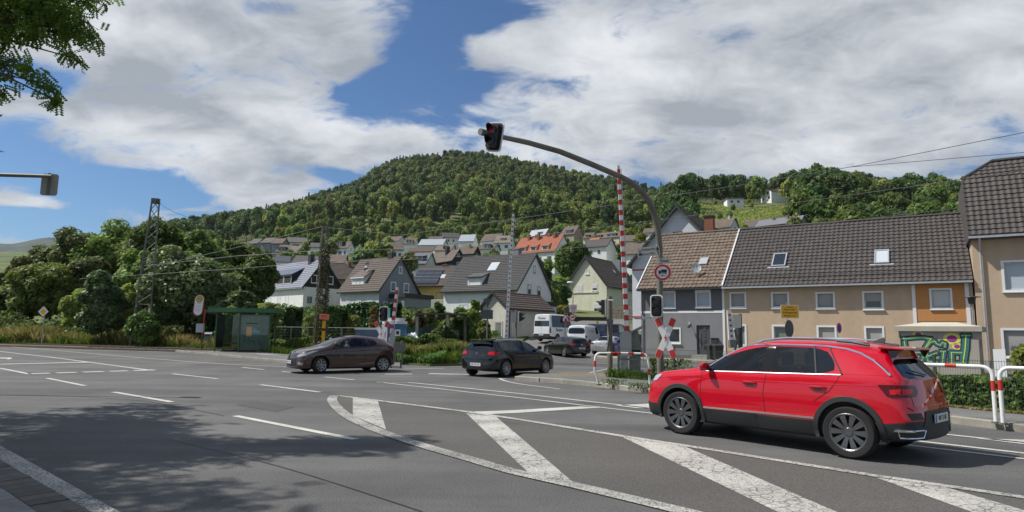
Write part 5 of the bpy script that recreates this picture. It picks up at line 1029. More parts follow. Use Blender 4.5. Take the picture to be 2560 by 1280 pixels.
# bramble bank and tall grass left of the road
def field(name,label,n,ls,m,region,hfun,seed,blade=False,cat='undergrowth',h=.1,kind='stuff'):
    """region(rng,n) -> xy ; low growth following the ground, hfun(x,y) height"""
    rng=np.random.default_rng(seed); xy=region(rng,n); n=len(xy); zb=np.array([zg(a,b) for a,b in xy])+h; hh=np.array([hfun(a,b) for a,b in xy])
    if blade:
        a=rng.random(n)*6.28; le=rng.normal(size=(n,2))*.28; H=hh*(.5+.7*rng.random(n)); w=ls*(.6+.8*rng.random(n)); dx=np.cos(a)*w;dy=np.sin(a)*w
        b0=np.column_stack([xy[:,0]-dx,xy[:,1]-dy,zb]);b1=np.column_stack([xy[:,0]+dx,xy[:,1]+dy,zb]); m0=np.column_stack([xy[:,0]+dx*.7+le[:,0]*H*.35,xy[:,1]+dy*.7+le[:,1]*H*.35,zb+H*.6]); t=np.column_stack([xy[:,0]+le[:,0]*H,xy[:,1]+le[:,1]*H,zb+H]); V=np.stack([b0,b1,m0,t],1)
    else:
        p=np.column_stack([xy,zb+hh*rng.random(n)**.55]); nr=rng.normal(size=(n,3))*.6; nr[:,2]+=.8; nr[:,1]-=.35; nr/=np.linalg.norm(nr,axis=1)[:,None]; tt=np.cross(nr,rng.normal(size=(n,3))); tt/=np.linalg.norm(tt,axis=1)[:,None]; b=np.cross(nr,tt); sz=ls*(.6+.8*rng.random(n))[:,None]; V=np.stack([p-tt*sz*.7,p+b*sz*.45,p+tt*sz*.7,p-b*sz*.45],1)
    o=link(name,qmesh(name,V,m)); return tag(o,label,cat,kind=kind)
Bx=np.array([p for p in B1+GP([(1075,915.5),(1150,914)])]); Bx=Bx[np.argsort(Bx[:,0])]
def by(x): return np.interp(x,Bx[:,0],Bx[:,1])
def band(x0,x1,a,b,pw=1.):
    def f(rng,n): x=rng.uniform(x0,x1,n); return np.column_stack([x,by(x)+a+(b-a)*rng.random(n)**pw])
    return f
ns=lambda x,y: .6+.4*math.sin(x*.7+y*.3)+.3*math.sin(x*1.9+1)
field('dry_grass','tall dry yellow grass along the far kerb left of the bus stop',26000,.024,LF_DRY,band(-62,-17,.6,4.2,1.1),lambda x,y:.5+.62*ns(x,y),31,True,'grass')
field('green_grass','green grass tufts along the far kerb',30000,.022,LF_GRASS,band(-62,-2.6,.1,4.0,1.2),lambda x,y:.2+.45*ns(x*1.4,y),32,True,'grass')
field('bramble_thicket','dense bramble thicket behind the roadside grass on the left',42000,.17,LF_BR,band(-75,-18,3.2,9.,.8),lambda x,y:.5+1.7*min(1,max(0,(y-by(x)-3)/4))*(.45+.55*ns(x*1.3,y)),33)
field('bramble_thicket','undergrowth in front of the silvery maple',9000,.16,LF_BR,band(-27,-17,2.2,6,1),lambda x,y:.5+.8*ns(x,y)*.6,38)
field('dry_grass','dry yellow grass on the track side bank right of the flashing cross',19000,.02,LF_DRY,lambda rng,n:np.column_stack([(x:=rng.uniform(-9,-2.6,n)),34.0+rng.random(n)*1.2+(-x-2.6)*.32]),lambda x,y:.42+.35*ns(x,y),34,True,'grass')
field('weed_patch','green weeds along the edge of the level crossing',9000,.09,LF_BR,lambda rng,n:np.column_stack([(x:=rng.uniform(-9.5,-3.2,n)),by(x)+.15+rng.random(n)*1.8]),lambda x,y:.25+.4*max(0,ns(x,y)-.4),35)
field('green_grass','rough green grass between track and hedge',16000,.018,LF_GRASS,lambda rng,n:np.column_stack([(x:=rng.uniform(-14,-2.5,n)),by(x)+.2+rng.random(n)*6]),lambda x,y:.12+.14*ns(x,y),36,True,'grass')
# garden ground between hedges and houses
field('garden_greenery','mixed garden greenery between the hedge and the village houses',26000,.26,LF_MID,lambda rng,n:(lambda y,t:np.column_stack([t*y,y]))(rng.uniform(50,92,n),rng.uniform(-.46,-.02,n)),lambda x,y:.5+.7*max(0,ns(x*.6,y*.6)),37)
field('garden_greenery','low shrubs on the terraced meadow under the villa',16000,.55,LF_LIGHT,lambda rng,n:(lambda y,t:np.column_stack([t*y,y]))(rng.uniform(120,310,n),rng.uniform(.27,.50,n)),lambda x,y:.4+1.3*max(0,ns(x*.15,y*.2)-.5),39)
# strip behind the fence on the right
def fl(s,k):
    i=min(int(s),len(FL)-2); t=s-i; a=np.array(FL[i]);b=np.array(FL[i+1]); return a+(b-a)*t+np.array([.62,.78])*k
def rs(s0,s1,k0,k1):
    def f(rng,n): s=rng.uniform(s0,s1,n); return np.array([fl(a,k) for a,k in zip(s,rng.uniform(k0,k1,n))])
    return f
LF_HB=leafmat('leaf_hornbeam',(.20,.25,.055),(.045,.06,.022),vs=3.5)
hd=[fl(s,.7) for s in (4.02,4.5,5.,5.5,5.99)]
hedge('ivy and hornbeam hedge behind the wire fence at the right edge',hd,.78,1.0,LF_HB,21000,.078,seed=11,rnd=.42)
hedge('leafy shrub growing up beside the transformer cabin at the right edge',[fl(5.0,1.3),fl(5.3,1.4)],1.55,1.1,LF_LIGHT,5200,.09,name='shrub',cat='shrub',seed=12,rnd=.3)
hedge('leafy shrub at the lower right edge of the view',[fl(5.3,1.2),fl(5.99,1.4)],1.45,1.3,LF_LIGHT,6500,.09,name='shrub',cat='shrub',seed=14,rnd=.3)
hedge('thin climbing growth on the fence behind the red car',[fl(3.72,.3),fl(3.85,.3),fl(4.0,.4)],.7,.5,LF_BR,2500,.07,seed=13,rnd=.5)
field('weed_patch','grass and weeds at the foot of the wire fence near the barrier',1700,.010,LF_GRASS,rs(1.95,3.1,-.1,.5),lambda x,y:.05+.26*abs(math.sin(x*5.1+y*3.3))**2,40,True,'grass',.14)
field('weed_patch','leafy weeds growing through the fence beside the signal mast',900,.06,LF_BR,rs(2.85,3.16,-.05,.35),lambda x,y:.75,41,h=.12)
field('weed_patch','dandelion like weeds in the kerb joint near the left guard rail',420,.045,LF_GRASS,lambda rng,n:np.array(GP([(1535,973),(1600,983)]))[rng.integers(0,2,n)]+rng.normal(size=(n,2))*np.array([.2,.1]),lambda x,y:.2,42,h=.08)
field('fallen_leaves','dry leaves collected along the hedge foot on the pavement',1500,.04,LF_DRY,rs(4.0,5.99,-.22,.05),lambda x,y:.03,43,h=.14)
# overhanging robinia
def robinia():
    rng=np.random.default_rng(77); t=thing('robinia_tree','robinia whose feathery branches hang into the top left corner','tree',(-13.5,8.2,0))
    mb=MB(); mb.tube([(0,0,-.3),(.1,.1,2.5),(.4,.1,5),(1.0,.2,7.5),(1.6,.3,9.5)],.3,BARK,10,rs=[.36,.3,.25,.17,.08]); tips=[]
    org=Vector((-13.5,8.2,0))
    targets=[]
    # places in the air that the photograph shows foliage at
    for (px,py,d,r_) in [(25,15,9.2,.5),(80,5,9.6,.45),(130,30,9.4,.42),(175,50,9.3,.34),(212,75,9.4,.24),(238,98,9.4,.13),(150,72,9.3,.24),(95,60,9.2,.32),(40,75,9.0,.3),(15,110,9.0,.22),(35,150,9.0,.2),(8,185,9.0,.2),(70,165,8.9,.14),(98,185,8.9,.17),(118,210,8.9,.17),(132,232,8.9,.12),(142,252,8.9,.09),(185,145,9.2,.10),(168,128,9.2,.09),(5,225,9,.12),(215,5,9.7,.16),(150,-50,9.5,.6),(30,-90,9.3,.9),(-60,20,9.2,.6),(-90,110,9.,.4),(230,-50,10,.35),(-60,190,9,.25),(-200,-60,9,1.0),(-300,50,9,1.0),(-60,-220,9.4,1.0)]:
        targets.append((P(px,py,d)-org,r_))
    for i in range(46):   # the rest of the crown, partly above and outside the view
        a=rng.random()*6.28; q=rng.random()**.5; v=Vector((1.0+4.0*q*math.cos(a),.8+4.8*q*math.sin(a),7.6+rng.normal()*1.0-.12*q*5)); targets.append((v,1.05))
    for i in range(34): v=Vector((2.6+.9*max(-2,min(1.3,rng.normal())),-3.0+1.1*rng.normal(),7.6+rng.normal()*.7)); targets.append((v,1.05))
    V=[];kk=[]
    def outside(v,r_):
        w=v+org; d_=Vector(w)-Vector(EYEP); a_=d_.dot(Vector(f0)); 
        if a_<1: return True
        return 1280+F*d_.dot(Vector(CR))/a_<-F*(r_*1.1)/a_ or 640-F*d_.dot(Vector(CU))/a_<-F*(r_*1.1)/a_
    targets=targets[:30]+[q for q in targets[30:] if outside(*q)]
    for v,r_ in targets:
        a=Vector((.5,.1,5.2+rng.random()*2)); m1=a.lerp(v,.5)+Vector((0,0,.5)); mb.tube([a,m1,v],.05,BARK,5,rs=[.07,.035,.008])
        big=r_>1.; n=int((34 if big else 120)*(r_/.5)**2.1); kz=1.7 if big else 1.
        for j in range(min(330,max(10,n))):
            c=np.array(v)+np.clip(rng.normal(size=3),-1.5,1.5)*r_*np.array([.5,.5,.34]); ax=rng.normal(size=3)*.6; ax[2]-=.75; ax/=np.linalg.norm(ax); sd=np.cross(ax,rng.normal(size=3)); sd/=np.linalg.norm(sd); nn=np.cross(ax,sd)
            for q in range(6):
                for s_ in (-1,1):
                    b=c+ax*(.034*q*kz); e=b+sd*s_*.062*kz+ax*.02*kz; w=(ax*.019+nn*.006*rng.normal())*kz; V.append([b,b+(e-b)*.5+w,e,b+(e-b)*.5-w])
    link('crown',qmesh('crown',np.array(V),leafmat('leaf_robinia',(.13,.19,.035),(.07,.115,.022),trans=.5)),t); mb.build('trunk',t,smooth=True); return t
robinia()
# ------------------------------------------------------------------ street furniture and railway equipment
RED=M('sign_red',(.55,.02,.02),.45); REDP=M('paint_red',(.50,.03,.02),.5,var=.15,vs=6); WHP=M('paint_white',(.72,.72,.70),.45,var=.08,vs=5,dirt=.12); BLK=M('black_plastic',(.012,.012,.013),.45); SGN=M('sign_white',(.70,.70,.68),.4); GALV=M('galvanised',(.30,.31,.31),.5,.4,var=.25,vs=5); GALVD=M('galvanised_dull',(.16,.165,.155),.6,.2,var=.25,vs=4,dirt=.4)
MAST=M('mast_steel',(.155,.145,.12),.6,.1,var=.2,vs=3,dirt=.5); SBACK=M('sign_back',(.085,.09,.09),.6); YELW=M('sign_yellow',(.80,.40,.0),.45); GRN=M('paint_green',(.035,.12,.055),.45,var=.1,dirt=.3); LENS=M('lens_dark',(.03,.01,.01),.15); LENSR=M('lens_red',(.35,.01,.01),.2); TAUPE=M('sign_grey',(.36,.36,.33),.5); WOOD=M('wood_dark',(.06,.045,.032),.9,var=.3,vs=8)
def text(s,size,m,parent=None,X=None,name='lettering',align='CENTER',bold=0,depth=0,sx=1):
    cu=bpy.data.curves.new('txt','FONT'); cu.body=s; cu.size=size; cu.align_x=align; cu.align_y='CENTER'; cu.offset=bold; cu.resolution_u=3; o=bpy.data.objects.new('txt',cu); C.objects.link(o)
    dg=bpy.context.evaluated_depsgraph_get(); me=bpy.data.meshes.new_from_object(o.evaluated_get(dg)); bpy.data.objects.remove(o); me.name=name; me.transform(Matrix.Rotation(R(90),4,'X')@Matrix.Scale(sx,4,(1,0,0)))
    if X is not None: me.transform(X)
    me.materials.clear(); me.materials.append(m); return link(name,me,parent)
def facing(px=None,dx=0,dy=-1): return math.atan2(dx,-dy)   # rz for a thing whose front (-y) looks along (dx,dy)
def rrect(w,h,r,n=4):
    p=[]
    for cx,cy,a0 in ((w/2-r,h/2-r,0),(-w/2+r,h/2-r,90),(-w/2+r,-h/2+r,180),(w/2-r,-h/2+r,270)):
        for i in range(n+1): a=R(a0+90*i/n); p.append((cx+r*math.cos(a),cy+r*math.sin(a)))
    return p
RX=Matrix.Rotation(R(90),4,'X')   # xy polygon -> xz plane, extrusion along -y
def plate(mb,poly,y0,y1,m,X=None): mb.prism(poly,-y1,-y0,m,(X or Matrix())@RX)
def disc(r,n=28): return [(r*math.cos(2*math.pi*i/n),r*math.sin(2*math.pi*i/n)) for i in range(n)]
def signal(parent,X,h=.95,w=.52,board=True,red=False,name='signal_head'):
    b=MB(); b.X=X
    if board: plate(b,rrect(w,h,.09),0,.02,WHP); plate(b,rrect(w-.07,h-.07,.07),-.012,.0,BLK)
    plate(b,rrect(.27,h*.78,.03),-.16,-.012,BLK); hd=b.build(name,parent)
    for i,z in enumerate((h*.19,-h*.19)):
        l=MB(); l.X=X; plate(l,disc(.1,18),-.175,-.16,LENSR if red and i==0 else LENS,T(0,0,z)); l.build('lens',hd)
        v=MB(); v.X=X; n=14; vs=[];fs=[]
        for k in range(n+1):
            a=R(-25+230*k/n); c,s_=math.cos(a),math.sin(a); ln=.24*(.35+.65*max(0,math.sin(a))) ; vs+=[(.115*c,-.16,z+.115*s_),(.115*c,-.16-ln,z+.115*s_-.02)]
        for k in range(n): fs.append((2*k,2*k+2,2*k+3,2*k+1))
        v.add(vs,fs,BLK); v.build('visor',hd)
    return hd
def cross(parent,X,L=1.35,w=.17,ang=23,back=False,name='crossing_sign',bolt=True):
    m1=SBACK if back else WHP; q=None
    for k,s in enumerate((1,-1)):
        b=MB(); b.X=X@T(0,-.02*k-.01)@Matrix.Rotation(R(s*ang),4,'Y'); b.box(-w/2,w/2,-.012,.012,-L/2,L/2,m1)
        a=b.build(name if k==0 else 'crossing_arm',parent if k==0 else q); q=q or a
        if not back:
            for t in (-1,1):
                e=MB(); e.X=b.X; e.box(-w/2+.008,w/2-.008,-.018,-.0125,min(t*L/2,t*L*.30)+.008,max(t*L/2,t*L*.30)-.008,REDP); e.build('red_end',q)
    if bolt and not back:
        z=MB(); z.X=X@T(0,-.055); z.prism([(.02,.16),(-.045,-.02),(-.005,-.01),(-.03,-.17),(.05,.035),(.008,.03)],0,.008,REDP,RX); z.build('flash_symbol',q)
    return q
# --- curved mast with two signal heads and its signs
def signal_mast():
    bx,by_=4.88,21.; t=thing('signal_mast','tall curved grey mast carrying the crossing signals, signs and red and white cross','signal mast',(bx,by_,0.1)); ex,ey=-.694,-.72
    def onarm(px,py):
        k=(px-1280)/F; s=(bx-k*by_)/(-ex+k*ey) if False else (bx-k*by_)/(.694-k*.72); s=max(s,0); y=by_-.72*s; p=P(px,py,y); return Vector((p.x-bx,p.y-by_,p.z-.1))
    pts=[Vector((0,0,-.1)),Vector((0,0,2.5))]+[onarm(*p) for p in ((1649.5,660),(1649,620),(1645,575),(1636,535),(1620,499),(1600,474),(1578,456),(1550,441),(1480,411),(1400,379),(1320,356.5),(1262,344),(1212,332))]
    pts[1].x=pts[2].x*.5; m=MB(); m.tube(pts[:4],.1,MAST,14,rs=[.11,.105,.1,.098]); m.build('mast',t,smooth=True)
    m=MB(); m.tube(pts[3:],.09,MAST,14,rs=[.098,.098,.096,.094,.092,.09,.088,.084,.078,.072,.064,.06]); arm=m.build('arm',t,smooth=True)
    m=MB(); e=pts[-1]; m.tube([e,e+Vector((-.0,-.0,.0))+(pts[-1]-pts[-2]).normalized()*.16],.085,GALVD,10); m.build('end_clamp',arm)
    rz=facing(dx=-.25,dy=-1.); c=onarm(1242,347); c=c+Vector((-.05,-.16,0)); signal(t,T(c.x,c.y,c.z,rz=R(-28))@Matrix.Rotation(R(9),4,'Y'),.76,.46,red=True)
    c=P(1641,765,20.7)-Vector((bx,by_,.1)); signal(t,T(c.x,c.y,c.z,rz=R(-24)),.73,.40)
    c=P(1664,845,20.6)-Vector((bx,by_,.1)); cross(t,T(c.x,c.y,c.z,rz=R(-18)),1.36,.19,23)
    b=MB(); b.box(-.02,c.x,-.03,-.0,c.z+.2,c.z+.24,GALV); b.box(-.02,c.x,-.03,0,c.z-.3,c.z-.26,GALV); b.build('bracket',t)
    # truck ban, 10 m
    c=P(1656.5,681,20.7)-Vector((bx,by_,.1)); X=T(c.x,c.y,c.z,rz=R(-12)); b=MB(); b.X=X; plate(b,disc(.275),-.01,.012,SGN); s=b.build('truck_ban_sign',t)
    b=MB(); b.X=X; 
    n=32; vs=[];fs=[]
    for k in range(n): a=2*math.pi*k/n; vs+=[(.265*math.cos(a),-.0135,.265*math.sin(a)),(.195*math.cos(a),-.0135,.195*math.sin(a))]
    for k in range(n): fs.append((2*k,(2*k+2)%(2*n),(2*k+3)%(2*n),2*k+1))
    b.add(vs,fs,RED); b.build('red_ring',s); b=MB(); b.X=X; b.box(-.045,.135,-.018,-.012,.0,.095,BLK); b.box(-.13,-.055,-.018,-.012,-.02,.06,BLK); b.box(-.13,.13,-.0175,-.0125,-.035,-.01,BLK)
    for wx in (-.1,.09): plate(b,[(wx+.022*math.cos(q),-.035+.022*math.sin(q)) for q in [i*.6283 for i in range(10)]],-.018,-.012,BLK)
    b.build('truck_symbol',s); text('\u219410m',.001,BLK) if False else None; text('10m',.085,BLK,s,X@T(0,-.014,-.105),bold=.002)
    b=MB(); b.X=X
    for sg_ in (-1,1): b.prism([(sg_*.14,-.105),(sg_*.105,-.085),(sg_*.105,-.125)][::sg_],.013,.016,BLK,RX)
    b.build('arrow_symbol',s)
    # Einsal pointer
    c=P(1657,652,20.8)-Vector((bx,by_,.1)); X=T(c.x+.07,c.y-.0,c.z,rz=R(-8)); b=MB(); b.X=X; plate(b,[(-.20,-.085),(.13,-.085),(.22,0),(.13,.085),(-.20,.085)],-.012,.01,TAUPE); s=b.build('direction_sign',t); text('Einsal',.12,BLK,s,X@T(-.02,-.016,0),bold=.002)
    # Walzwerke panel, leaning
    c=P(1621,629,20.7)-Vector((bx,by_,.1)); X=T(c.x,c.y,c.z,rz=R(-10))@Matrix.Rotation(R(-7),4,'Y'); b=MB(); b.X=X; plate(b,rrect(.72,.32,.04),-.012,.01,TAUPE); s=b.build('direction_sign',t)
    text('Walzwerke',.105,BLK,s,X@T(.0,-.015,.075),bold=.002,sx=.9); text('Einsal 400m',.10,BLK,s,X@T(.02,-.015,-.075),bold=.001,sx=.8)
    b=MB(); b.X=X; b.prism([(.315,-.13),(.315,.04),(.36,.01),(.30,.15),(.24,.01),(.285,.04),(.285,-.13)],.013,.016,BLK,RX); b.build('arrow_symbol',s)
    b=MB(); b.X=X; b.box(-.33,-.20,-.016,-.0125,-.10,-.04,BLK); b.box(-.30,-.285,-.016,-.0125,-.04,.09,BLK); b.box(-.255,-.24,-.016,-.0125,-.04,.07,BLK); b.build('factory_symbol',s)
    return t
signal_mast()
def signal_arm_left():
    t=thing('signal_mast','grey overhead signal seen from behind on a straight arm at the upper left','signal mast',(-22,15.2,0)); c=P(115,459,15.2)-t.location; a=P(130,441,15.2)-t.location; l=P(-40,436,15.2)-t.location
    m=MB(); m.tube([(0,0,0),(0,0,4.6),(.5,0,5.5),(1.6,0,l.z-.02+.0),(l.x,0,l.z),(a.x,0,a.z)],.08,MAST,10,rs=[.11,.1,.09,.08,.05,.045]); m.build('mast',t,smooth=True)
    b=MB(); X=T(c.x,c.y+.12,c.z,rz=R(8)); b.X=X; plate(b,rrect(.38,.54,.06),-.01,.01,TAUPE); bb=b.build('back_board',t); b=MB(); b.X=X; b.box(-.09,.09,.02,.16,-.2,.2,BLK); b.box(-.025,.025,-.06,-.012,-.26,.28,GALVD); b.build('bracket',bb); return t
signal_arm_left()
# --- barrier booms
def boom(name,label,foot,tip,d,L,w,kind,zpiv,extra=None):
    """foot/tip pixels of the pivot and the tip of the raised boom"""
    a=P(*foot,d); b=P(*tip,d); z0=zg(a.x,a.y)+.05; t=thing(name,label,'barrier',(a.x,a.y,z0)); o=t.location; a=a-o; b=b-o; ax=(b-a); L=ax.length; zz_=ax.normalized(); xx_=Vector((1,0,0)); xx_=(xx_-zz_*xx_.dot(zz_)).normalized(); yy_=zz_.cross(xx_); X=Matrix(((xx_.x,yy_.x,zz_.x,a.x),(xx_.y,yy_.y,zz_.y,a.y),(xx_.z,yy_.z,zz_.z,a.z),(0,0,0,1)))
    bm_=MB(); bm_.X=X; bm_.add([(-w*.55,-.05,0),(w*.55,-.05,0),(w*.55,.05,0),(-w*.55,.05,0),(-w*.38,-.035,L),(w*.38,-.035,L),(w*.38,.035,L),(-w*.38,.035,L)],[(3,2,1,0),(4,5,6,7),(0,1,5,4),(1,2,6,5),(2,3,7,6),(3,0,4,7)],WHP)
    bo=bm_.build('boom',t)
    if kind=='stripe':
        n=int(round(L/.44)); st=L/n
        for i in range(n):
            z=i*st+.06; k0=.56-.17*z/L; k1=.56-.17*(z+st*.5)/L; y0=.052-.015*z/L;y1=.052-.015*(z+st*.5)/L; s=MB(); s.X=X
            s.add([(-w*k0,-y0,z),(w*k0,-y0,z),(w*k0,y0,z),(-w*k0,y0,z),(-w*k1,-y1,z+st*.5),(w*k1,-y1,z+st*.5),(w*k1,y1,z+st*.5),(-w*k1,y1,z+st*.5)],[(3,2,1,0),(4,5,6,7),(0,1,5,4),(1,2,6,5),(2,3,7,6),(3,0,4,7)],REDP); s.build('red_band',bo)
        g=MB(); g.X=X; g.box(w*.58,w*.72,-.02,.02,.1,L*.98,M('truss_grey',(.5,.5,.48),.5)); g.build('stiffener',bo)
    else:
        m=M('reflector_dark_red',(.10,.015,.015),.4); n=int(L/.27)
        for i in range(n):
            s=MB(); s.X=X; z=.2+i*.27; s.box(-w*.18,w*.18,-.075,-.052,z,z+.09,m); s.build('reflector',bo)
    return t,a,b
t,a,b=boom('crossing_barrier','tallest raised red and white striped barrier boom in front of the grey house',(1568,832),(1546,414),25.5,0,.155,'stripe',1)
m=MB(); m.box(-.32,-.02,-.22,.12,-.05,1.05,GALV); m.build('cabinet',t); m=MB(); m.box(.1,.5,-.1,.25,-.05,1.0,GALVD); m.build('cabinet',t)
m=MB(); m.add([(a.x-.33,-.26,.75),(a.x+.12,-.26,.75),(a.x+.12,-.26,a.z+.02),(a.x-.1,-.26,a.z+.08),(a.x-.33,-.26,a.z-.05),(a.x-.33,-.22,.75),(a.x+.12,-.22,.75),(a.x+.12,-.22,a.z+.02),(a.x-.1,-.22,a.z+.08),(a.x-.33,-.22,a.z-.05)],[(0,1,2,3,4),(9,8,7,6,5),(0,5,6,1),(1,6,7,2),(2,7,8,3),(3,8,9,4),(4,9,5,0)],M('plate_grey',(.36,.37,.37),.5,.3,dirt=.2)); m.build('side_plate',t)
m=MB(); m.add([(a.x+.14,-.1,.8),(a.x+.62,-.1,.75),(a.x+.42,-.1,a.z+.05),(a.x+.1,-.1,a.z+.1),(a.x+.14,-.06,.8),(a.x+.62,-.06,.75),(a.x+.42,-.06,a.z+.05),(a.x+.1,-.06,a.z+.1)],[(0,1,2,3),(7,6,5,4),(0,4,5,1),(1,5,6,2),(2,6,7,3),(3,7,4,0)],GALVD); m.build('side_plate',t)
c=P(1610,815,25.3)-t.location
m=MB(); m.add([(a.x+.05,-.3,a.z+.0),(c.x,-.1,c.z),(c.x-.05,.1,c.z-.12),(a.x+.1,.1,a.z-.1),(a.x+.05,-.3,a.z+.05),(c.x,-.1,c.z+.05),(c.x-.05,.1,c.z-.07),(a.x+.1,.1,a.z-.05)],[(0,1,2,3),(7,6,5,4),(0,4,5,1),(1,5,6,2),(2,6,7,3),(3,7,4,0)],GALV); m.tube([(c.x-.1,0,c.z-.05),(c.x-.45,.05,c.z-.45)],.025,GALV,6); m.build('counterweight_arm',t)
for zz in (.2,.65): m=MB(); m.box(-.34,.5,-.24,-.22,zz-.05,zz+.03,GALVD); m.build('mounting_rail',t)
t,a,b=boom('crossing_barrier','raised white barrier boom with small dark reflectors in front of the large white house',(1265,850),(1283,535),36,0,.17,'dot',1)
m=MB(); m.box(-.1,.75,-.25,.25,-.1,1.05,GALVD); m.build('cabinet',t); m=MB(); m.add([(a.x-.22,-.2,.2),(a.x+.12,-.2,.2),(a.x+.16,-.2,a.z+.1),(a.x,-.2,a.z+.15),(a.x-.22,-.15,.2),(a.x+.12,-.15,.2),(a.x+.16,-.15,a.z+.1),(a.x,-.15,a.z+.15)],[(0,1,2,3),(7,6,5,4),(0,4,5,1),(1,5,6,2),(2,6,7,3),(3,7,4,0)],GALV); m.tube([(a.x-.02,-.2,a.z),(a.x-.42,-.25,a.z+.28)],.03,GALV,6); m.build('side_plate',t)
t,a,b=boom('crossing_barrier','short raised red and white footway barrier right of the brown car',(974,868),(993,718),31,0,.15,'stripe',1)
m=MB(); m.box(.22,.72,-.15,.2,.55,.98,GALVD); m.build('cabinet',t); m=MB(); m.box(.25,.33,-.1,-.02,-.1,.55,GALVD); m.box(.6,.68,-.1,-.02,-.1,.55,GALVD); m.build('stand',t); m=MB(); m.X=T(a.x+.02,-.09,a.z-.25)@Matrix.Rotation(R(10),4,'Y'); m.box(-.13,.13,-.02,.02,-.45,1.1,M('plate_grey')); m.build('side_plate',t); m=MB(); m.box(a.x+.27,a.x+.52,-.2,-.16,a.z+.55,a.z+.85,SGN); m.box(a.x+.33,a.x+.46,-.21,-.2,a.z+.62,a.z+.78,BLK); m.build('notice',t)
t,a,b=boom('crossing_barrier','small raised white barrier boom with dark red dots left of the yellow town sign',(1829,852),(1822,775),33,0,.26,'dot',1)
m=MB(); m.box(a.x-.15,a.x+.2,-.2,.1,a.z-.35,a.z+.05,GALVD); m.build('bracket',t); m=MB(); m.box(-.35,1.1,-.1,.35,-.1,.75,CONC); m.build('concrete_base',t)
t=thing('signal_post','grey backed signal and dark cross on a short post before the beige wall','signal post',tuple(P(1853,870,33))); t.location.z=.1; o=t.location
m=MB(); m.cyl((0,0,0),(0,0,P(1853,785,33).z-.1),.09,WOOD,.08,8); m.build('post',t); c=P(1842,803,32.8)-o; b=MB(); b.X=T(c.x,c.y,c.z,rz=R(170)); plate(b,rrect(.42,.68,.06),-.01,.01,TAUPE); b.box(-.12,.12,-.15,-.012,-.28,.28,GALVD); b.build('signal_head',t); c=P(1843,850,32.8)-o; cross(t,T(c.x,c.y,c.z,rz=R(20)),1.1,.13,18,back=True)
# left flashing cross with signal
t=thing('signal_post','white and red crossing cross with dark signal head behind the brown car','signal post',tuple(P(958,900,31.5))); t.location.z=zg(t.location.x,t.location.y); o=t.location
m=MB(); m.cyl((0,.06,0),(0,.06,P(958,765,31.5).z-o.z),.05,WHP,.05,8); m.build('post',t); m=MB(); m.box(-.28,.02,.1,.3,.4,1.75,M('cabinet_pale',(.45,.46,.43),.6,dirt=.3)); m.build('cabinet',t)
c=P(959,785,31.3)-o; signal(t,T(c.x,c.y,c.z,rz=R(-10)),.74,.46); c=P(954,836,31.2)-o; cross(t,T(c.x,c.y,c.z,rz=R(-10)),1.38,.19,29)
# concrete post with signal facing left
t=thing('signal_post','weathered post with left facing signal and cross back beside the tall boom','signal post',tuple(P(1525,936,25.5))); t.location.z=.05; o=t.location
m=MB(); m.cyl((0,0,0),(0,0,P(1525,741,25.5).z-.05),.11,MAST,.105,10); m.build('post',t); c=P(1514,768,25.2)-o; signal(t,T(c.x,c.y,c.z,rz=R(-105)),.74,.40); b=MB(); b.X=T(c.x,c.y,c.z,rz=R(-105)); b.box(-.13,.13,.012,.03,-.3,.3,TAUPE); b.cyl((0,.03,.28),(0,.3,.28),.02,WHP); b.build('bracket',t); c=P(1524,838,25.25)-o; cross(t,T(c.x,c.y,c.z,rz=R(60)),1.4,.19,24,back=True)
t=thing('signal_post','small black signal facing right in front of the station building','signal post',tuple(P(1290,858,42))); o=t.location; o.z=zg(o.x,o.y)
m=MB(); m.cyl((0,0,0),(0,0,P(1290,776,42).z-o.z),.08,MAST,.08,8); m.build('post',t); c=P(1299,792,42)-o; signal(t,T(c.x,c.y,c.z,rz=R(75)),.7,.4); 
m=MB(); m.box(-.30,-.03,-.1,.08,c.z-.4,c.z+.3,TAUPE); m.build('back_plate',t)
# back of sign group
t=thing('road_sign','backs of a triangular and a square grey road sign left of the station building','road sign',tuple(P(1217,870,37.5))); o=t.location; o.z=zg(o.x,o.y)
m=MB(); m.cyl((0,0,0),(0,0,P(1217,748,37.5).z-o.z),.045,GALVD,.045,8); m.build('post',t); c=P(1217,786,37.4)-o; m=MB(); m.X=T(c.x,c.y,c.z); plate(m,rrect(.72,.54,.04),-.01,.01,SBACK); m.build('sign_plate',t); c=P(1219,757,37.4)-o; m=MB(); m.X=T(c.x,c.y,c.z); plate(m,[(-.26,.24),(.26,.24),(0,-.26)],-.01,.01,SBACK); m.build('sign_plate',t)
# black signal plate on a post by the track
t=thing('track_sign','small black plate on a thin brown post beside the track','sign',tuple(P(1064,888,35.5))); o=t.location; o.z=zg(o.x,o.y)
m=MB(); m.cyl((0,0,0),(.05,0,P(1067,836,35.5).z-o.z),.045,M('rust_post',(.10,.075,.05),.8),.045,8); m.build('post',t); c=P(1067,827,35.4)-o; m=MB(); m.box(c.x-.22,c.x+.22,-.06,-.02,c.z-.3,c.z+.3,BLK); m.build('sign_plate',t)
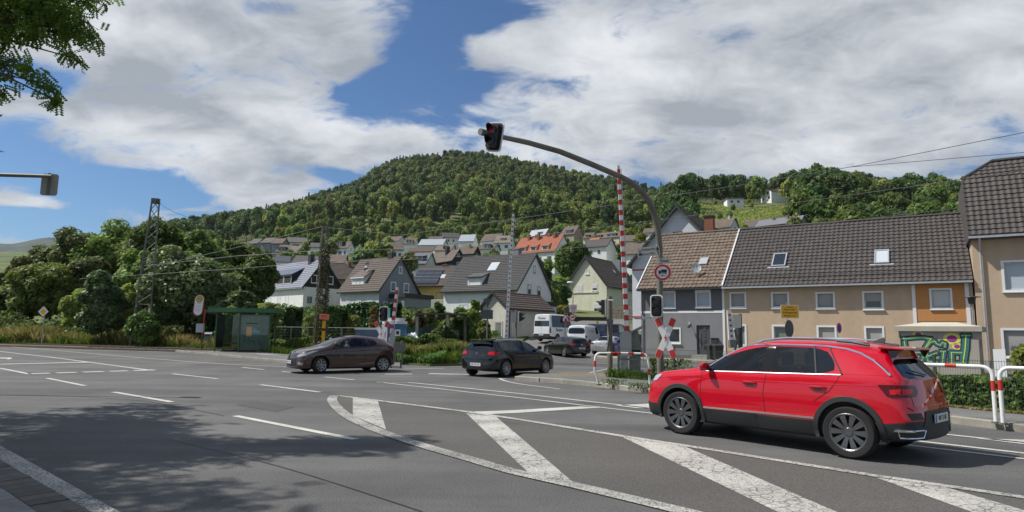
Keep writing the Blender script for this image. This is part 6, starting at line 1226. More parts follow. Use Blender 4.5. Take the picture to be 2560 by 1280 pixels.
# --- guard rails
def guard(label,path,bands,group='red and white guard rails'):
    o=Vector((path[0][0],path[0][1],0)); pts=[Vector(p)-o for p in path]; t=thing('guard_rail',label,'guard rail',tuple(o),0,group); m=MB(); m.tube(pts,.034,WHP,10); m.build('rail',t,smooth=True); L=[0]
    for a,b in zip(pts,pts[1:]): L.append(L[-1]+(b-a).length)
    def at(s):
        i=max(0,min(len(pts)-2,int(np.searchsorted(L,s)-1))); return pts[i].lerp(pts[i+1],(s-L[i])/(L[i+1]-L[i]))
    for s in bands:
        s*=L[-1]; m=MB(); m.tube([at(s),at(s+.09),at(s+.18)],.0365,REDP,10); m.build('red_band',t,smooth=True)
    for e in (pts[0],pts[-1]): m=MB(); m.cyl((e.x,e.y,e.z-.02),(e.x,e.y,e.z+.015),.07,GALVD); m.build('foot',t)
def loop_path(a,d,L,h,r=.16,z=.13):
    p=[(a[0],a[1],z),(a[0],a[1],z+h-r)]
    for i in range(1,6): q=R(90*i/5); p.append((a[0]+d[0]*r*(1-math.cos(q)),a[1]+d[1]*r*(1-math.cos(q)),z+h-r+r*math.sin(q)))
    for i in range(0,6): q=R(90*i/5); p.append((a[0]+d[0]*(L-r+r*math.sin(q)),a[1]+d[1]*(L-r+r*math.sin(q)),z+h-r+r*math.cos(q)))
    p.append((a[0]+d[0]*L,a[1]+d[1]*L,z)); return p
A_=G(2490,1056,.13); dd=(-.70,.714); guard('red and white tubular guard rail running behind the red car',loop_path(A_,dd,3.0,.98),[.115,.30,.41,.52,.63,.84])
A_=G(2508,1059,.13); guard('red and white tubular guard rail cut off by the right edge',loop_path(A_,(.66,-.75),3.0,.98),[.12,.27,.39,.51,.62,.85])
a=G(1496,961,.13);b=G(1624,962,.13); sc=1
pts=[P(1496,961,a.y),P(1491,937,a.y),P(1486.5,930,a.y),P(1487.5,900,a.y),P(1489,890,a.y),P(1493,885,a.y),P(1500,882.5,a.y),P(1560,883,(a.y+b.y)/2),P(1606,884,b.y+.05),P(1614,887,b.y),P(1619,893,b.y),P(1621,905,b.y),P(1625,962,b.y)]
guard('short guard rail with a kinked left leg in front of the tall barrier',pts,[.16,.40,.51,.63,.73 ,.86][0:2]+[.44,.56,.68,.86])
# --- wire mesh fence
GRF=M('fence_green',(.02,.045,.03),.5)
def fence():
    pm=MB(); L_=2.48
    for i in range(50): x=.02+i*L_/50; pm.add([(x,0,.06),(x+.006,0,.06),(x+.006,0,1.08),(x,0,1.08),(x,.006,.06),(x,.006,1.08)],[(0,1,2,3),(0,3,5,4)],GRF)
    for z in (.08,.28,.48,.68,.88,1.05):
        for y in (-.008,.012): pm.add([(0,y,z),(L_,y,z),(L_,y,z+.008),(0,y,z+.008),(0,y+.006,z+.008),(L_,y+.006,z+.008)],[(0,1,2,3),(3,2,5,4)],GRF)
    me=pm.mesh('mesh_panel'); po=MB(); po.box(-.03,.03,-.02,.02,-.1,1.16,GRF); pme=po.mesh('post'); pts=[np.array(p) for p in FL[2:]]; pts[0]=pts[0]+np.array([.3,.0])
    t=thing('wire_fence','dark green wire mesh fence between pavement and railway behind the red car','fence',(pts[0][0],pts[0][1],.1)); o=pts[0]
    Ls=[0]
    for a,b in zip(pts,pts[1:]): Ls.append(Ls[-1]+np.linalg.norm(b-a))
    def at(s): i=max(0,min(len(pts)-2,int(np.searchsorted(Ls,s)-1))); return pts[i]+(pts[i+1]-pts[i])*(s-Ls[i])/(Ls[i+1]-Ls[i])
    s=0
    while s<Ls[-1]-2.5:
        a=at(s+1e-6);b=at(s+2.5); q=math.atan2(*(b-a)[::-1]); link('mesh_panel',me,t,(a[0]-o[0],a[1]-o[1],0),(0,0,q)); link('post',pme,t,(a[0]-o[0],a[1]-o[1],0),(0,0,q)); s+=2.5
fence()
# --- transformer cabin with graffiti
def cabin():
    K0=P(2248,860,32.); K0.z=0; ph=R(-40); e=Vector((math.cos(ph),math.sin(ph),0)); n=Vector((-e.y,e.x,0)); Wk=fac(2446,850,K0,e,n)[0]; zt=fac(2300,828,K0,e,n)[1]; CAB=M('cabin_beige',(.34,.32,.27),.85,var=.05,vs=2,dirt=.3)
    t=thing('transformer_cabin','beige transformer cabin with teal and yellow graffiti on its front','cabin',(K0.x,K0.y,0),ph); D=2.3; m=MB(); m.box(0,Wk,0,D,-.1,zt,CAB); m.build('body',t); m=MB(); v=[(-.18,-.18,zt+.002),(Wk+.18,-.18,zt+.002),(Wk+.18,D+.18,zt+.002),(-.18,D+.18,zt+.002),(-.18,-.18,zt+.24),(Wk+.18,-.18,zt+.24),(Wk+.18,D+.18,zt+.24),(-.18,D+.18,zt+.24),(.9,D*.5,zt+.46),(Wk-.9,D*.5,zt+.46)]
    m.add(v,[(3,2,1,0),(0,1,5,4),(1,2,6,5),(2,3,7,6),(3,0,4,7)],CAB); m.add(v,[(4,5,9,8),(5,6,9),(6,7,8,9),(7,4,8)],M('cabin_roof',(.50,.46,.36),.8,dirt=.2)); m.build('roof',t)
    m=MB()
    for i in range(8): m.box(Wk+.004,Wk+.02,.9,1.4,zt-.75+i*.05,zt-.73+i*.05,TRIMD)
    m.build('vent',t); m=MB(); m.box(Wk*.02,Wk*.028,-.012,-.002,.1,zt-.1,TRIMD); m.box(Wk*.5,Wk*.503,-.008,-.002,.1,zt-.1,GALVD); m.build('door_gap',t); m=MB(); m.box(.06,.2,-.06,-.004,zt-.42,zt-.38,GALVD); m.build('latch',t)
    TE=M('spray_teal',(.025,.14,.15),.7,var=.1); YG=M('spray_lime',(.50,.62,.06),.7); PU=M('spray_purple',(.26,.03,.20),.7); YH=M('spray_yellow',(.60,.58,.10),.7); BK=M('spray_black',(.01,.012,.02),.7)
    def q(x,y): s,z=fac(x/4.267+2040,y/4.267+800,K0,e,n); return s,z
    G1=[([(935,190),(950,270),(960,350),(985,440)],46),([(935,200),(1050,190),(1130,185),(1235,200)],34),([(1225,200),(1170,290),(1160,360),(1125,440)],44),([(905,355),(980,345),(1060,345),(1165,345)],40),([(1185,285),(1220,240),(1265,225),(1290,255),(1325,270),(1350,240),(1380,250),(1375,290)],34),([(1170,350),(1200,385),(1290,350)],36),([(1175,370),(1195,440),(1295,450)],38),([(1325,335),(1385,335)],30),([(1362,340),(1350,455)],42),([(1325,460),(1375,462)],28),([(1600,160),(1592,300),(1570,450)],62),([(1440,345),(1560,350)],40),([(1445,345),(1450,455)],48),([(1425,460),(1600,460)],36),([(1550,165),(1650,165)],32)]
    def strokes(mat,grow,y,name,scale=1.,sh=(0,0)):
        m=MB()
        for pts,w in G1:
            p=[q(x+sh[0],yy_+sh[1]) for x,yy_ in pts]; r_=(w*scale+grow)/4.267/50/2
            for (a,b) in zip(p,p[1:]):
                a=np.array(a);b=np.array(b); d=(b-a)/np.linalg.norm(b-a); nn=np.array([-d[1],d[0]])*r_; a2=a-d*r_*.5;b2=b+d*r_*.5; m.add([(a2[0]+nn[0],y,a2[1]+nn[1]),(a2[0]-nn[0],y,a2[1]-nn[1]),(b2[0]-nn[0],y,b2[1]-nn[1]),(b2[0]+nn[0],y,b2[1]+nn[1])],[(0,1,2,3)],mat); y-=.00012
            y+=.00003
        return m.build(name,t)
    for (x,yy_,r_) in ((1090,155,25),(1450,200,38),(1505,282,22),(1395,395,20),(1190,290,13),(1365,370,12)):
        s,z=q(x,yy_); k=r_/4.267/50; m=MB(); m.X=T(s,-.004,z); plate(m,[(a*1.25,b) for a,b in disc(k*1.6,14)],-.002,.0,YH); g=m.build('spray_dot',t); m=MB(); m.X=T(s,-.0075,z); plate(m,[(a*1.15,b*.95) for a,b in disc(k,14)],-.002,.0,PU); m.build('spray_dot',g)
    strokes(BK,20,-.012,'graffiti_outline'); strokes(TE,0,-.020,'graffiti_fill'); strokes(YG,0,-.028,'graffiti_highlight',.16)
    bx=MB(); bx.box(Wk+.5,Wk+.95,.2,.6,-.1,1.25,TRIMW); o=bx.build('meter_box',None,loc=t.location,rot=(0,0,ph)); tag(o,'small white meter box beside the transformer cabin','box')
cabin()
# --- signs on the right
def sign(name,label,px,ybase,d,parts,cat='road sign',r=.03,ytop=None,pm=None,rz=0):
    p=P(px,ybase,d); z=zg(p.x,p.y)+.05; t=thing(name,label,cat,(p.x,p.y,z),rz); m=MB(); top=P(px,ytop,d).z-z; m.cyl((0,0,0),(0,0,top),r,pm or GALV,r,8); m.build('post',t)
    for f in parts: f(t,p,z)
    return t
def pl(px,py,d,poly,m,name='sign_plate',rz=0,dy=-.05,th=.012,face=None,tx=None,border=None):
    def f(t,p,z):
        c=P(px,py,d); X=T(c.x-p.x,c.y-p.y+dy,c.z-z,rz=rz); b=MB(); b.X=X; plate(b,poly,-th/2,th/2,m); o=b.build(name,t)
        if face: b=MB(); b.X=X; plate(b,[(x*border,y*border) for x,y in poly],-th/2-.004,-th/2-.0005,face); b.build('sign_face',o)
        for (s,dx,dz,sz,mm,*sx) in (tx or []): text(s,sz,mm,o,X@T(dx,-th/2-.007,dz),bold=.0015,sx=sx[0] if sx else 1)
    return f
def ring(px,py,d,R0,R1,m,rz=0,dy=-.05):
    def f(t,p,z):
        c=P(px,py,d); b=MB(); b.X=T(c.x-p.x,c.y-p.y+dy,c.z-z,rz=rz); n=28; vs=[];fs=[]
        for k in range(n): a=2*math.pi*k/n; vs+=[(R0*math.cos(a),-.012,R0*math.sin(a)),(R1*math.cos(a),-.012,R1*math.sin(a))]
        for k in range(n): fs.append((2*k,(2*k+2)%(2*n),(2*k+3)%(2*n),2*k+1))
        b.add(vs,fs,m); b.build('red_ring',t)
    return f
sign('town_sign','yellow town sign reading Nachrodt-Wiblingwerde on a post in front of the beige terrace',1972,915,35,[pl(1973.5,779,35,rrect(1.0,.72,.05),WHP,'sign_plate',face=YELW,border=.93,tx=[('Gemeinde',0,.24,.085,BLK),('Nachrodt-',0,.11,.15,BLK),('Wiblingwerde',0,-.06,.15,BLK,.95),('M\u00e4rkischer Kreis',0,-.23,.095,BLK)]),pl(1972,822,34.8,[(x*.5,y) for x,y in disc(.48)],SBACK,'round_sign_back',rz=0)],ytop=757)
sign('no_parking_sign','thin round red and blue no parking sign seen edge-on before the beige terrace',2097,905,35,[pl(2097,820,34.9,[(x*.45,y) for x,y in disc(.28)],RED,'sign_plate',face=M('sign_blue',(.03,.06,.35),.4),border=.75)],ytop=808,r=.02)
sign('zone_sign','white square sign with a red ring reading 30 ZONE above the van roofs',1433,850,60,[pl(1433,771,60,rrect(.72,.72,.05),WHP,tx=[('30',0,.06,.26,BLK),('ZONE',0,-.27,.13,BLK)]),ring(1433,769,59.98,.24,.19,RED),pl(1431,793,60,disc(.31),SGN,'round_sign_plate',tx=[]),ring(1431,793,59.98,.31,.24,RED),pl(1431,793,59.97,[(-.13,-.06),(.15,-.06),(.15,.07),(-.03,.07),(-.03,.03),(-.13,.03)],BLK,'truck_symbol'),pl(1431,806,60,rrect(.62,.2,.02),WHP,'extra_plate')],ytop=762)
sign('warning_sign','red edged triangular roadworks warning sign left of the zone sign',1413,850,57,[pl(1413,796,57,[(-.46,-.34),(.46,-.34),(0,.46)],RED,face=SGN,border=.68),pl(1414,798,56.9,[(-.1,-.14),(.16,-.14),(.02,.12)],BLK,'worker_symbol')],ytop=782)
sign('yield_sign_back','grey back of a triangular sign behind the bus roof',1418,850,64,[pl(1418,773,64,[(-.36,-.36),(.36,-.36),(0,.36)],SBACK)],ytop=768)
sign('street_name_sign','thin post with white street name plate left of the grey house',1608,905,38,[pl(1619,795,38,rrect(.62,.13,.01),SGN,tx=[('Ehrenmalstra\u00dfe',0,0,.085,BLK,.85)]),pl(1596,797,38,rrect(.5,.06,.01),GALV,'bracket')],ytop=786,r=.028)
def lamp(label,px,ytop,ybase,d,dx,h=.2,name='street_lamp'):
    p=P(px,ybase,d); z=zg(p.x,p.y)+.05; top=P(px,ytop,d).z-z; t=thing(name,label,'street lamp',(p.x,p.y,z)); m=MB(); m.tube([(0,0,0),(0,0,top*.5),(0,0,top)],.05,GALV,8,rs=[.07,.055,.04]); m.build('post',t); return t,top
t,top=lamp('slim street lamp with a small white head in front of the cream house',1432,706,850,62,0); m=MB(); m.lathe([(.02,.1),(.2,.06),(.26,-.02),(.1,-.1)],TRIMW,T(-.28,0,top,)@Matrix.Scale(1.3,4,(1,0,0)),12); m.cyl((0,0,top-.02),(-.2,0,top),.03,TRIMD); m.build('lamp_head',t)
t,top=lamp('mushroom headed street lamp in front of the tall beige house',2439,745,880,35,0); m=MB(); m.lathe([(.0,.12),(.42,.06),(.44,.03),(.2,.02),(.16,-.3),(.12,-.34)],TRIMD,T(0,0,top),16); m.build('lamp_head',t)
# wheeled bins by the grey house
def bin_(label,px,yb,d,m_,h=1.05):
    p=P(px,yb,d); t=thing('wheeled_bin',label,'bin',(p.x,p.y,.1)); m=MB(); m.add([(-.24,-.28,.08),(.24,-.28,.08),(.24,.26,.08),(-.24,.26,.08),(-.29,-.36,h-.1),(.29,-.36,h-.1),(.29,.32,h-.1),(-.29,.32,h-.1)],[(3,2,1,0),(4,5,6,7),(0,1,5,4),(1,2,6,5),(2,3,7,6),(3,0,4,7)],m_); m.build('body',t); m=MB(); m.add([(-.31,-.4,h-.09),(.31,-.4,h-.09),(.31,.36,h-.09),(-.31,.36,h-.09),(-.27,-.34,h-.02),(.27,-.34,h-.02),(.27,.36,h+.03),(-.27,.36,h+.03)],[(3,2,1,0),(4,5,6,7),(0,1,5,4),(1,2,6,5),(2,3,7,6),(3,0,4,7)],TRIMD); m.build('lid',t); m=MB(); m.cyl((-.26,.26,.09),(-.2,.26,.09),.09,BLK); m.cyl((.2,.26,.09),(.26,.26,.09),.09,BLK); m.build('wheel',t)
bin_('dark wheeled bin beside the doorstep of the grey house',1781,903,43,M('bin_black',(.02,.02,.022),.5)); bin_('second dark wheeled bin nearer the beige wall',1795,905,42.4,M('bin_black'))
# --- bus stop
def bus_stop():
    p=G(503,876,.1); t=thing('bus_stop_sign','tall red framed bus stop sign with green and yellow H disc','bus stop sign',tuple(p)); d=p.y; H=P(498,737,d).z-p.z; RF=M('frame_red',(.38,.03,.035),.5); m=MB(); m.tube([(0,0,0),(.0,0,.9)],.045,M('pole_dark',(.06,.04,.04),.6),8); m.tube([(0,0,.9),(.06,0,H-.9)],.05,RF,8); m.build('post',t)
    c=P(498,763,d)-p; n=10
    def cap(w,h):
        r=w/2; return [(r*math.cos(R(180*i/n)),h/2-r+r*math.sin(R(180*i/n))) for i in range(n+1)]+[(-r*math.cos(R(180*i/n)),-h/2+r-r*math.sin(R(180*i/n))) for i in range(n+1)]
    X=T(c.x,c.y-.04,c.z)@Matrix.Rotation(R(4),4,'Y'); h=(790-737)/F*d; w=24/F*d; m=MB(); m.X=X; plate(m,cap(w,h),-.03,.03,RF); pn=m.build('frame',t); m=MB(); m.X=X; plate(m,cap(w*.86,h*.94),-.036,-.031,SGN); f=m.build('sign_face',pn)
    y=h*.29; m=MB(); m.X=X@T(0,-.038,y); plate(m,disc(w*.34),-.004,0,M('sign_green',(.02,.16,.05),.5)); g=m.build('green_ring',pn); m=MB(); m.X=X@T(0,-.043,y); plate(m,disc(w*.25),-.004,0,M('sign_amber',(.72,.45,.03),.5)); m.build('yellow_disc',pn); text('H',w*.34,M('sign_green'),pn,X@T(0,-.05,y),bold=.012)
    text('Einsal',.13,BLK,pn,X@T(0,-.038,h*.1)); 
    for i in range(5): m=MB(); m.X=X; m.box(-w*.3,w*(.3-.1*(i%2)),-.039,-.037,-h*(.02+.06*i),-h*(.02+.06*i)+.02,TAUPE); m.build('timetable_line',pn)
    m=MB(); c=P(501,820,d)-p; m.box(c.x-.23,c.x+.23,-.12,.08,c.z-.28,c.z+.28,M('box_grey',(.40,.42,.42),.5)); m.build('timetable_box',t)
    p=G(521,872,.1); d=p.y; t=thing('litter_bin','small blue grey litter bin between bus stop sign and shelter','litter bin',tuple(p)); BG=M('bin_bluegrey',(.13,.17,.18),.6); m=MB(); m.box(-.24,.24,-.2,.2,.35,1.0,BG); m.build('body',t); m=MB(); m.add([(-.26,-.24,1.0),(.26,-.24,1.0),(.26,.24,1.0),(-.26,.24,1.0),(-.26,-.1,1.12),(.26,-.1,1.12),(.26,.24,1.12),(-.26,.24,1.12)],[(3,2,1,0),(4,5,6,7),(0,1,5,4),(1,2,6,5),(2,3,7,6),(3,0,4,7)],BG); m.build('hood',t); m=MB(); m.box(-.1,-.04,-.05,.05,0,.35,GALVD); m.build('stand',t); m=MB(); m.box(.06,.12,-.05,.05,0,.35,GALVD); m.build('stand',t); m=MB(); m.box(-.18,.12,-.21,-.2,.84,.95,BLK); m.build('opening',t)
bus_stop()
def shelter():
    p0=G(547,875,.1); p1=G(600,880,.1); p2=G(670,882,.1); d=p1.y; k=F/d
    t=thing('bus_shelter','dark green bus shelter with flat roof and scribbled side pane','bus shelter',tuple(p1)); H=2.42
    gl=glassmat('shelter_glass',(.35,.45,.40),.05,.05); gd=M('shelter_panel_green',(.04,.085,.055),.35,var=.2,vs=2,dirt=.4)
    a=P(541,780,d)-p1; b=P(686,787,d)-p1; x0=a.x+.1; x1=b.x-.25
    # roof: front fascia in two facets
    m=MB(); f=[(x0-.35,-.6),(-.05,-.75),(x1+.35,-.3),(x1+.35,1.2),(x0-.35,1.2)]; m.prism(f,H,H+.26,GRN); m.build('roof',t)
    for (x,y) in ((x0,-.1),(0,-.3),(x1,0.),(x0,1.),(x1,1.),(-.1,1.)): m=MB(); m.box(x-.035,x+.035,y-.035,y+.035,0,H,GRN); m.build('post',t)
    m=MB(); m.box(x0,x0+.02,-.05,1.,.25,H-.1,gl); m.build('pane',t)
    m=MB(); m.box(x0,-.12,.99,1.01,.3,H-.12,gl); m.build('pane',t)
    m=MB(); m.box(-.08,-.04,-.25,1.,.15,H,gd); m.build('partition',t)
    X=T(.04,-.28,0,rz=math.atan2(.28,x1)); w=math.hypot(x1,.28)-.1; m=MB(); m.X=X; m.box(0,w,0,.03,.12,1.02,gd); m.build('lower_panel',t); m=MB(); m.X=X; m.box(0,w,.01,.02,1.03,H-.12,M('shelter_poster_back',(.16,.21,.17),.35,var=.35,vs=1.2)); pn=m.build('pane',t)
    m=MB(); m.X=X; m.box(w*.22,w*.42,-.004,.008,.98,1.55,M('poster_orange',(.55,.36,.16),.6)); m.build('poster',pn)
    m=MB(); m.X=X; m.add([(w*.44,-.006,1.18),(w*.72,-.006,1.2),(w*.66,-.006,1.34),(w*.6,-.006,1.30),(w*.56,-.006,1.48),(w*.46,-.006,1.40)],[(0,1,2,3,4,5)],M('sticker_blue',(.15,.32,.48),.6)); m.build('poster',pn)
    m=MB(); m.X=X; m.box(w*.18,w*.62,-.008,.006,1.72,1.8,GRN); m.box(.0,w,-.02,.04,1.02,1.06,GRN); m.box(0,w,-.02,.04,H-.16,H-.1,GRN); m.build('rail',t)
    TG=M('tag_black',(.01,.01,.012),.6)
    for pts in ([(.15,1.1),(.3,.9),(.22,.7),(.4,.6)],[(.5,.9),(.62,.62),(.8,.75),(.9,.45)],[(1.1,.8),(1.2,.5),(1.5,.35)]): m=MB(); m.X=X; m.tube([(x,-.012,z) for x,z in pts],.012,TG,4); m.build('graffiti_tag',pn)
    m=MB(); m.box(x0+.2,x1-.2,.55,.9,.48,.53,M('bench_brown',(.10,.05,.035),.7)); m.build('bench',t); m=MB(); m.box(x0+.1,-.2,-.05,-.0,.16,.22,TRIMD); m.build('floor_rail',t)
    return t
shelter()
p=G(382,850,.1); t=thing('utility_cabinet','yellow fronted grey utility cabinet in the roadside grass','cabinet',(p.x*.93,p.y*.93,zg(p.x,p.y)+.1),R(-18)); k=p.y*.93/F; m=MB(); m.box(-.2,.2,0,.45,0,1.0,M('cabinet_grey',(.20,.18,.14),.7)); m.build('body',t); m=MB(); m.box(-.19,.19,-.02,-.002,.05,.96,YELW); m.build('front',t)
t=sign('priority_sign','yellow and white diamond priority road sign in the left verge',107,832,45,[pl(109.5,779,45,[(0,.37),(-.37,0),(0,-.37),(.37,0)],WHP,face=YELW,border=.62)],ytop=768,r=.035)
def board719():
    p=P(808,850,39.5); z=zg(p.x,p.y)+.1; t=thing('track_marker','faded red board on a yellow and black post at the lattice mast foot','sign',(p.x,p.y,z)); m=MB(); zt=P(808,802,39.5).z-z; m.box(-.08,.08,-.08,.08,.0,zt,YELW); m.build('post',t); m=MB()
    for a in (.25,.75): m.box(-.083,.083,-.083,.083,zt*a-.12,zt*a+.04,BLK)
    m.build('black_band',t); c=P(812,792,39.3)-Vector((p.x,p.y,z)); X=T(c.x,c.y-.1,c.z,rz=R(-15))@Matrix.Rotation(R(4),4,'Y'); m=MB(); m.X=X; m.box(-.33,.33,-.02,.02,-.17,.17,M('board_faded_red',(.36,.09,.045),.7)); b=m.build('sign_plate',t); text('61\u2113',.001,BLK) if False else None; text('719',.26,M('digit_dark_red',(.20,.02,.012),.7),b,X@T(0,-.026,0)@Matrix.Scale(-1,4,(1,0,0)),bold=.004); return t
board719()
# --- lattice masts and wires
LAT=M('lattice_steel',(.15,.155,.125),.7,.1,var=.3,vs=2)
def lattice(label,base,top,d,w0,w1,name='lattice_mast',n=14,ivy=False):
    a=P(*base,d); z0=zg(a.x,a.y); b=P(*top,d); t=thing(name,label,'lattice mast',(a.x,a.y,z0)); H=b.z-z0; dx=b.x-a.x; o=Vector((0,0,0)); ang=R(25)
    def c(z,i,j): w=w0+(w1-w0)*z/H; x=(i-.5)*w; y=(j-.5)*w*.8; return Vector((x*math.cos(ang)-y*math.sin(ang)+dx*.0*z/H,x*math.sin(ang)+y*math.cos(ang),z))
    for i in (0,1):
        for j in (0,1): m=MB(); m.tube([c(0,i,j),c(H,i,j)],.05,LAT,4); m.build('leg',t)
    m=MB()
    for k in range(n):
        z=H*k/n; z2=H*(k+1)/n
        for (p,q) in (((0,0),(1,0)),((1,0),(1,1)),((1,1),(0,1)),((0,1),(0,0))):
            if k%2: p,q=q,p
            m.tube([c(z,*p),c(z2,*q)],.028,LAT,4,cap=False)
            if k%4==0: m.tube([c(z,*p),c(z,*q)],.028,LAT,4,cap=False)
    m.build('bracing',t)['kind']='stuff'; m=MB(); m.box(-w1*.52,w1*.52,-w1*.42,w1*.42,H-.35,H+.02,LAT); m.build('head_plate',t); return t,H
M1,H1_=lattice('tall lattice steel mast leaning above the left trees',(352,822),(380,497),46,1.15,.46)
M1.rotation_euler=(0,R(1.5),0)
M2,H2_=lattice('ivy covered lattice steel mast in front of the blue roofed house',(797,880),(805,566),40,.72,.30)
rng_=np.random.default_rng(8); n_=3200; zz=rng_.random(n_)**1.15*H2_*.86; a_=rng_.random(n_)*6.28; rr=(.34-.13*zz/H2_)*(1+.5*rng_.random(n_)); c_=np.column_stack([rr*np.cos(a_)+.05,rr*np.sin(a_)*.8,zz]); u_=rng_.normal(size=(n_,3));u_/=np.linalg.norm(u_,axis=1)[:,None]; v_=np.cross(u_,rng_.normal(size=(n_,3)));v_/=np.linalg.norm(v_,axis=1)[:,None]
link('ivy',qmesh('ivy',np.stack([c_-u_*.06,c_+v_*.045,c_+u_*.06,c_-v_*.045],1),leafmat('leaf_dead_ivy',(.14,.12,.05),(.06,.055,.025))),M2)
lattice('thin distant lattice mast between the trees',(322,800),(325,655),66,.5,.25)
WIRE=M('wire',(.10,.10,.10),.5)
def wire(label,pts,r=.012,sag=0):
    v=[P(*p) for p in pts]; out=[]
    for a,b in zip(v,v[1:]):
        n=max(2,int((b-a).length/4)); 
        for i in range(n): s=i/n; q=a.lerp(b,s); q.z-=sag*4*s*(1-s); out.append(q)
    out.append(v[-1]); o=out[0].copy(); m=MB(); m.tube([p-o for p in out],r,WIRE,4,cap=False); tag(m.build('overhead_wire',None,loc=o),label,'wire',None)
wire('topmost overhead wire rising from the ivy clad mast to the upper right edge',[(360,672,46),(590,619,42),(804,567,40),(1000,588.5,38.5),(1283,548,36),(1560,508,33),(1900,455,29.5),(2140,415,27),(2560,331,23),(2900,262,20)],.014)
wire('second overhead wire branching off towards the right edge above the steep roof',[(2120,418,27.2),(2560,381,24),(2900,350,22)],.012)
wire('overhead wire crossing in front of the weathered roof ridge',[(330,668,46),(590,640,42),(804,626,40),(1000,622.5,38.5),(1300,595,36),(1560,561,33),(2040,500,28),(2400,449,24.5),(2560,426,23),(2900,372,20)],.013)
wire('lowest overhead wire passing behind the booms at roof height',[(200,697,48),(590,672,42),(804,655,40),(1000,650,38.5),(1300,632,36),(1560,608,33),(2000,566,28),(2400,520,24.5)],.011)
wire('short stay wire hanging from the top of the left lattice mast',[(386,499,40),(404,512,41),(430,528,43),(620,600,60)],.012)
m=MB(); a=P(391,503,40);b=P(399,509,40.5); m.tube([a-a,b-a],.06,BLK,6); tag(m.build('insulator',None,loc=a),'dark insulator on the stay wire at the left lattice mast top','insulator')
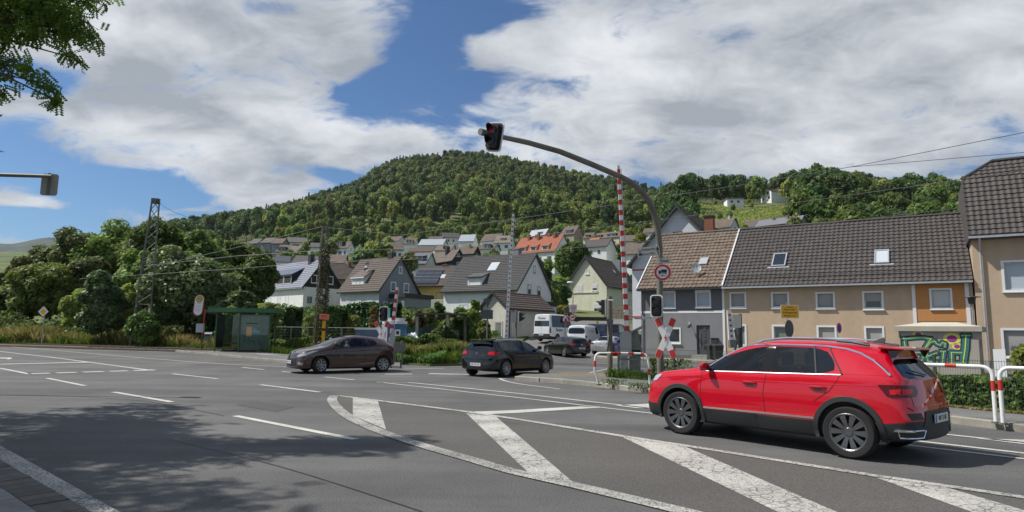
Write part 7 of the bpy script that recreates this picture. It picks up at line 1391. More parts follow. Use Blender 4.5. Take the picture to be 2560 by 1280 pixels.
# --- building site things behind the hedge
def site():
    p=P(986,840,38); z=zg(p.x,p.y); k=38/F; t=thing('portable_toilet','blue portable toilet cabin with white domed roof behind the crossing cross','portable toilet',(p.x,p.y,z),R(-12)); BL=M('cabin_blue',(.03,.13,.26),.5); w=.56; m=MB(); m.box(-w,w,-w,w,.1,1.95,BL); m.build('body',t,bevel=.06); m=MB(); m.prism(rrect(1.24,1.24,.25),1.95,2.12,TRIMW); m.prism(rrect(1.05,1.05,.3),2.12,2.3,TRIMW); m.build('roof',t); m=MB(); m.box(-w-.02,-w+.35,-w-.03,-w-.002,.15,1.9,TRIMW); m.build('door',t); m=MB(); m.cyl((-.5,.3,1.9),(-.5,.3,2.9),.05,M('pipe_teal',(.05,.30,.28),.5)); m.build('vent_pipe',t)
    def heap(label,px,py,d,w,h,seed):
        c=P(px,py,d); z0=zg(c.x,c.y)+.05; rng=np.random.default_rng(seed); n=34; v=[];f=[]; ph=rng.random(8)*6
        for j in range(n):
            for i in range(n):
                x=(i/(n-1)*2-1);y=(j/(n-1)*2-1); e=max(0,1-(abs(x)**2.6))*max(0,1-abs(y)**2.6); hh=h*e**.5*(.72+.22*math.sin(x*5+ph[0])+.15*math.sin(y*6+x*3+ph[1])+.06*math.sin(x*17+ph[2]+y*9)+.05*math.sin(y*21-x*14+ph[3])); v.append((x*w+.05*math.sin(y*9),y*.9,max(0,hh)))
        for j in range(n-1):
            for i in range(n-1): a=j*n+i; f.append((a,a+1,a+1+n,a+n))
        me=bpy.data.meshes.new('tarpaulin_heap'); me.from_pydata(v,[],f); me.materials.append(M('tarpaulin_white',(.72,.73,.76),.55,bump=.9,bs=5)); o=link('tarpaulin_heap',me,None,(c.x,c.y,z0)); tag(o,label,'tarpaulin')
    heap('large heap covered with crumpled white tarpaulin right of the blue cabin',1042,850,38.6,1.25,1.35,1); heap('low white tarpaulin heap behind the bonnet of the brown car',868,840,41,1.5,.9,2); heap('tiny white tarpaulin bump left of the brown car roof',826,838,41.5,.35,.85,3)
    t=thing('rubble_container','open skip with white top edge and striped side left of the ivy','skip',tuple(P(920,840,41))); t.location.z=zg(t.location.x,t.location.y); m=MB(); m.box(-.7,.7,-.5,.5,0,1.55,M('skip_blue',(.13,.17,.24),.7,var=.3)); m.build('body',t); m=MB(); m.box(-.75,.78,-.55,.55,1.56,1.66,TRIMW); m.build('lid',t)
    # site fence
    a=P(684,870,43);b=P(942,870,41); t=thing('site_fence','temporary grey mesh site fence behind the low hedge','fence',(a.x,a.y,zg(a.x,a.y))); L=(b-a).length; e=(b-a).normalized(); q=math.atan2(e.y,e.x); n=3; me=MB(); w=L/n; zt=1.65
    me.tube([(0,0,.1),(0,0,zt),(w-.08,0,zt),(w-.08,0,.1),(0,0,.1)],.022,GALV,6,cap=False); me.tube([(w*.5,0,.1),(w*.5,0,zt)],.02,GALV,6)
    for i in range(9): me.tube([(0,.0,.2+.18*i),(w-.08,0,.2+.18*i)],.006,GALVD,3,cap=False)
    mesh=me.mesh('mesh_panel')
    for i in range(n): link('mesh_panel',mesh,t,(e.x*w*i,e.y*w*i,0),(0,0,q))
    # pergola
    c=P(1105,850,43.5); z=zg(c.x,c.y); t=thing('pergola','dark weathered wooden pergola roof above the brambles','pergola',(c.x,c.y,z),R(-8)); hz=P(1105,786,43.5).z-z; m=MB(); m.box(-1.6,1.5,-1.,1.2,hz-.06,hz+.06,WOOD); m.build('roof',t)
    for i in range(5): m=MB(); m.box(-1.7+i*.75,-1.58+i*.75,-1.2,1.3,hz-.2,hz-.07,M('wood_grey',(.24,.22,.19),.9,var=.2)); m.build('rafter',t)
    for x,y in ((-1.5,-.9),(.6,-.9),(1.4,.9)): m=MB(); m.box(x-.09,x+.09,y-.09,y+.09,-.1,hz-.2,M('wood_grey')); m.build('post',t)
    c=P(1060,838,44); t=thing('screen_fence','teal netting and pale woven garden screen behind the white heap','fence',(c.x,c.y,zg(c.x,c.y))); m=MB(); m.box(-1.5,.8,0,.03,0,1.75,M('netting_teal',(.03,.10,.10),.8,var=.3)); m.build('netting',t)
    for i in range(9): m=MB(); m.box(.8,2.4,.02*(i%2),.02*(i%2)+.03,.1+i*.17,.23+i*.17,M('wood_grey')); m.build('slat',t)
    # dark green privacy screen below the cream house
    a=P(1435,822,80); t=thing('screen_fence','dark green privacy netting on the retaining wall below the cream house','fence',(a.x,a.y,a.z)); m=MB(); m.box(0,4.6,0,.04,-.6,1.5,M('netting_dark',(.012,.03,.022),.8,var=.3)); m.build('netting',t)
    for i in range(4): m=MB(); m.box(i*1.5,i*1.5+.06,-.03,-.002,-.8,1.55,TRIMD); m.build('post',t)
    a=P(1493,818,60); t=thing('hydrant_marker','small yellow marker post above the van roof','marker post',(a.x,a.y,zg(a.x,a.y))); m=MB(); zt=a.z+.3-zg(a.x,a.y); m.cyl((0,0,0),(0,0,zt),.05,GALV); m.build('post',t); m=MB(); m.box(-.13,.13,-.08,.08,zt-.1,zt+.25,YELW); m.build('cap',t)
site()
# ------------------------------------------------------------------ vehicles
def paint(name,col,coat=1.,rough=.55,metal=.0):
    m=M(name,col,rough,metal,coat=coat,spec=.06); b=m.node_tree.nodes['Principled BSDF']; b.inputs['Coat IOR'].default_value=1.62; b.inputs['Coat Roughness'].default_value=.015; return m
PILB=M('pillar_black',(.006,.006,.007),.07,spec=.5); TYRE=M('tyre',(.012,.012,.012),.85,bump=.3,bs=60); RIMD=M('rim_dark',(.16,.16,.165),.28,.85); RIMS=M('rim_silver',(.36,.37,.39),.28,.9); CLAD=M('cladding',(.022,.023,.024),.6); SATN=M('trim_satin',(.30,.30,.31),.35,.6); CHR=M('chrome',(.75,.76,.78),.12,1.); INT=M('car_interior',(.022,.022,.024),.85); SEAT=M('seat_fabric',(.04,.04,.043),.9); WELL=M('wheel_well',(.006,.006,.006),.9)
GLS=glassmat('car_glass',(.62,.70,.66),.02); GLT=glassmat('car_glass_tinted',(.07,.075,.08),.02); TAIL=M('tail_lamp',(.075,.002,.004),.10,spec=.4); TAILB=M('tail_lamp_lit',(.50,.008,.010),.15,spec=.4); HEADL=M('headlamp',(.42,.46,.5),.1,.3,coat=1); PLW=M('plate_white',(.62,.63,.60),.5); PLB=M('plate_blue',(.02,.06,.35),.5); LINE=M('panel_gap',(.004,.004,.004),.9)
def body_mesh(st,W,cfg):
    """st: (xl,xb,xt,zb,zt,p,y6,z6,zs) from nose to tail"""
    n=len(st); bm=bmesh.new(); rows={}
    def rowpts(s):
        xl,xb,xt,zb,zt,p,y6,z6,zs=s; w=W*p; lx=lambda t:xl+(xb-xl)*t
        return [(xl,w*.72,zs-.04),(xl,w*.955,zs),(lx(.0),w*.995,zs+.22),(lx(.3),w,min(.72,zb-.2)),(lx(.8),w*.985,zb-.11),(xb,w*.935,zb),(xt if zt-zb>.15 else xb,y6*w,zt-z6),(xt,(y6-.09)*w,zt-.04),(xt,y6*.5*w,zt-.010),(xt,0,zt)]
    V={}
    for i,s in enumerate(st):
        r=rowpts(s)
        for j,(x,y,z) in enumerate(r):
            if j==9: V[i,j,0]=V[i,j,1]=bm.verts.new((x,0,z))
            else: V[i,j,0]=bm.verts.new((x,-y,z)); V[i,j,1]=bm.verts.new((x,y,z))
    mats=cfg['mats']; FM={}
    def face(vs,mi,key=None):
        vs=[v for k,v in enumerate(vs) if v not in vs[:k]]
        if len(vs)<3: return
        try: f=bm.faces.new(vs)
        except ValueError: return
        f.material_index=mi
    glass=cfg.get('glass',()); tint=cfg.get('tint',()); pil=cfg.get('pillar',()); ws=cfg.get('ws',()); 
    for i in range(n-1):
        for j in range(9):
            mi=0
            if j<=cfg.get('clad',0): mi=3
            if j==5 and i in glass: mi=1
            if j==5 and i in tint: mi=2
            if j==5 and i in pil: mi=4
            if j in (7,8) and i in ws: mi=1
            for s in (0,1):
                q=[V[i,j,s],V[i+1,j,s],V[i+1,j+1,s],V[i,j+1,s]]
                face(q if s else q[::-1],mi)
        face([V[i,0,0],V[i+1,0,0],V[i+1,0,1],V[i,0,1]],3)
    for i,sg,bul in ((0,-1,cfg.get('bulf',.10)),(n-1,1,cfg.get('bulr',.05))):
        Cn={}; 
        for j in range(9):
            v=V[i,j,1].co; k=1 if j<6 else .6; Cn[j]=bm.verts.new((v.x+sg*bul*k,0,v.z+(.012 if j>=6 else 0)))
        Cn[9]=V[i,9,0]
        Q={}
        for s in (0,1):
            for j in range(9): v=V[i,j,s].co; Q[j,s]=bm.verts.new((v.x+sg*bul*(1 if j<6 else .6)*.72,v.y*.55,v.z+(.008 if j>=6 else 0)))
            Q[9,s]=V[i,9,0]
        for j in range(9):
            mi=0
            if j<=cfg.get('clad',0): mi=3
            if sg>0 and j==5: mi=cfg.get('rearglass',2)
            for s in (0,1):
                for a,b in ((V,Q),(Q,Cn)):
                    g=lambda D,jj: D[i,jj,s] if D is V else (D[jj,s] if D is Q else D[jj])
                    q=[g(a,j),g(b,j),g(b,j+1),g(a,j+1)]; face(q,mi)
        face([V[i,0,0],Q[0,0],Cn[0],Q[0,1],V[i,0,1]],3)
    bmesh.ops.remove_doubles(bm,verts=bm.verts,dist=1e-5); bmesh.ops.recalc_face_normals(bm,faces=bm.faces)
    cl=bm.edges.layers.float.get('crease_edge') or bm.edges.layers.float.new('crease_edge')
    for e in bm.edges:
        if len(e.link_faces)==2:
            a,b=e.link_faces
            if a.material_index!=b.material_index: e[cl]=.75
    me=bpy.data.meshes.new('body'); bm.to_mesh(me); bm.free()
    for m in mats: me.materials.append(m)
    me.polygons.foreach_set('use_smooth',[True]*len(me.polygons)); return me
def wheel(t,x,y,r,w,rim,spokes,side,steer=0.,style='twin'):
    """side -1: outer face looks to -y"""
    mb=MB(); rr=r*.70; prof=[(rr,-w/2),(rr+.01,-w/2-.004),(r-.03,-w/2-.004),(r-.008,-w/2+.02),(r,-w/2+.045),(r,w/2-.045),(r-.008,w/2-.02),(r-.03,w/2+.004),(rr+.01,w/2+.004),(rr,w/2)]
    mb.lathe(prof,TYRE,None,40,'Y'); ty=mb.build('wheel',t,smooth=True,loc=(x,y,r),rot=(0,0,steer)); X=Matrix.Scale(-side,4,(0,1,0)) if side>0 else Matrix()
    rb=MB(); rb.X=X; rb.lathe([(rr+.004,-w/2-.002),(rr-.004,-w/2-.006),(rr-.022,-w/2+.004),(rr-.03,-w/2+.03),(rr-.03,w/2-.02)],rim,None,40,'Y'); rb.lathe([(rr-.03,w/2-.04),(0.001,w/2-.04)],WELL,None,24,'Y'); rb.lathe([(rr*.62,w/2-.1),(rr*.3,w/2-.1)],M('brake_disc',(.10,.09,.085),.4,.8),None,24,'Y')
    o=-w/2
    rb.lathe([(0.001,o+.012),(.05,o+.010),(.062,o+.022),(.062,o+.06)],rim,None,20,'Y')
    for k in range(spokes):
        a0=2*math.pi*k/spokes; rows=[]
        for (q,wd,dp) in ((.055,.020,.022),(rr*.45,.026 if style=='wide' else .018,.012),(rr*.8,.036 if style=='wide' else .018,.004),(rr-.015,.040 if style=='wide' else .021,.004)):
            for sg in ((-1,1)):
                rows.append((q*math.cos(a0)-sg*wd*math.sin(a0),o+dp,q*math.sin(a0)+sg*wd*math.cos(a0)))
        fs=[(2*i,2*i+1,2*i+3,2*i+2) for i in range(3)]; nn=len(rows); back=[(a,b+.035,c) for a,b,c in rows]; rb.add(rows+back,fs+[(nn+2*i,nn+2*i+2,2*i+2,2*i) for i in range(3)]+[(2*i+1,2*i+3,nn+2*i+3,nn+2*i+1) for i in range(3)],rim)
    rb.build('rim',ty)
    return ty
class Car:
    def __init__(s,name,label,st,W,wheels,r,cfg,pmat,level=2,cat='car',tw=.21,arch=.055,group=None,mid=None):
        s.L=st[-1][0]; s.W=W; s.t=thing(name,label,cat); s.p=pmat; s.wx=wheels; s.r=r; cx=(wheels[0]+wheels[1])/2; s.cx=cx
        cfg=dict(cfg); cfg['mats']=[pmat,cfg.get('g1',GLS),cfg.get('g2',GLT),cfg.get('cladm',CLAD),PILB,WELL]
        me=body_mesh(st,W,cfg); o=bpy.data.objects.new('tmp',me); C.objects.link(o); sb=o.modifiers.new('s','SUBSURF'); sb.levels=level; sb.render_levels=level; cut=[]
        for x in wheels:
            for sg in (-1,1):
                c=MB(); c.lathe([(.001,sg*(W-.30)),(r+arch,sg*(W-.30)),(r+arch,sg*(W+.2)),(.001,sg*(W+.2))],WELL,T(x,0,r+.01),36,'Y'); cm=c.mesh('cut'); bmm=bmesh.new(); bmm.from_mesh(cm); bmesh.ops.remove_doubles(bmm,verts=bmm.verts,dist=.003); bmesh.ops.recalc_face_normals(bmm,faces=bmm.faces); bmm.to_mesh(cm); bmm.free(); co=bpy.data.objects.new('cut',cm); C.objects.link(co); cut.append(co); b=o.modifiers.new('b','BOOLEAN'); b.object=co; b.operation='DIFFERENCE'; b.solver='EXACT'
                try: b.material_mode='TRANSFER'
                except Exception: pass
        dg=bpy.context.evaluated_depsgraph_get(); ev=bpy.data.meshes.new_from_object(o.evaluated_get(dg)); bpy.data.objects.remove(o)
        for c in cut: bpy.data.objects.remove(c)
        ev.transform(Matrix.Translation((-cx,0,0))); s.bm=bmesh.new(); s.bm.from_mesh(ev); s.bm.faces.ensure_lookup_table(); s.tree=BVHTree.FromBMesh(s.bm)
        names=[m.name if m else '' for m in ev.materials]; gl=[i for i,n in enumerate(names) if n.startswith('car_glass')]
        b1=s.bm.copy(); bmesh.ops.delete(b1,geom=[f for f in b1.faces if f.material_index in gl],context='FACES'); m1=bpy.data.meshes.new('body'); b1.to_mesh(m1); b1.free(); [m1.materials.append(m) for m in ev.materials]; s.body=link('body',m1,s.t)
        b2=s.bm.copy(); bmesh.ops.delete(b2,geom=[f for f in b2.faces if f.material_index not in gl],context='FACES')
        # split glass in islands
        left=set(b2.faces)
        while left:
            f0=left.pop(); isl={f0}; q=[f0]
            while q:
                f=q.pop()
                for e in f.edges:
                    for g in e.link_faces:
                        if g in left: left.discard(g); isl.add(g); q.append(g)
            vs={}; V=[];Fc=[]
            for f in isl:
                idx=[]
                for v in f.verts:
                    if v not in vs: vs[v]=len(V); V.append(v.co[:])
                    idx.append(vs[v])
                Fc.append(idx)
            gm=bpy.data.meshes.new('window'); gm.from_pydata(V,[],Fc); mi=next(iter(isl)).material_index; gm.materials.append(ev.materials[mi]); gm.polygons.foreach_set('use_smooth',[True]*len(Fc)); link('window',gm,s.t)
        b2.free()
        for x in wheels:
            for sg in (-1,1): s.wheel(x-cx,sg,tw)
    rim=RIMS; spokes=5; style='twin'; steer=0
    def wheel(s,x,sg,tw): pass
    def wheels(s,rim,spokes,style='twin',tw=.21,steer=0):
        for k,x in enumerate(s.wx):
            for sg in (-1,1): wheel(s.t,x-s.cx,sg*(s.W-.015-tw/2),s.r,tw,rim,spokes,sg,steer if k==0 else 0,style)
    def hit(s,x,z,side):
        h=s.tree.ray_cast(Vector((x-s.cx,side*3,z)),Vector((0,-side,0)))
        return (h[0],h[1]) if h[0] is not None else (None,None)
    def hitx(s,y,z,end):
        h=s.tree.ray_cast(Vector((end*6,y,z)),Vector((-end,0,0))); return (h[0],h[1]) if h[0] is not None else (None,None)
    def patch(s,poly,mat,off=.004,th=.01,side=-1,name='trim',parent=None,mode='y',step=.08,smooth=True):
        """mode y: poly in (x,z) projected on a flank; mode x: poly in (y,z) projected on the front (side -1) or rear (side 1)"""
        b=bmesh.new(); vs=[b.verts.new((p[0],0,p[1])) for p in poly]; 
        for tr in tessellate_polygon([[Vector((p[0],p[1],0)) for p in poly]]):
            try: b.faces.new([vs[i] for i in tr])
            except ValueError: pass
        for ax in (0,2):
            lo=min(p[0 if ax==0 else 1] for p in poly); hi=max(p[0 if ax==0 else 1] for p in poly); k=lo+step
            while k<hi-.005:
                co=[0,0,0]; co[ax]=k; no=[0,0,0]; no[ax]=1; bmesh.ops.bisect_plane(b,geom=b.verts[:]+b.edges[:]+b.faces[:],plane_co=co,plane_no=no); k+=step
        ok=True
        for v in b.verts:
            p,n=(s.hit(v.co.x,v.co.z,side) if mode=='y' else s.hitx(v.co.x,v.co.z,side))
            if p is None: continue_=True; ok=False; v.tag=True; continue
            v.tag=False
            if n.dot(Vector((0,side,0) if mode=='y' else (side,0,0)))<0: n=-n
            v.co=p+n*off
        if not ok: bmesh.ops.delete(b,geom=[v for v in b.verts if v.tag],context='VERTS')
        if not b.faces: b.free(); return None
        if th:
            ed=[e for e in b.edges if len(e.link_faces)==1]; r=bmesh.ops.extrude_edge_only(b,edges=ed); d=Vector((0,-side*th,0) if mode=='y' else (-side*th,0,0))
            for g in r['geom']:
                if isinstance(g,bmesh.types.BMVert): g.co+=d
        bmesh.ops.recalc_face_normals(b,faces=b.faces); me=bpy.data.meshes.new(name); b.to_mesh(me); b.free(); me.materials.append(mat)
        if smooth:
            me.polygons.foreach_set('use_smooth',[True]*len(me.polygons))
            try: me.set_sharp_from_angle(angle=R(50))
            except Exception: pass
        return link(name,me,parent or s.t)
    def line(s,pts,r,mat,side=-1,name='trim',parent=None,mode='y',off=.0,n=6):
        P_=[]
        for a,b in zip(pts,pts[1:]):
            k=max(1,int(math.hypot(b[0]-a[0],b[1]-a[1])/.06))
            for i in range(k): P_.append((a[0]+(b[0]-a[0])*i/k,a[1]+(b[1]-a[1])*i/k))
        P_.append(pts[-1]); q=[]
        for x,z in P_:
            p,nn=(s.hit(x,z,side) if mode=='y' else s.hitx(x,z,side))
            if p is not None:
                if nn.dot(Vector((0,side,0) if mode=='y' else (side,0,0)))<0: nn=-nn
                q.append(p+nn*off)
        if len(q)<2: return
        m=MB(); m.tube(q,r,mat,n); return m.build(name,parent or s.t,smooth=True)
    def plate(s,end,z,y=0,text_='',w=.52,h=.11,tilt=0,off=.012):
        p,n=s.hitx(y,z,end); 
        if p is None: return
        X=T(p.x+end*off,y,z,rz=R(90*end)); b=MB(); b.X=X; b.box(-w/2,w/2,-.006,.006,-h/2,h/2,PLW); o=b.build('number_plate',s.t); b=MB(); b.X=X; b.box(-w/2+.004,-w/2+.045,-.008,-.0062,-h/2+.004,h/2-.004,PLB); b.build('blue_band',o)
        if text_: text(text_,h*.78,BLK,o,X@T(.02,-.0085,0),bold=.001,sx=.85)
        return o
    def mirror(s,x,z,mat,side,size=(.11,.10,.16)):
        p,n=s.hit(x,z-.06,side); 
        if p is None: return
        me=MB(); bm=bmesh.new(); bmesh.ops.create_uvsphere(bm,u_segments=14,v_segments=9,radius=1); m_=bpy.data.meshes.new('mirror'); bmesh.ops.scale(bm,vec=(size[0],size[1]*1.1,size[2]*.52),verts=bm.verts)
        for v in bm.verts:
            if v.co.x>size[0]*.35: v.co.x=size[0]*.35
        bm.to_mesh(m_); bm.free(); m_.materials.append(mat); m_.polygons.foreach_set('use_smooth',[True]*len(m_.polygons)); o=link('mirror',m_,s.t,(x-s.cx-.02,p.y+side*.13,z+.03)); a=MB(); a.cyl((x-s.cx,p.y-side*.01,z-.03),(x-s.cx,p.y+side*.10,z),.03,BLK); a.build('mirror_arm',s.t)
    def interior(s,x0,x1,zb,zr,seats=((1.95,-.36),(1.95,.36)),rear=2.9,wheel_=True,hr=True):
        c=s.cx; w=s.W-.09; m=MB(); m.box(x0-c,x1-c,-w,w,.28,.34,INT); 
        m.add([(x0-c,-w,.3),(x1-c,-w,.3),(x1-c,-w,zb-.03),(x0-c,-w,zb-.05)],[(0,1,2,3)],INT); m.add([(x0-c,w,.3),(x1-c,w,.3),(x1-c,w,zb-.03),(x0-c,w,zb-.05)],[(0,1,2,3)],INT); m.add([(x1-c,-w,.3),(x1-c,w,.3),(x1-c,w,zb-.03),(x1-c,-w,zb-.03)],[(0,1,2,3)],INT); m.box(x0-c,x0+.5-c,-w,w,.5,zb-.08,INT); m.build('cabin_tub',s.t)
        for (x,y) in list(seats)+([(rear,-.4),(rear,.4)] if rear else []):
            m=MB(); m.add([(x-.25-c,y-.23,.4),(x+.25-c,y-.23,.4),(x+.25-c,y+.23,.4),(x-.25-c,y+.23,.4),(x-.25-c,y-.23,.58),(x+.2-c,y-.23,.55),(x+.2-c,y+.23,.55),(x-.25-c,y+.23,.58)],[(3,2,1,0),(4,5,6,7),(0,1,5,4),(1,2,6,5),(2,3,7,6),(3,0,4,7)],SEAT)
            m.add([(x+.12-c,y-.22,.5),(x+.26-c,y-.22,.5),(x+.26-c,y+.22,.5),(x+.12-c,y+.22,.5),(x+.30-c,y-.19,zb+.10),(x+.40-c,y-.19,zb+.10),(x+.40-c,y+.19,zb+.10),(x+.30-c,y+.19,zb+.10)],[(3,2,1,0),(4,5,6,7),(0,1,5,4),(1,2,6,5),(2,3,7,6),(3,0,4,7)],SEAT); st_=m.build('seat',s.t)
            if hr: m=MB(); m.box(x+.30-c,x+.40-c,y-.12,y+.12,zb+.12,zb+.32,SEAT); m.build('headrest',st_,bevel=.03)
        if wheel_:
            m=MB(); X=T(x0+.62-c,-.36,zb-.1,ry=R(-65)); pts=[X@Vector((.18*math.cos(a),.18*math.sin(a),0)) for a in [i*math.pi/8 for i in range(17)]]; m.tube(pts,.016,BLK,6,cap=False); m.tube([X@Vector((0,-.16,0)),X@Vector((0,.16,0))],.014,BLK,5); m.build('steering_wheel',s.t)
    def place(s,x,y,hx,hy): s.t.location=(x,y,zg(x,y)+.0); s.t.rotation_euler=(0,0,math.atan2(-hy,-hx)); return s
def person(label,car,x,y,zs,shirt,hair,skin=(.32,.19,.13),hands=(.12,.1)):
    """seated driver: one skinned body, hair and shirt as children. x,y seat position in car coordinates"""
    SK=M('skin',skin,.6); c=car.cx; t0=car.t.location
    Vv=[(0,0,0),(.06,0,.22),(.08,0,.42),(.07,0,.52),(.05,0,.60),(.045,0,.72),  # pelvis, belly, chest, neck base, neck, head
        (.07,-.19,.44),(-.10,-.24,.22),(-.30,-.13,.26),(.07,.19,.44),(-.10,.24,.22),(-.30,.13,.26),(-.40,-.10,.0),(-.62,-.12,-.25),(-.40,.10,.0),(-.62,.12,-.25)]
    E_=[(0,1),(1,2),(2,3),(3,4),(4,5),(3,6),(6,7),(7,8),(3,9),(9,10),(10,11),(0,12),(12,13),(0,14),(14,15)]; rad=[.15,.145,.15,.09,.055,.095,.07,.05,.035,.07,.05,.035,.08,.055,.08,.055]
    me=bpy.data.meshes.new('person'); me.from_pydata(Vv,E_,[]); o=bpy.data.objects.new('tmp',me); C.objects.link(o); sk=o.modifiers.new('k','SKIN'); 
    for i,v in enumerate(me.skin_vertices[0].data): v.radius=(rad[i],rad[i]); v.use_root=(i==0)
    ss=o.modifiers.new('s','SUBSURF'); ss.levels=2; dg=bpy.context.evaluated_depsgraph_get(); ev=bpy.data.meshes.new_from_object(o.evaluated_get(dg)); bpy.data.objects.remove(o); ev.materials.clear(); ev.materials.append(SK); ev.materials.append(shirt)
    for p in ev.polygons:
        p.use_smooth=True; c_=p.center
        if c_.z<.53 and c_.x>-.2 or c_.z<.12: p.material_index=1
    # eyes, nose, mouth side forward (-x)
    root=bpy.data.objects.new('person',ev); C.objects.link(root); tag(root,label,'person'); mt=Matrix.Translation(t0)@Matrix.Rotation(car.t.rotation_euler[2],4,'Z'); root.location=mt@Vector((x-c,y,zs)); root.rotation_euler=car.t.rotation_euler
    h=MB(); bm=bmesh.new(); bmesh.ops.create_uvsphere(bm,u_segments=16,v_segments=10,radius=.112); 
    for v in bm.verts:
        if v.co.x<-.03 and v.co.z<.045: v.co.x=-.03
        if v.co.z<-.05: v.co.z=-.05
    hm=bpy.data.meshes.new('hair'); bm.to_mesh(hm); bm.free(); hm.materials.append(hair); link('hair',hm,root,(.055,0,.755)); f=MB(); f.add([(-.052,-.015,.735),(-.052,.015,.735),(-.082,0,.705),(-.05,0,.70),(-.05,0,.755)],[(0,2,4),(1,4,2),(0,3,2),(1,2,3)],SK); f.build('nose',root)
    for sy in (-1,1):
        e=MB(); e.box(-.062,-.056,sy*.035-.012,sy*.035+.012,.738,.748,BLK); e.build('eye',root); e=MB(); e.box(.03,.06,sy*.098-.008,sy*.098+.008,.70,.75,SK); e.build('ear',root)
    return root
# stations: xl,xb,xt,zb,zt,p,y6,z6,zs
SUV=[(.06,.17,.20,.88,.925,.80,.80,.02,.27),(.17,.30,.33,.945,.985,.93,.80,.02,.24),(.45,.52,.54,.985,1.03,.985,.80,.02,.23),(.83,.83,.82,1.00,1.06,1.0,.82,.02,.23),(1.18,1.15,1.13,1.03,1.10,1.,.84,.015,.23),(1.45,1.42,1.52,1.045,1.345,1.,.765,.085,.23),(1.80,1.78,1.95,1.055,1.515,1.,.735,.105,.23),(2.22,2.22,2.24,1.065,1.562,1.,.73,.115,.23),(2.34,2.34,2.36,1.068,1.566,1.,.73,.115,.23),(2.85,2.85,2.80,1.08,1.565,1.,.725,.115,.23),(3.30,3.36,3.12,1.09,1.553,1.,.72,.115,.24),(3.68,3.66,3.52,1.10,1.525,.995,.71,.11,.25),(4.0,3.95,3.78,1.09,1.48,.965,.70,.12,.30),(4.17,4.06,3.86,1.06,1.455,.87,.74,.15,.33)]
RED_P=paint('paint_red_car',(.46,.001,.014))
suv=Car('suv','bright red compact SUV with black cladding crossing the foreground on the right',SUV,.91,(.83,3.42),.345,dict(glass=(4,5,6),tint=(8,9),pillar=(7,),ws=(4,5),clad=1,bulf=.12,bulr=.06),RED_P,3,'car',arch=.045)
suv.wheels(RIMD,10,'wide',.225)
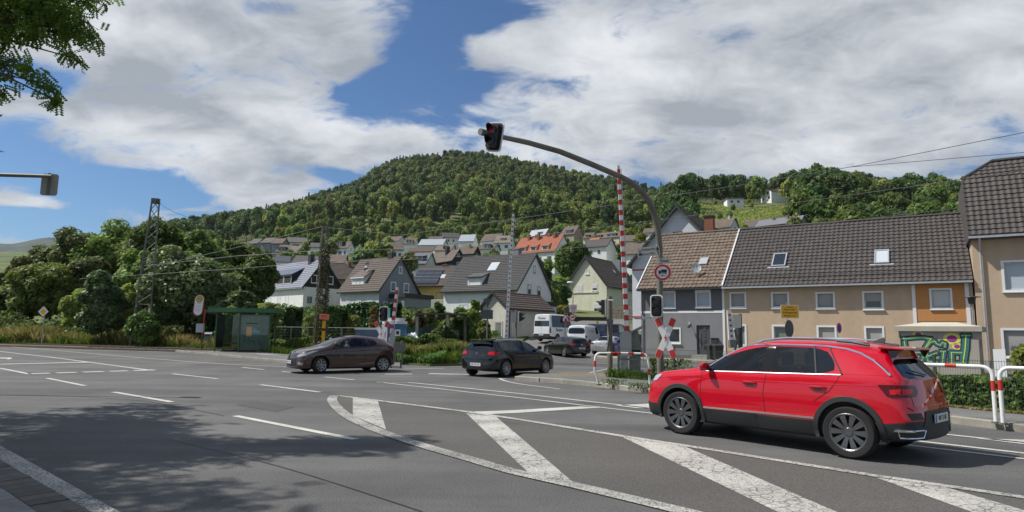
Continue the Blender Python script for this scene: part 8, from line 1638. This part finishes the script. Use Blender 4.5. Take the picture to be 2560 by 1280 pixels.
def dress_suv(s):
    c=s.cx; rw=s.r
    for side in (-1,1):
        for x in s.wx:   # arch rings
            z0=s.r+.01; n=26; m=MB(); rows=[]
            a0,a1=-28,208
            for k in range(n+1):
                a=R(a0+(a1-a0)*k/n); row=[]
                for rr,of in ((s.r+.040,-.02),(s.r+.045,.016),(s.r+.105,.018),(s.r+.118,-.01)):
                    xx=x+rr*math.cos(a); zz=max(z0+rr*math.sin(a),.24); p,nn=s.hit(xx,max(zz,.28),side)
                    y=(p.y if p is not None and abs(p.y)>s.W*.8 else side*s.W*.97); row.append((xx-c,y+side*of,zz))
                rows.append(row)
            V=[p for r_ in rows for p in r_]; m.add(V,[(k*4+i,k*4+i+1,k*4+5+i,k*4+4+i) for k in range(n) for i in range(3)],CLAD); m.build('arch_trim',s.t,smooth=True)
        s.patch([(1.27,.485),(3.02,.50),(3.02,.475),(1.27,.46)],CHR,.008,.01,side,'chrome_strip',step=.3)
        for a,b in ((1.28,2.14),(2.16,3.02)): s.patch([(a,.27),(b,.27),(b,.455),(a,.445)],CLAD,.014,.02,side,'sill_cladding',step=.2)
        # door gaps
        s.line([(1.24,.47),(1.22,.75),(1.235,1.02)],.0045,LINE,side,'panel_gap'); s.line([(2.29,.46),(2.26,.75),(2.30,1.055)],.0045,LINE,side,'panel_gap'); s.line([(3.0,.72),(3.20,.86),(3.30,1.0),(3.33,1.08)],.0045,LINE,side,'panel_gap'); s.line([(.30,.86),(.8,.925),(1.24,.935)],.003,LINE,side,'panel_gap')
        # shoulder crease highlight as a slim ridge
        s.line([(1.28,.93),(2.25,.935),(3.0,.94),(3.4,.955),(3.85,.965)],.004,s.p,side,'body_crease',off=.001)
        # window chrome line
        s.line([(1.30,1.085),(1.40,1.16),(1.60,1.30),(1.80,1.405),(1.98,1.452),(2.3,1.466),(2.8,1.466),(3.10,1.456),(3.36,1.425),(3.55,1.37),(3.72,1.28),(3.86,1.17),(3.93,1.10)],.017,CHR,side,'chrome_line',off=.004)
        s.line([(1.30,1.035),(2.3,1.058),(3.34,1.085)],.007,SATN,side,'chrome_line',off=.002)
        s.line([(3.13,1.44),(3.22,1.30),(3.36,1.09)],.011,M('window_rubber',(.05,.05,.052),.5),side,'window_frame',off=.004); s.line([(2.93,1.45),(2.98,1.25),(3.02,1.085)],.014,M('window_rubber'),side,'window_frame',off=.004)
        s.patch([(3.37,1.10),(3.22,1.335),(3.13,1.455),(3.36,1.42),(3.55,1.365),(3.72,1.275),(3.86,1.165),(3.91,1.10)],s.p,.003,.004,side,'rear_pillar')
        # handles
        for hx in (2.05,3.05):
            p,nn=s.hit(hx,.90,side); m=MB(); m.tube([(hx-.11-c,p.y+side*.004,.905),(hx-.07-c,p.y+side*.03,.912),(hx+.07-c,p.y+side*.032,.912),(hx+.11-c,p.y+side*.006,.905)],.016,s.p,8,rs=[.012,.019,.019,.012]); m.build('door_handle',s.t,smooth=True)
            s.patch([(hx+.07*math.cos(a),.895+.035*math.sin(a)) for a in [k*math.pi/6 for k in range(12)]],M('paint_red_shadow',(.20,.002,.008),.4,coat=.6),.0015,.002,side,'handle_shade')  # flat oval in darker red, shade behind the handle put into its colour
        s.mirror(1.38,1.09,s.p,side,(.075,.10,.10))
        # tail lamp
        s.patch([(3.80,.985),(3.96,.99),(4.10,.985),(4.10,.84),(3.96,.835),(3.90,.85),(3.84,.93)],TAIL,.010,.02,side,'tail_lamp',step=.05)
        s.patch([(3.93,.93),(4.04,.94),(4.04,.905),(3.99,.87),(3.94,.87)],TAILB,.014,.006,side,'lamp_segment',step=.05)
        s.patch([(.16,.84),(.22,.89),(.40,.935),(.46,.93),(.36,.84),(.22,.80)],HEADL,.008,.02,side,'headlamp',step=.05)
        # roof rail
        z=1.555; m=MB(); y=side*.56; m.tube([(2.02-c,y*1.02,1.49),(2.16-c,y,1.54),(2.5-c,y,1.572),(2.9-c,y,1.574),(3.35-c,y,1.55),(3.60-c,y,1.49)],.014,CHR,8); m.build('roof_rail',s.t,smooth=True); m=MB(); m.tube([(3.2-c,y,1.54),(3.4-c,y,1.525),(3.62-c,y,1.485)],.018,BLK,8); m.build('rail_end',s.t,smooth=True)
        s.patch([(3.98,.445),(4.14,.445),(4.14,.415),(3.95,.415)],CHR,.012,.01,side,'chrome_strip')
    # rear face
    for sy in (-1,1):
        s.patch([(sy*.86,.985),(sy*.48,.975),(sy*.46,.90),(sy*.56,.84),(sy*.86,.84)][::sy],TAIL,.008,.02,1,'tail_lamp',mode='x',step=.06)
        s.patch([(sy*.82,.94),(sy*.62,.94),(sy*.60,.905),(sy*.70,.87),(sy*.82,.87)][::sy],TAILB,.012,.006,1,'lamp_segment',mode='x',step=.06)
        s.patch([(sy*.80,.645),(sy*.55,.645),(sy*.50,.56),(sy*.76,.56)][::sy],CLAD,.006,.01,1,'reflector_recess',mode='x'); s.line([(sy*.84,.43),(sy*.50,.43),(sy*.55,.34),(sy*.80,.34),(sy*.84,.43)],.012,CHR,1,'exhaust_trim',mode='x',off=.006)
    s.patch([(-.78,.72),(.78,.72),(.70,.675),(-.70,.675)],s.p,.022,.03,1,'bumper_step',mode='x',step=.1)
    s.line([(-.66,.97),(-.66,.70),(.66,.70),(.66,.97)],.004,LINE,1,'panel_gap',mode='x')
    s.patch([(-.42,.655),(.42,.655),(.54,.47),(-.54,.47)],CLAD,.012,.02,1,'bumper_insert',mode='x',step=.1)
    p,_=s.hitx(0,.90,1); b=MB(); X=T(p.x+.012,0,.90,rz=R(90)); b.X=X; n=24; vs=[];fs=[]
    for k in range(n): a=2*math.pi*k/n; vs+=[(.062*math.cos(a),-.006,.062*math.sin(a)),(.052*math.cos(a),-.006,.052*math.sin(a))]
    for k in range(n): fs.append((2*k,(2*k+2)%(2*n),(2*k+3)%(2*n),2*k+1))
    b.add(vs,fs,CHR)
    for pts in ([(-.03,.045),(0,-.0),(.03,.045)],[(-.05,.02),(-.022,-.045),(0,0),(.022,-.045),(.05,.02)]): b.tube([(x,-.004,z) for x,z in pts],.0055,CHR,4)
    b.build('badge',s.t)
    s.plate(1,.56,0,'MK TU 88',off=.03)
    # spoiler
    m=MB(); m.add([(3.74-c,-.60,1.475),(3.74-c,.60,1.475),(4.02-c,.54,1.455),(4.02-c,-.54,1.455),(3.74-c,-.60,1.44),(3.74-c,.60,1.44),(4.02-c,.54,1.425),(4.02-c,-.54,1.425)],[(0,1,2,3),(7,6,5,4),(0,3,7,4),(1,5,6,2),(2,6,7,3)],s.p); m.build('spoiler',s.t,bevel=.015)
    m=MB(); m.add([(3.86-c,-.62,1.42),(4.0-c,-.54,1.425),(4.0-c,.54,1.425),(3.86-c,.62,1.42),(3.9-c,-.64,1.33),(3.94-c,-.60,1.33),(3.94-c,.60,1.33),(3.9-c,.64,1.33)],[(0,1,2,3),(0,4,5,1),(3,2,6,7)],BLK); m.build('spoiler_underside',s.t)
    m=MB(); m.tube([(4.10-c,0,1.10),(4.07-c,-.25,1.14),(4.03-c,-.42,1.17)],.01,BLK,5); m.build('wiper',s.t); m=MB(); m.add([(3.45-c,-.015,1.53),(3.62-c,-.02,1.52),(3.62-c,.02,1.52),(3.45-c,.015,1.53),(3.62-c,0,1.60)],[(0,1,4),(1,2,4),(2,3,4),(3,0,4)],BLK); m.build('antenna',s.t)
    s.interior(1.25,3.9,1.04,1.5,seats=((2.05,-.38),(2.05,.38)),rear=3.0)
dress_suv(suv)
def rim_contact(car,cf,cr,side,out=.82):
    """cf, cr: ground contact points of the visible wheels"""
    f=np.array(cf[:2]);r=np.array(cr[:2]); h=(f-r)/np.linalg.norm(f-r); n=np.array([h[1],-h[0]])*side   # towards the visible flank
    m=(f+r)/2-n*out; return m[0],m[1],h[0],h[1]
x,y,hx,hy=rim_contact(suv,G(1699,1084),G(2140,1149),-1,.83)
suv.place(x,y,hx,hy)
person('person driving the red car, dark hair and dark grey top, hands on the wheel',suv,2.12,-.38,.55,M('cloth_dark',(.03,.032,.04),.9),M('hair_dark',(.02,.014,.01),.7))
def hatch(kind):
    if kind=='coupe': return [(.05,.14,.16,.74,.78,.80,.80,.02,.22),(.16,.26,.3,.82,.86,.93,.80,.02,.19),(.45,.52,.54,.88,.92,.985,.80,.02,.18),(.83,.83,.82,.92,.97,1.,.82,.02,.18),(1.15,1.08,1.05,.95,1.02,1.,.84,.015,.18),(1.42,1.38,1.50,.965,1.26,1.,.76,.08,.18),(1.75,1.74,1.95,.975,1.41,1.,.73,.10,.18),(2.22,2.24,2.24,.99,1.45,1.,.725,.11,.18),(2.32,2.34,2.34,.993,1.452,1.,.725,.11,.18),(2.8,2.8,2.75,1.02,1.44,1.,.715,.115,.18),(3.18,3.2,3.05,1.07,1.41,1.,.70,.12,.2),(3.5,3.5,3.35,1.09,1.375,.99,.69,.11,.22),(3.83,3.80,3.62,1.06,1.32,.95,.68,.11,.27),(4.0,3.93,3.70,1.0,1.29,.85,.74,.13,.30)]
    if kind=='golf': return [(.05,.14,.16,.70,.74,.80,.80,.02,.22),(.16,.26,.3,.80,.84,.93,.80,.02,.19),(.45,.52,.54,.86,.90,.985,.80,.02,.18),(.86,.86,.84,.90,.95,1.,.82,.02,.18),(1.2,1.15,1.12,.93,1.0,1.,.84,.015,.18),(1.48,1.45,1.58,.94,1.25,1.,.76,.08,.18),(1.85,1.84,2.05,.945,1.405,1.,.73,.10,.18),(2.28,2.28,2.3,.95,1.45,1.,.725,.11,.18),(2.38,2.38,2.4,.953,1.452,1.,.725,.11,.18),(2.9,2.9,2.88,.965,1.445,1.,.72,.115,.18),(3.32,3.36,3.22,.985,1.425,1.,.71,.12,.2),(3.68,3.66,3.56,1.0,1.40,.99,.70,.11,.22),(4.02,3.97,3.84,.99,1.365,.95,.69,.12,.27),(4.19,4.08,3.90,.96,1.345,.87,.75,.14,.30)]
    if kind=='wagon':
        g=[list(q) for q in hatch('golf')]
        for q in g[10:]: q[0]+=.33;q[1]+=.33;q[2]+=.33
        g[10][0]-=.15;g[10][1]-=.15;g[10][2]-=.1
        for i in (9,10,11): g[i][4]+=.02
        return [tuple(q) for q in g]
    if kind=='sedan': return [(.05,.14,.16,.70,.74,.80,.80,.02,.22),(.16,.26,.3,.80,.84,.93,.80,.02,.19),(.5,.55,.56,.86,.90,.985,.80,.02,.18),(.9,.9,.9,.90,.95,1.,.82,.02,.18),(1.3,1.25,1.22,.93,1.0,1.,.84,.015,.18),(1.6,1.55,1.75,.94,1.25,1.,.76,.08,.18),(2.0,2.0,2.2,.945,1.40,1.,.73,.10,.18),(2.45,2.45,2.45,.95,1.43,1.,.725,.11,.18),(2.55,2.55,2.55,.953,1.43,1.,.725,.11,.18),(3.0,3.0,2.98,.965,1.415,1.,.72,.115,.18),(3.35,3.4,3.3,.985,1.36,1.,.70,.12,.2),(3.85,3.85,3.8,1.0,1.10,.99,.76,.03,.22),(4.3,4.3,4.28,1.0,1.05,.95,.78,.03,.27),(4.62,4.55,4.52,.95,1.0,.87,.80,.03,.30)]
def van_st(L,H,nose,cowl,zb,hood):
    return [(.05,.14,.18,hood-.12,hood-.06,.82,.82,.02,.26),(.18,.28,.32,hood-.02,hood+.04,.95,.82,.02,.22),(.5,.5,.5,hood+.02,hood+.1,1.,.84,.02,.22),(cowl,cowl-.05,cowl-.08,zb-.06,zb+.1,1.,.86,.02,.22),(cowl+.3,cowl+.3,cowl+.35,zb-.02,zb+(H-zb)*.5,1.,.86,.08,.22),(cowl+.6,cowl+.6,cowl+.75,zb,H-.12,1.,.85,.12,.22),(cowl+1.1,cowl+1.1,cowl+1.12,zb,H-.01,1.,.85,.14,.22),(cowl+1.22,cowl+1.22,cowl+1.24,zb,H,1.,.85,.14,.22),((cowl+L)/2+.2,(cowl+L)/2+.2,(cowl+L)/2+.2,zb,H,1.,.85,.14,.22),((cowl+L)/2+.32,(cowl+L)/2+.32,(cowl+L)/2+.32,zb,H,1.,.85,.14,.22),(L-.45,L-.45,L-.45,zb,H-.01,1.,.85,.14,.24),(L-.3,L-.3,L-.32,zb,H-.02,1.,.85,.14,.26),(L-.06,L-.08,L-.14,zb,H-.05,.98,.85,.14,.30),(L,L-.03,L-.1,zb,H-.09,.93,.86,.16,.33)]
def small_dress(s,side,zb,L,tail=True,plate_='',front=False,seam=(1.2,2.3,3.2),chrome=False,tl=None,rear=None,seats=True):
    for sd in (-1,1):
        for x in seam: s.line([(x,.35),(x-.02,.65),(x+.01,zb-.01)],.004,LINE,sd,'panel_gap')
        s.mirror(1.42,zb+.08,s.p,sd,(.10,.09,.15))
        if tl: s.patch([(x,z) for x,z in tl],TAIL,.008,.02,sd,'tail_lamp',step=.06)
        s.line([(1.3,zb-.13),(2.4,zb-.12),(L-.5,zb-.10)],.004,s.p,sd,'body_crease',off=.001)
        for hx in seam[1:]: 
            p,_=s.hit(hx-.18,zb-.12,sd)
            if p is not None: m=MB(); m.tube([(hx-.28-s.cx,p.y,zb-.13),(hx-.24-s.cx,p.y+sd*.03,zb-.125),(hx-.12-s.cx,p.y+sd*.03,zb-.125),(hx-.08-s.cx,p.y,zb-.13)],.013,s.p,6); m.build('door_handle',s.t)
BRN=paint('paint_brown_car',(.065,.037,.028),rough=.3,metal=.35)
br=Car('car','metallic brown three door hatchback turning at the left of the crossing',hatch('coupe'),.865,(.83,3.40),.315,dict(glass=(5,6),tint=(8,9),pillar=(7,),ws=(4,5),bulf=.13,bulr=.06),BRN,2,arch=.035); br.wheels(RIMS,8,'wide',.20,steer=R(18))
small_dress(br,-1,1.0,4.04,seam=(1.22,2.62),tl=[(3.55,1.0),(3.78,1.03),(3.93,.93),(3.93,.80),(3.8,.82)])
for sy in (-1,1):
    br.patch([(sy*.80,.76),(sy*.80,.66),(sy*.50,.60),(sy*.47,.66),(sy*.60,.73)][::sy],HEADL,.010,.02,-1,'headlamp',mode='x',step=.05); br.patch([(.12,.72),(.55,.84),(.75,.86),(.50,.76),(.30,.68),(.12,.66)],HEADL,.008,.015,sy,'headlamp',step=.05)
    br.patch([(sy*.78,.42),(sy*.62,.42),(sy*.62,.33),(sy*.76,.31)][::sy],M('fog_lamp',(.5,.5,.48),.2,.5),.008,.01,-1,'fog_lamp',mode='x')
br.patch([(-.56,.56),(.56,.56),(.50,.36),(.38,.27),(-.38,.27),(-.50,.36)],BLK,.008,.02,-1,'grille',mode='x',step=.1)
for z in (.32,.37,.47,.52): br.line([(-.5,z),(.5,z)],.008,M('grille_bar',(.06,.05,.05),.3,.6),-1,'grille_bar',mode='x',off=.014)
br.line([(-.62,.24),(0,.21),(.62,.24)],.014,BRN,-1,'lip',mode='x',off=.012); br.plate(-1,.42,0,'MK VO 4263',off=.03)
b=MB(); p,_=br.hitx(0,.66,-1); b.X=T(p.x-.012,0,.66,rz=R(-90)); n=20
b.tube([(.06*math.cos(2*math.pi*k/n),0,.034*math.sin(2*math.pi*k/n)) for k in range(n+1)],.006,CHR,4); b.tube([(-.03,0,-.02),(-.012,0,.02)],.006,CHR,4); b.tube([(.012,0,-.02),(.03,0,.02)],.006,CHR,4); b.tube([(-.02,0,0),(.02,0,0)],.006,CHR,4); b.build('badge',br.t)
br.interior(1.2,3.7,.97,1.4,seats=((1.95,-.36),(1.95,.36)),rear=2.8)
x,y,hx,hy=rim_contact(br,G(818,935),G(953,929),-1,.80); hx,hy=-.80,-.60; br.place(x,y,hx,hy)
person('person driving the brown car, short dark hair and grey top',br,2.0,-.36,.50,M('cloth_grey',(.10,.10,.11),.9),M('hair_dark'),skin=(.40,.24,.17))
BLKP=paint('paint_black_car',(.004,.0045,.006))
go=Car('car','black hatchback with lit tail lamps driving into the side street in the middle',hatch('golf'),.895,(.86,3.48),.325,dict(glass=(5,6),tint=(8,9),pillar=(7,),ws=(4,5),bulf=.13,bulr=.07,cladm=BLKP,rearglass=2),BLKP,2,arch=.035); go.wheels(RIMS,10,'twin',.21)
small_dress(go,1,.96,4.25,seam=(1.25,2.33,3.25),tl=[(3.92,.93),(4.12,.94),(4.12,.80),(3.95,.82)])
def rear_dress(c,z0,z1,yw,plz,txt,lit=True,gap=.60):
    for sy in (-1,1):
        c.patch([(sy*yw,z1),(sy*(yw-.30),z1),(sy*(yw-.33),z0+.02),(sy*yw,z0)][::sy],TAILB if lit else TAIL,.010,.02,1,'tail_lamp',mode='x',step=.06)
    c.plate(1,plz,0,txt,off=.014); c.line([(-gap,z0-.02),(-gap,plz+.10),(gap,plz+.10),(gap,z0-.02)],.004,LINE,1,'panel_gap',mode='x')
    p,_=c.hitx(0,z0+.05,1); b=MB(); b.X=T(p.x+.012,0,z0+.04,rz=R(90)); n=18; b.tube([(.05*math.cos(2*math.pi*k/n),0,.05*math.sin(2*math.pi*k/n)) for k in range(n+1)],.006,CHR,4); b.tube([(-.03,0,.035),(-.012,0,-.03),(0,0,.005),(.012,0,-.03),(.03,0,.035)],.005,CHR,4); b.build('badge',c.t)
rear_dress(go,.81,.93,.83,.46,'MK WN 442'); go.patch([(-.7,.68),(.7,.68),(.72,.655),(-.72,.655)],BLKP,.03,.04,1,'bumper_step',mode='x'); m=MB(); c=go.cx; m.add([(3.78-c,-.58,1.385),(3.78-c,.58,1.385),(4.06-c,.52,1.345),(4.06-c,-.52,1.345),(3.78-c,-.58,1.35),(3.78-c,.58,1.35),(4.06-c,.52,1.325),(4.06-c,-.52,1.325)],[(0,1,2,3),(7,6,5,4),(0,3,7,4),(1,5,6,2),(2,6,7,3)],BLKP); m.build('spoiler',go.t)
go.interior(1.25,3.9,.93,1.4,seats=((2.0,-.38),(2.0,.38)),rear=3.0); c=go.cx
hx,hy=.60,.80; a=G(1262,943); mx=a.x+hx*1.31-hy*.80; my=a.y+hy*1.31+hx*.80; go.place(mx,my,hx,hy)
wg=Car('car','black estate car waiting behind the black hatchback in the side street',hatch('wagon'),.895,(.86,3.50),.32,dict(glass=(5,6,8,9),pillar=(7,),tint=(),ws=(4,5),cladm=BLKP,bulr=.07,rearglass=2),BLKP,2,arch=.035); wg.wheels(RIMS,7,'wide',.21); small_dress(wg,-1,.96,4.56,seam=(1.25,2.33,3.25),tl=[(4.22,.93),(4.42,.94),(4.42,.80),(4.25,.82)]); rear_dress(wg,.81,.93,.83,.62,'MK PE 97'); wg.line([(1.4,.99),(2.4,.975),(3.6,1.0)],.009,SATN,-1,'chrome_line'); wg.interior(1.25,4.1,.93,1.4,rear=3.0)
hx,hy=-.42,.91; a=G(1412,894); wg.place(a.x+hx*1.30+hy*.80,a.y+hy*1.30-hx*.80,hx,hy)
SIL=paint('paint_silver_car',(.42,.43,.44),rough=.3,metal=.5)
sd=Car('car','silver saloon car standing right of the black estate car',hatch('sedan'),.90,(.93,3.72),.32,dict(glass=(5,6,8,9),pillar=(7,),tint=(),ws=(4,5,10),cladm=SIL,bulr=.06,rearglass=0),SIL,2,arch=.035); sd.wheels(RIMS,6,'wide',.21); small_dress(sd,1,.96,4.62,seam=(1.3,2.5,3.4),tl=[(4.3,.93),(4.5,.93),(4.5,.80),(4.3,.82)]); rear_dress(sd,.78,.90,.83,.68,'MK LK 310',lit=False); sd.interior(1.3,3.8,.93,1.38,rear=3.1)
p=P(1499,880,47.5); sd.place(p.x+1.2,p.y+2.3,.50,.87)
WHV=paint('paint_white_van',(.66,.67,.68),rough=.4)
def boxvan(label,st,W,wh,r,mat,cfg,name='van',level=2,lab='van'):
    v=Car(name,label,st,W,wh,r,cfg,mat,level,lab,arch=.04); v.wheels(M('rim_plain',(.16,.16,.17),.4,.6),8,'wide',.2); return v
bus=boxvan('white high roofed minibus with blue lettering farthest up the side street',van_st(5.5,2.62,.3,1.15,1.32,1.05),1.02,(.98,4.3),.35,WHV,dict(glass=(),tint=(5,6,7,8,9,10),ws=(3,4),pillar=(),bulr=.03,rearglass=0,cladm=CLAD,clad=1),'minibus')
bus.patch([(-.80,1.95),(.80,1.95),(.84,1.42),(-.84,1.42)],GLASS,.008,.01,1,'window',mode='x',step=.3)
for sy in (-1,1): bus.patch([(sy*.98,1.4),(sy*.87,1.4),(sy*.87,.78),(sy*.98,.78)][::sy],TAIL,.012,.02,1,'tail_lamp',mode='x')
bus.patch([(-.9,.72),(.9,.72),(.9,.42),(-.9,.42)],CLAD,.03,.05,1,'bumper',mode='x',step=.3); bus.plate(1,.62,0,'MK FI 55',off=.06); bus.line([(0,2.2),(0,.75)],.006,LINE,1,'panel_gap',mode='x')
LET=M('lettering_blue',(.02,.03,.09),.5); p_,_=bus.hitx(0,2.2,1); text('Fischer',.30,LET,bus.t,T(p_.x+.03,0,2.2,rz=R(90)),bold=.004); p_,_=bus.hit(4.2,1.05,1); text('Fischer',.42,LET,bus.t,T(4.0-bus.cx,p_.y+.02,1.10,rz=R(180)),bold=.006)
p=P(1362,846,56); bus.place(p.x+1.3,p.y+1.9,.60,.80); bus.t.scale=(.94,.94,.92)
kv=boxvan('small white delivery van with round edges between the minibus and the dark van',van_st(4.25,1.86,.3,1.0,1.12,.98),.91,(.88,3.58),.32,WHV,dict(glass=(5,6),tint=(),ws=(3,4),pillar=(),bulr=.04,rearglass=2,clad=0),'van')
for sy in (-1,1): kv.patch([(sy*.88,1.15),(sy*.80,1.15),(sy*.80,.75),(sy*.88,.75)][::sy],TAIL,.012,.02,1,'tail_lamp',mode='x')
kv.line([(-.12,1.6),(-.12,.5)],.006,LINE,1,'panel_gap',mode='x'); p_,_=kv.hit(2.8,1.25,1); text('Hytten',.22,M('lettering_grey',(.15,.12,.12),.6),kv.t,T(2.9-kv.cx,p_.y+.012,1.35,rz=R(180))); kv.plate(1,.6,-.2,'')
p=P(1442,872,52); kv.place(p.x+1.0,p.y+1.8,.52,.86)
dv=boxvan('large dark blue van standing across the side street behind the silver car',van_st(5.0,1.98,.3,1.1,1.2,1.05),.95,(.95,4.0),.34,paint('paint_dark_blue_van',(.02,.032,.055),rough=.35),dict(glass=(5,6),tint=(8,),ws=(3,4),pillar=(7,),bulr=.04,rearglass=2,clad=0),'van')
dv.interior(1.2,4.8,1.15,1.9,seats=((2.0,-.4),(2.0,.4)),rear=0); p=P(1545,862,54); dv.place(p.x,p.y+.6,.97,-.25)
sc_=Car('car','small blue and white hatchback half hidden behind the barrier cabinet',hatch('golf'),.86,(.86,3.4),.31,dict(glass=(5,6),tint=(8,9),pillar=(7,),ws=(4,5),bulr=.06),paint('paint_blue_car',(.03,.05,.16)),2,arch=.035); sc_.wheels(RIMS,7,'wide',.2); small_dress(sc_,1,.96,4.2,tl=[(3.92,.93),(4.12,.94),(4.12,.72),(3.95,.74)]); rear_dress(sc_,.78,.93,.83,.5,'',lit=False); p=P(1592,883,47); sc_.place(p.x-.3,p.y+2.2,.25,.97)
# ------------------------------------------------------------------ air
hz=MB(); hz.box(-6500,6500,-160,6300,-1.2,330,WELL)
me=hz.mesh('haze'); me.materials.clear(); hm=bpy.data.materials.new('haze'); hm.use_nodes=True; nt=hm.node_tree; nt.nodes.remove(nt.nodes['Principled BSDF']); pv=nt.nodes.new('ShaderNodeVolumePrincipled'); pv.inputs['Color'].default_value=(.78,.86,1,1); pv.inputs['Density'].default_value=.00004; pv.inputs['Anisotropy'].default_value=.2; nt.links.new(pv.outputs[0],nt.nodes['Material Output'].inputs['Volume']); me.materials.append(hm)
tag(link('haze',me),'thin summer haze filling the valley air','haze',kind='stuff')
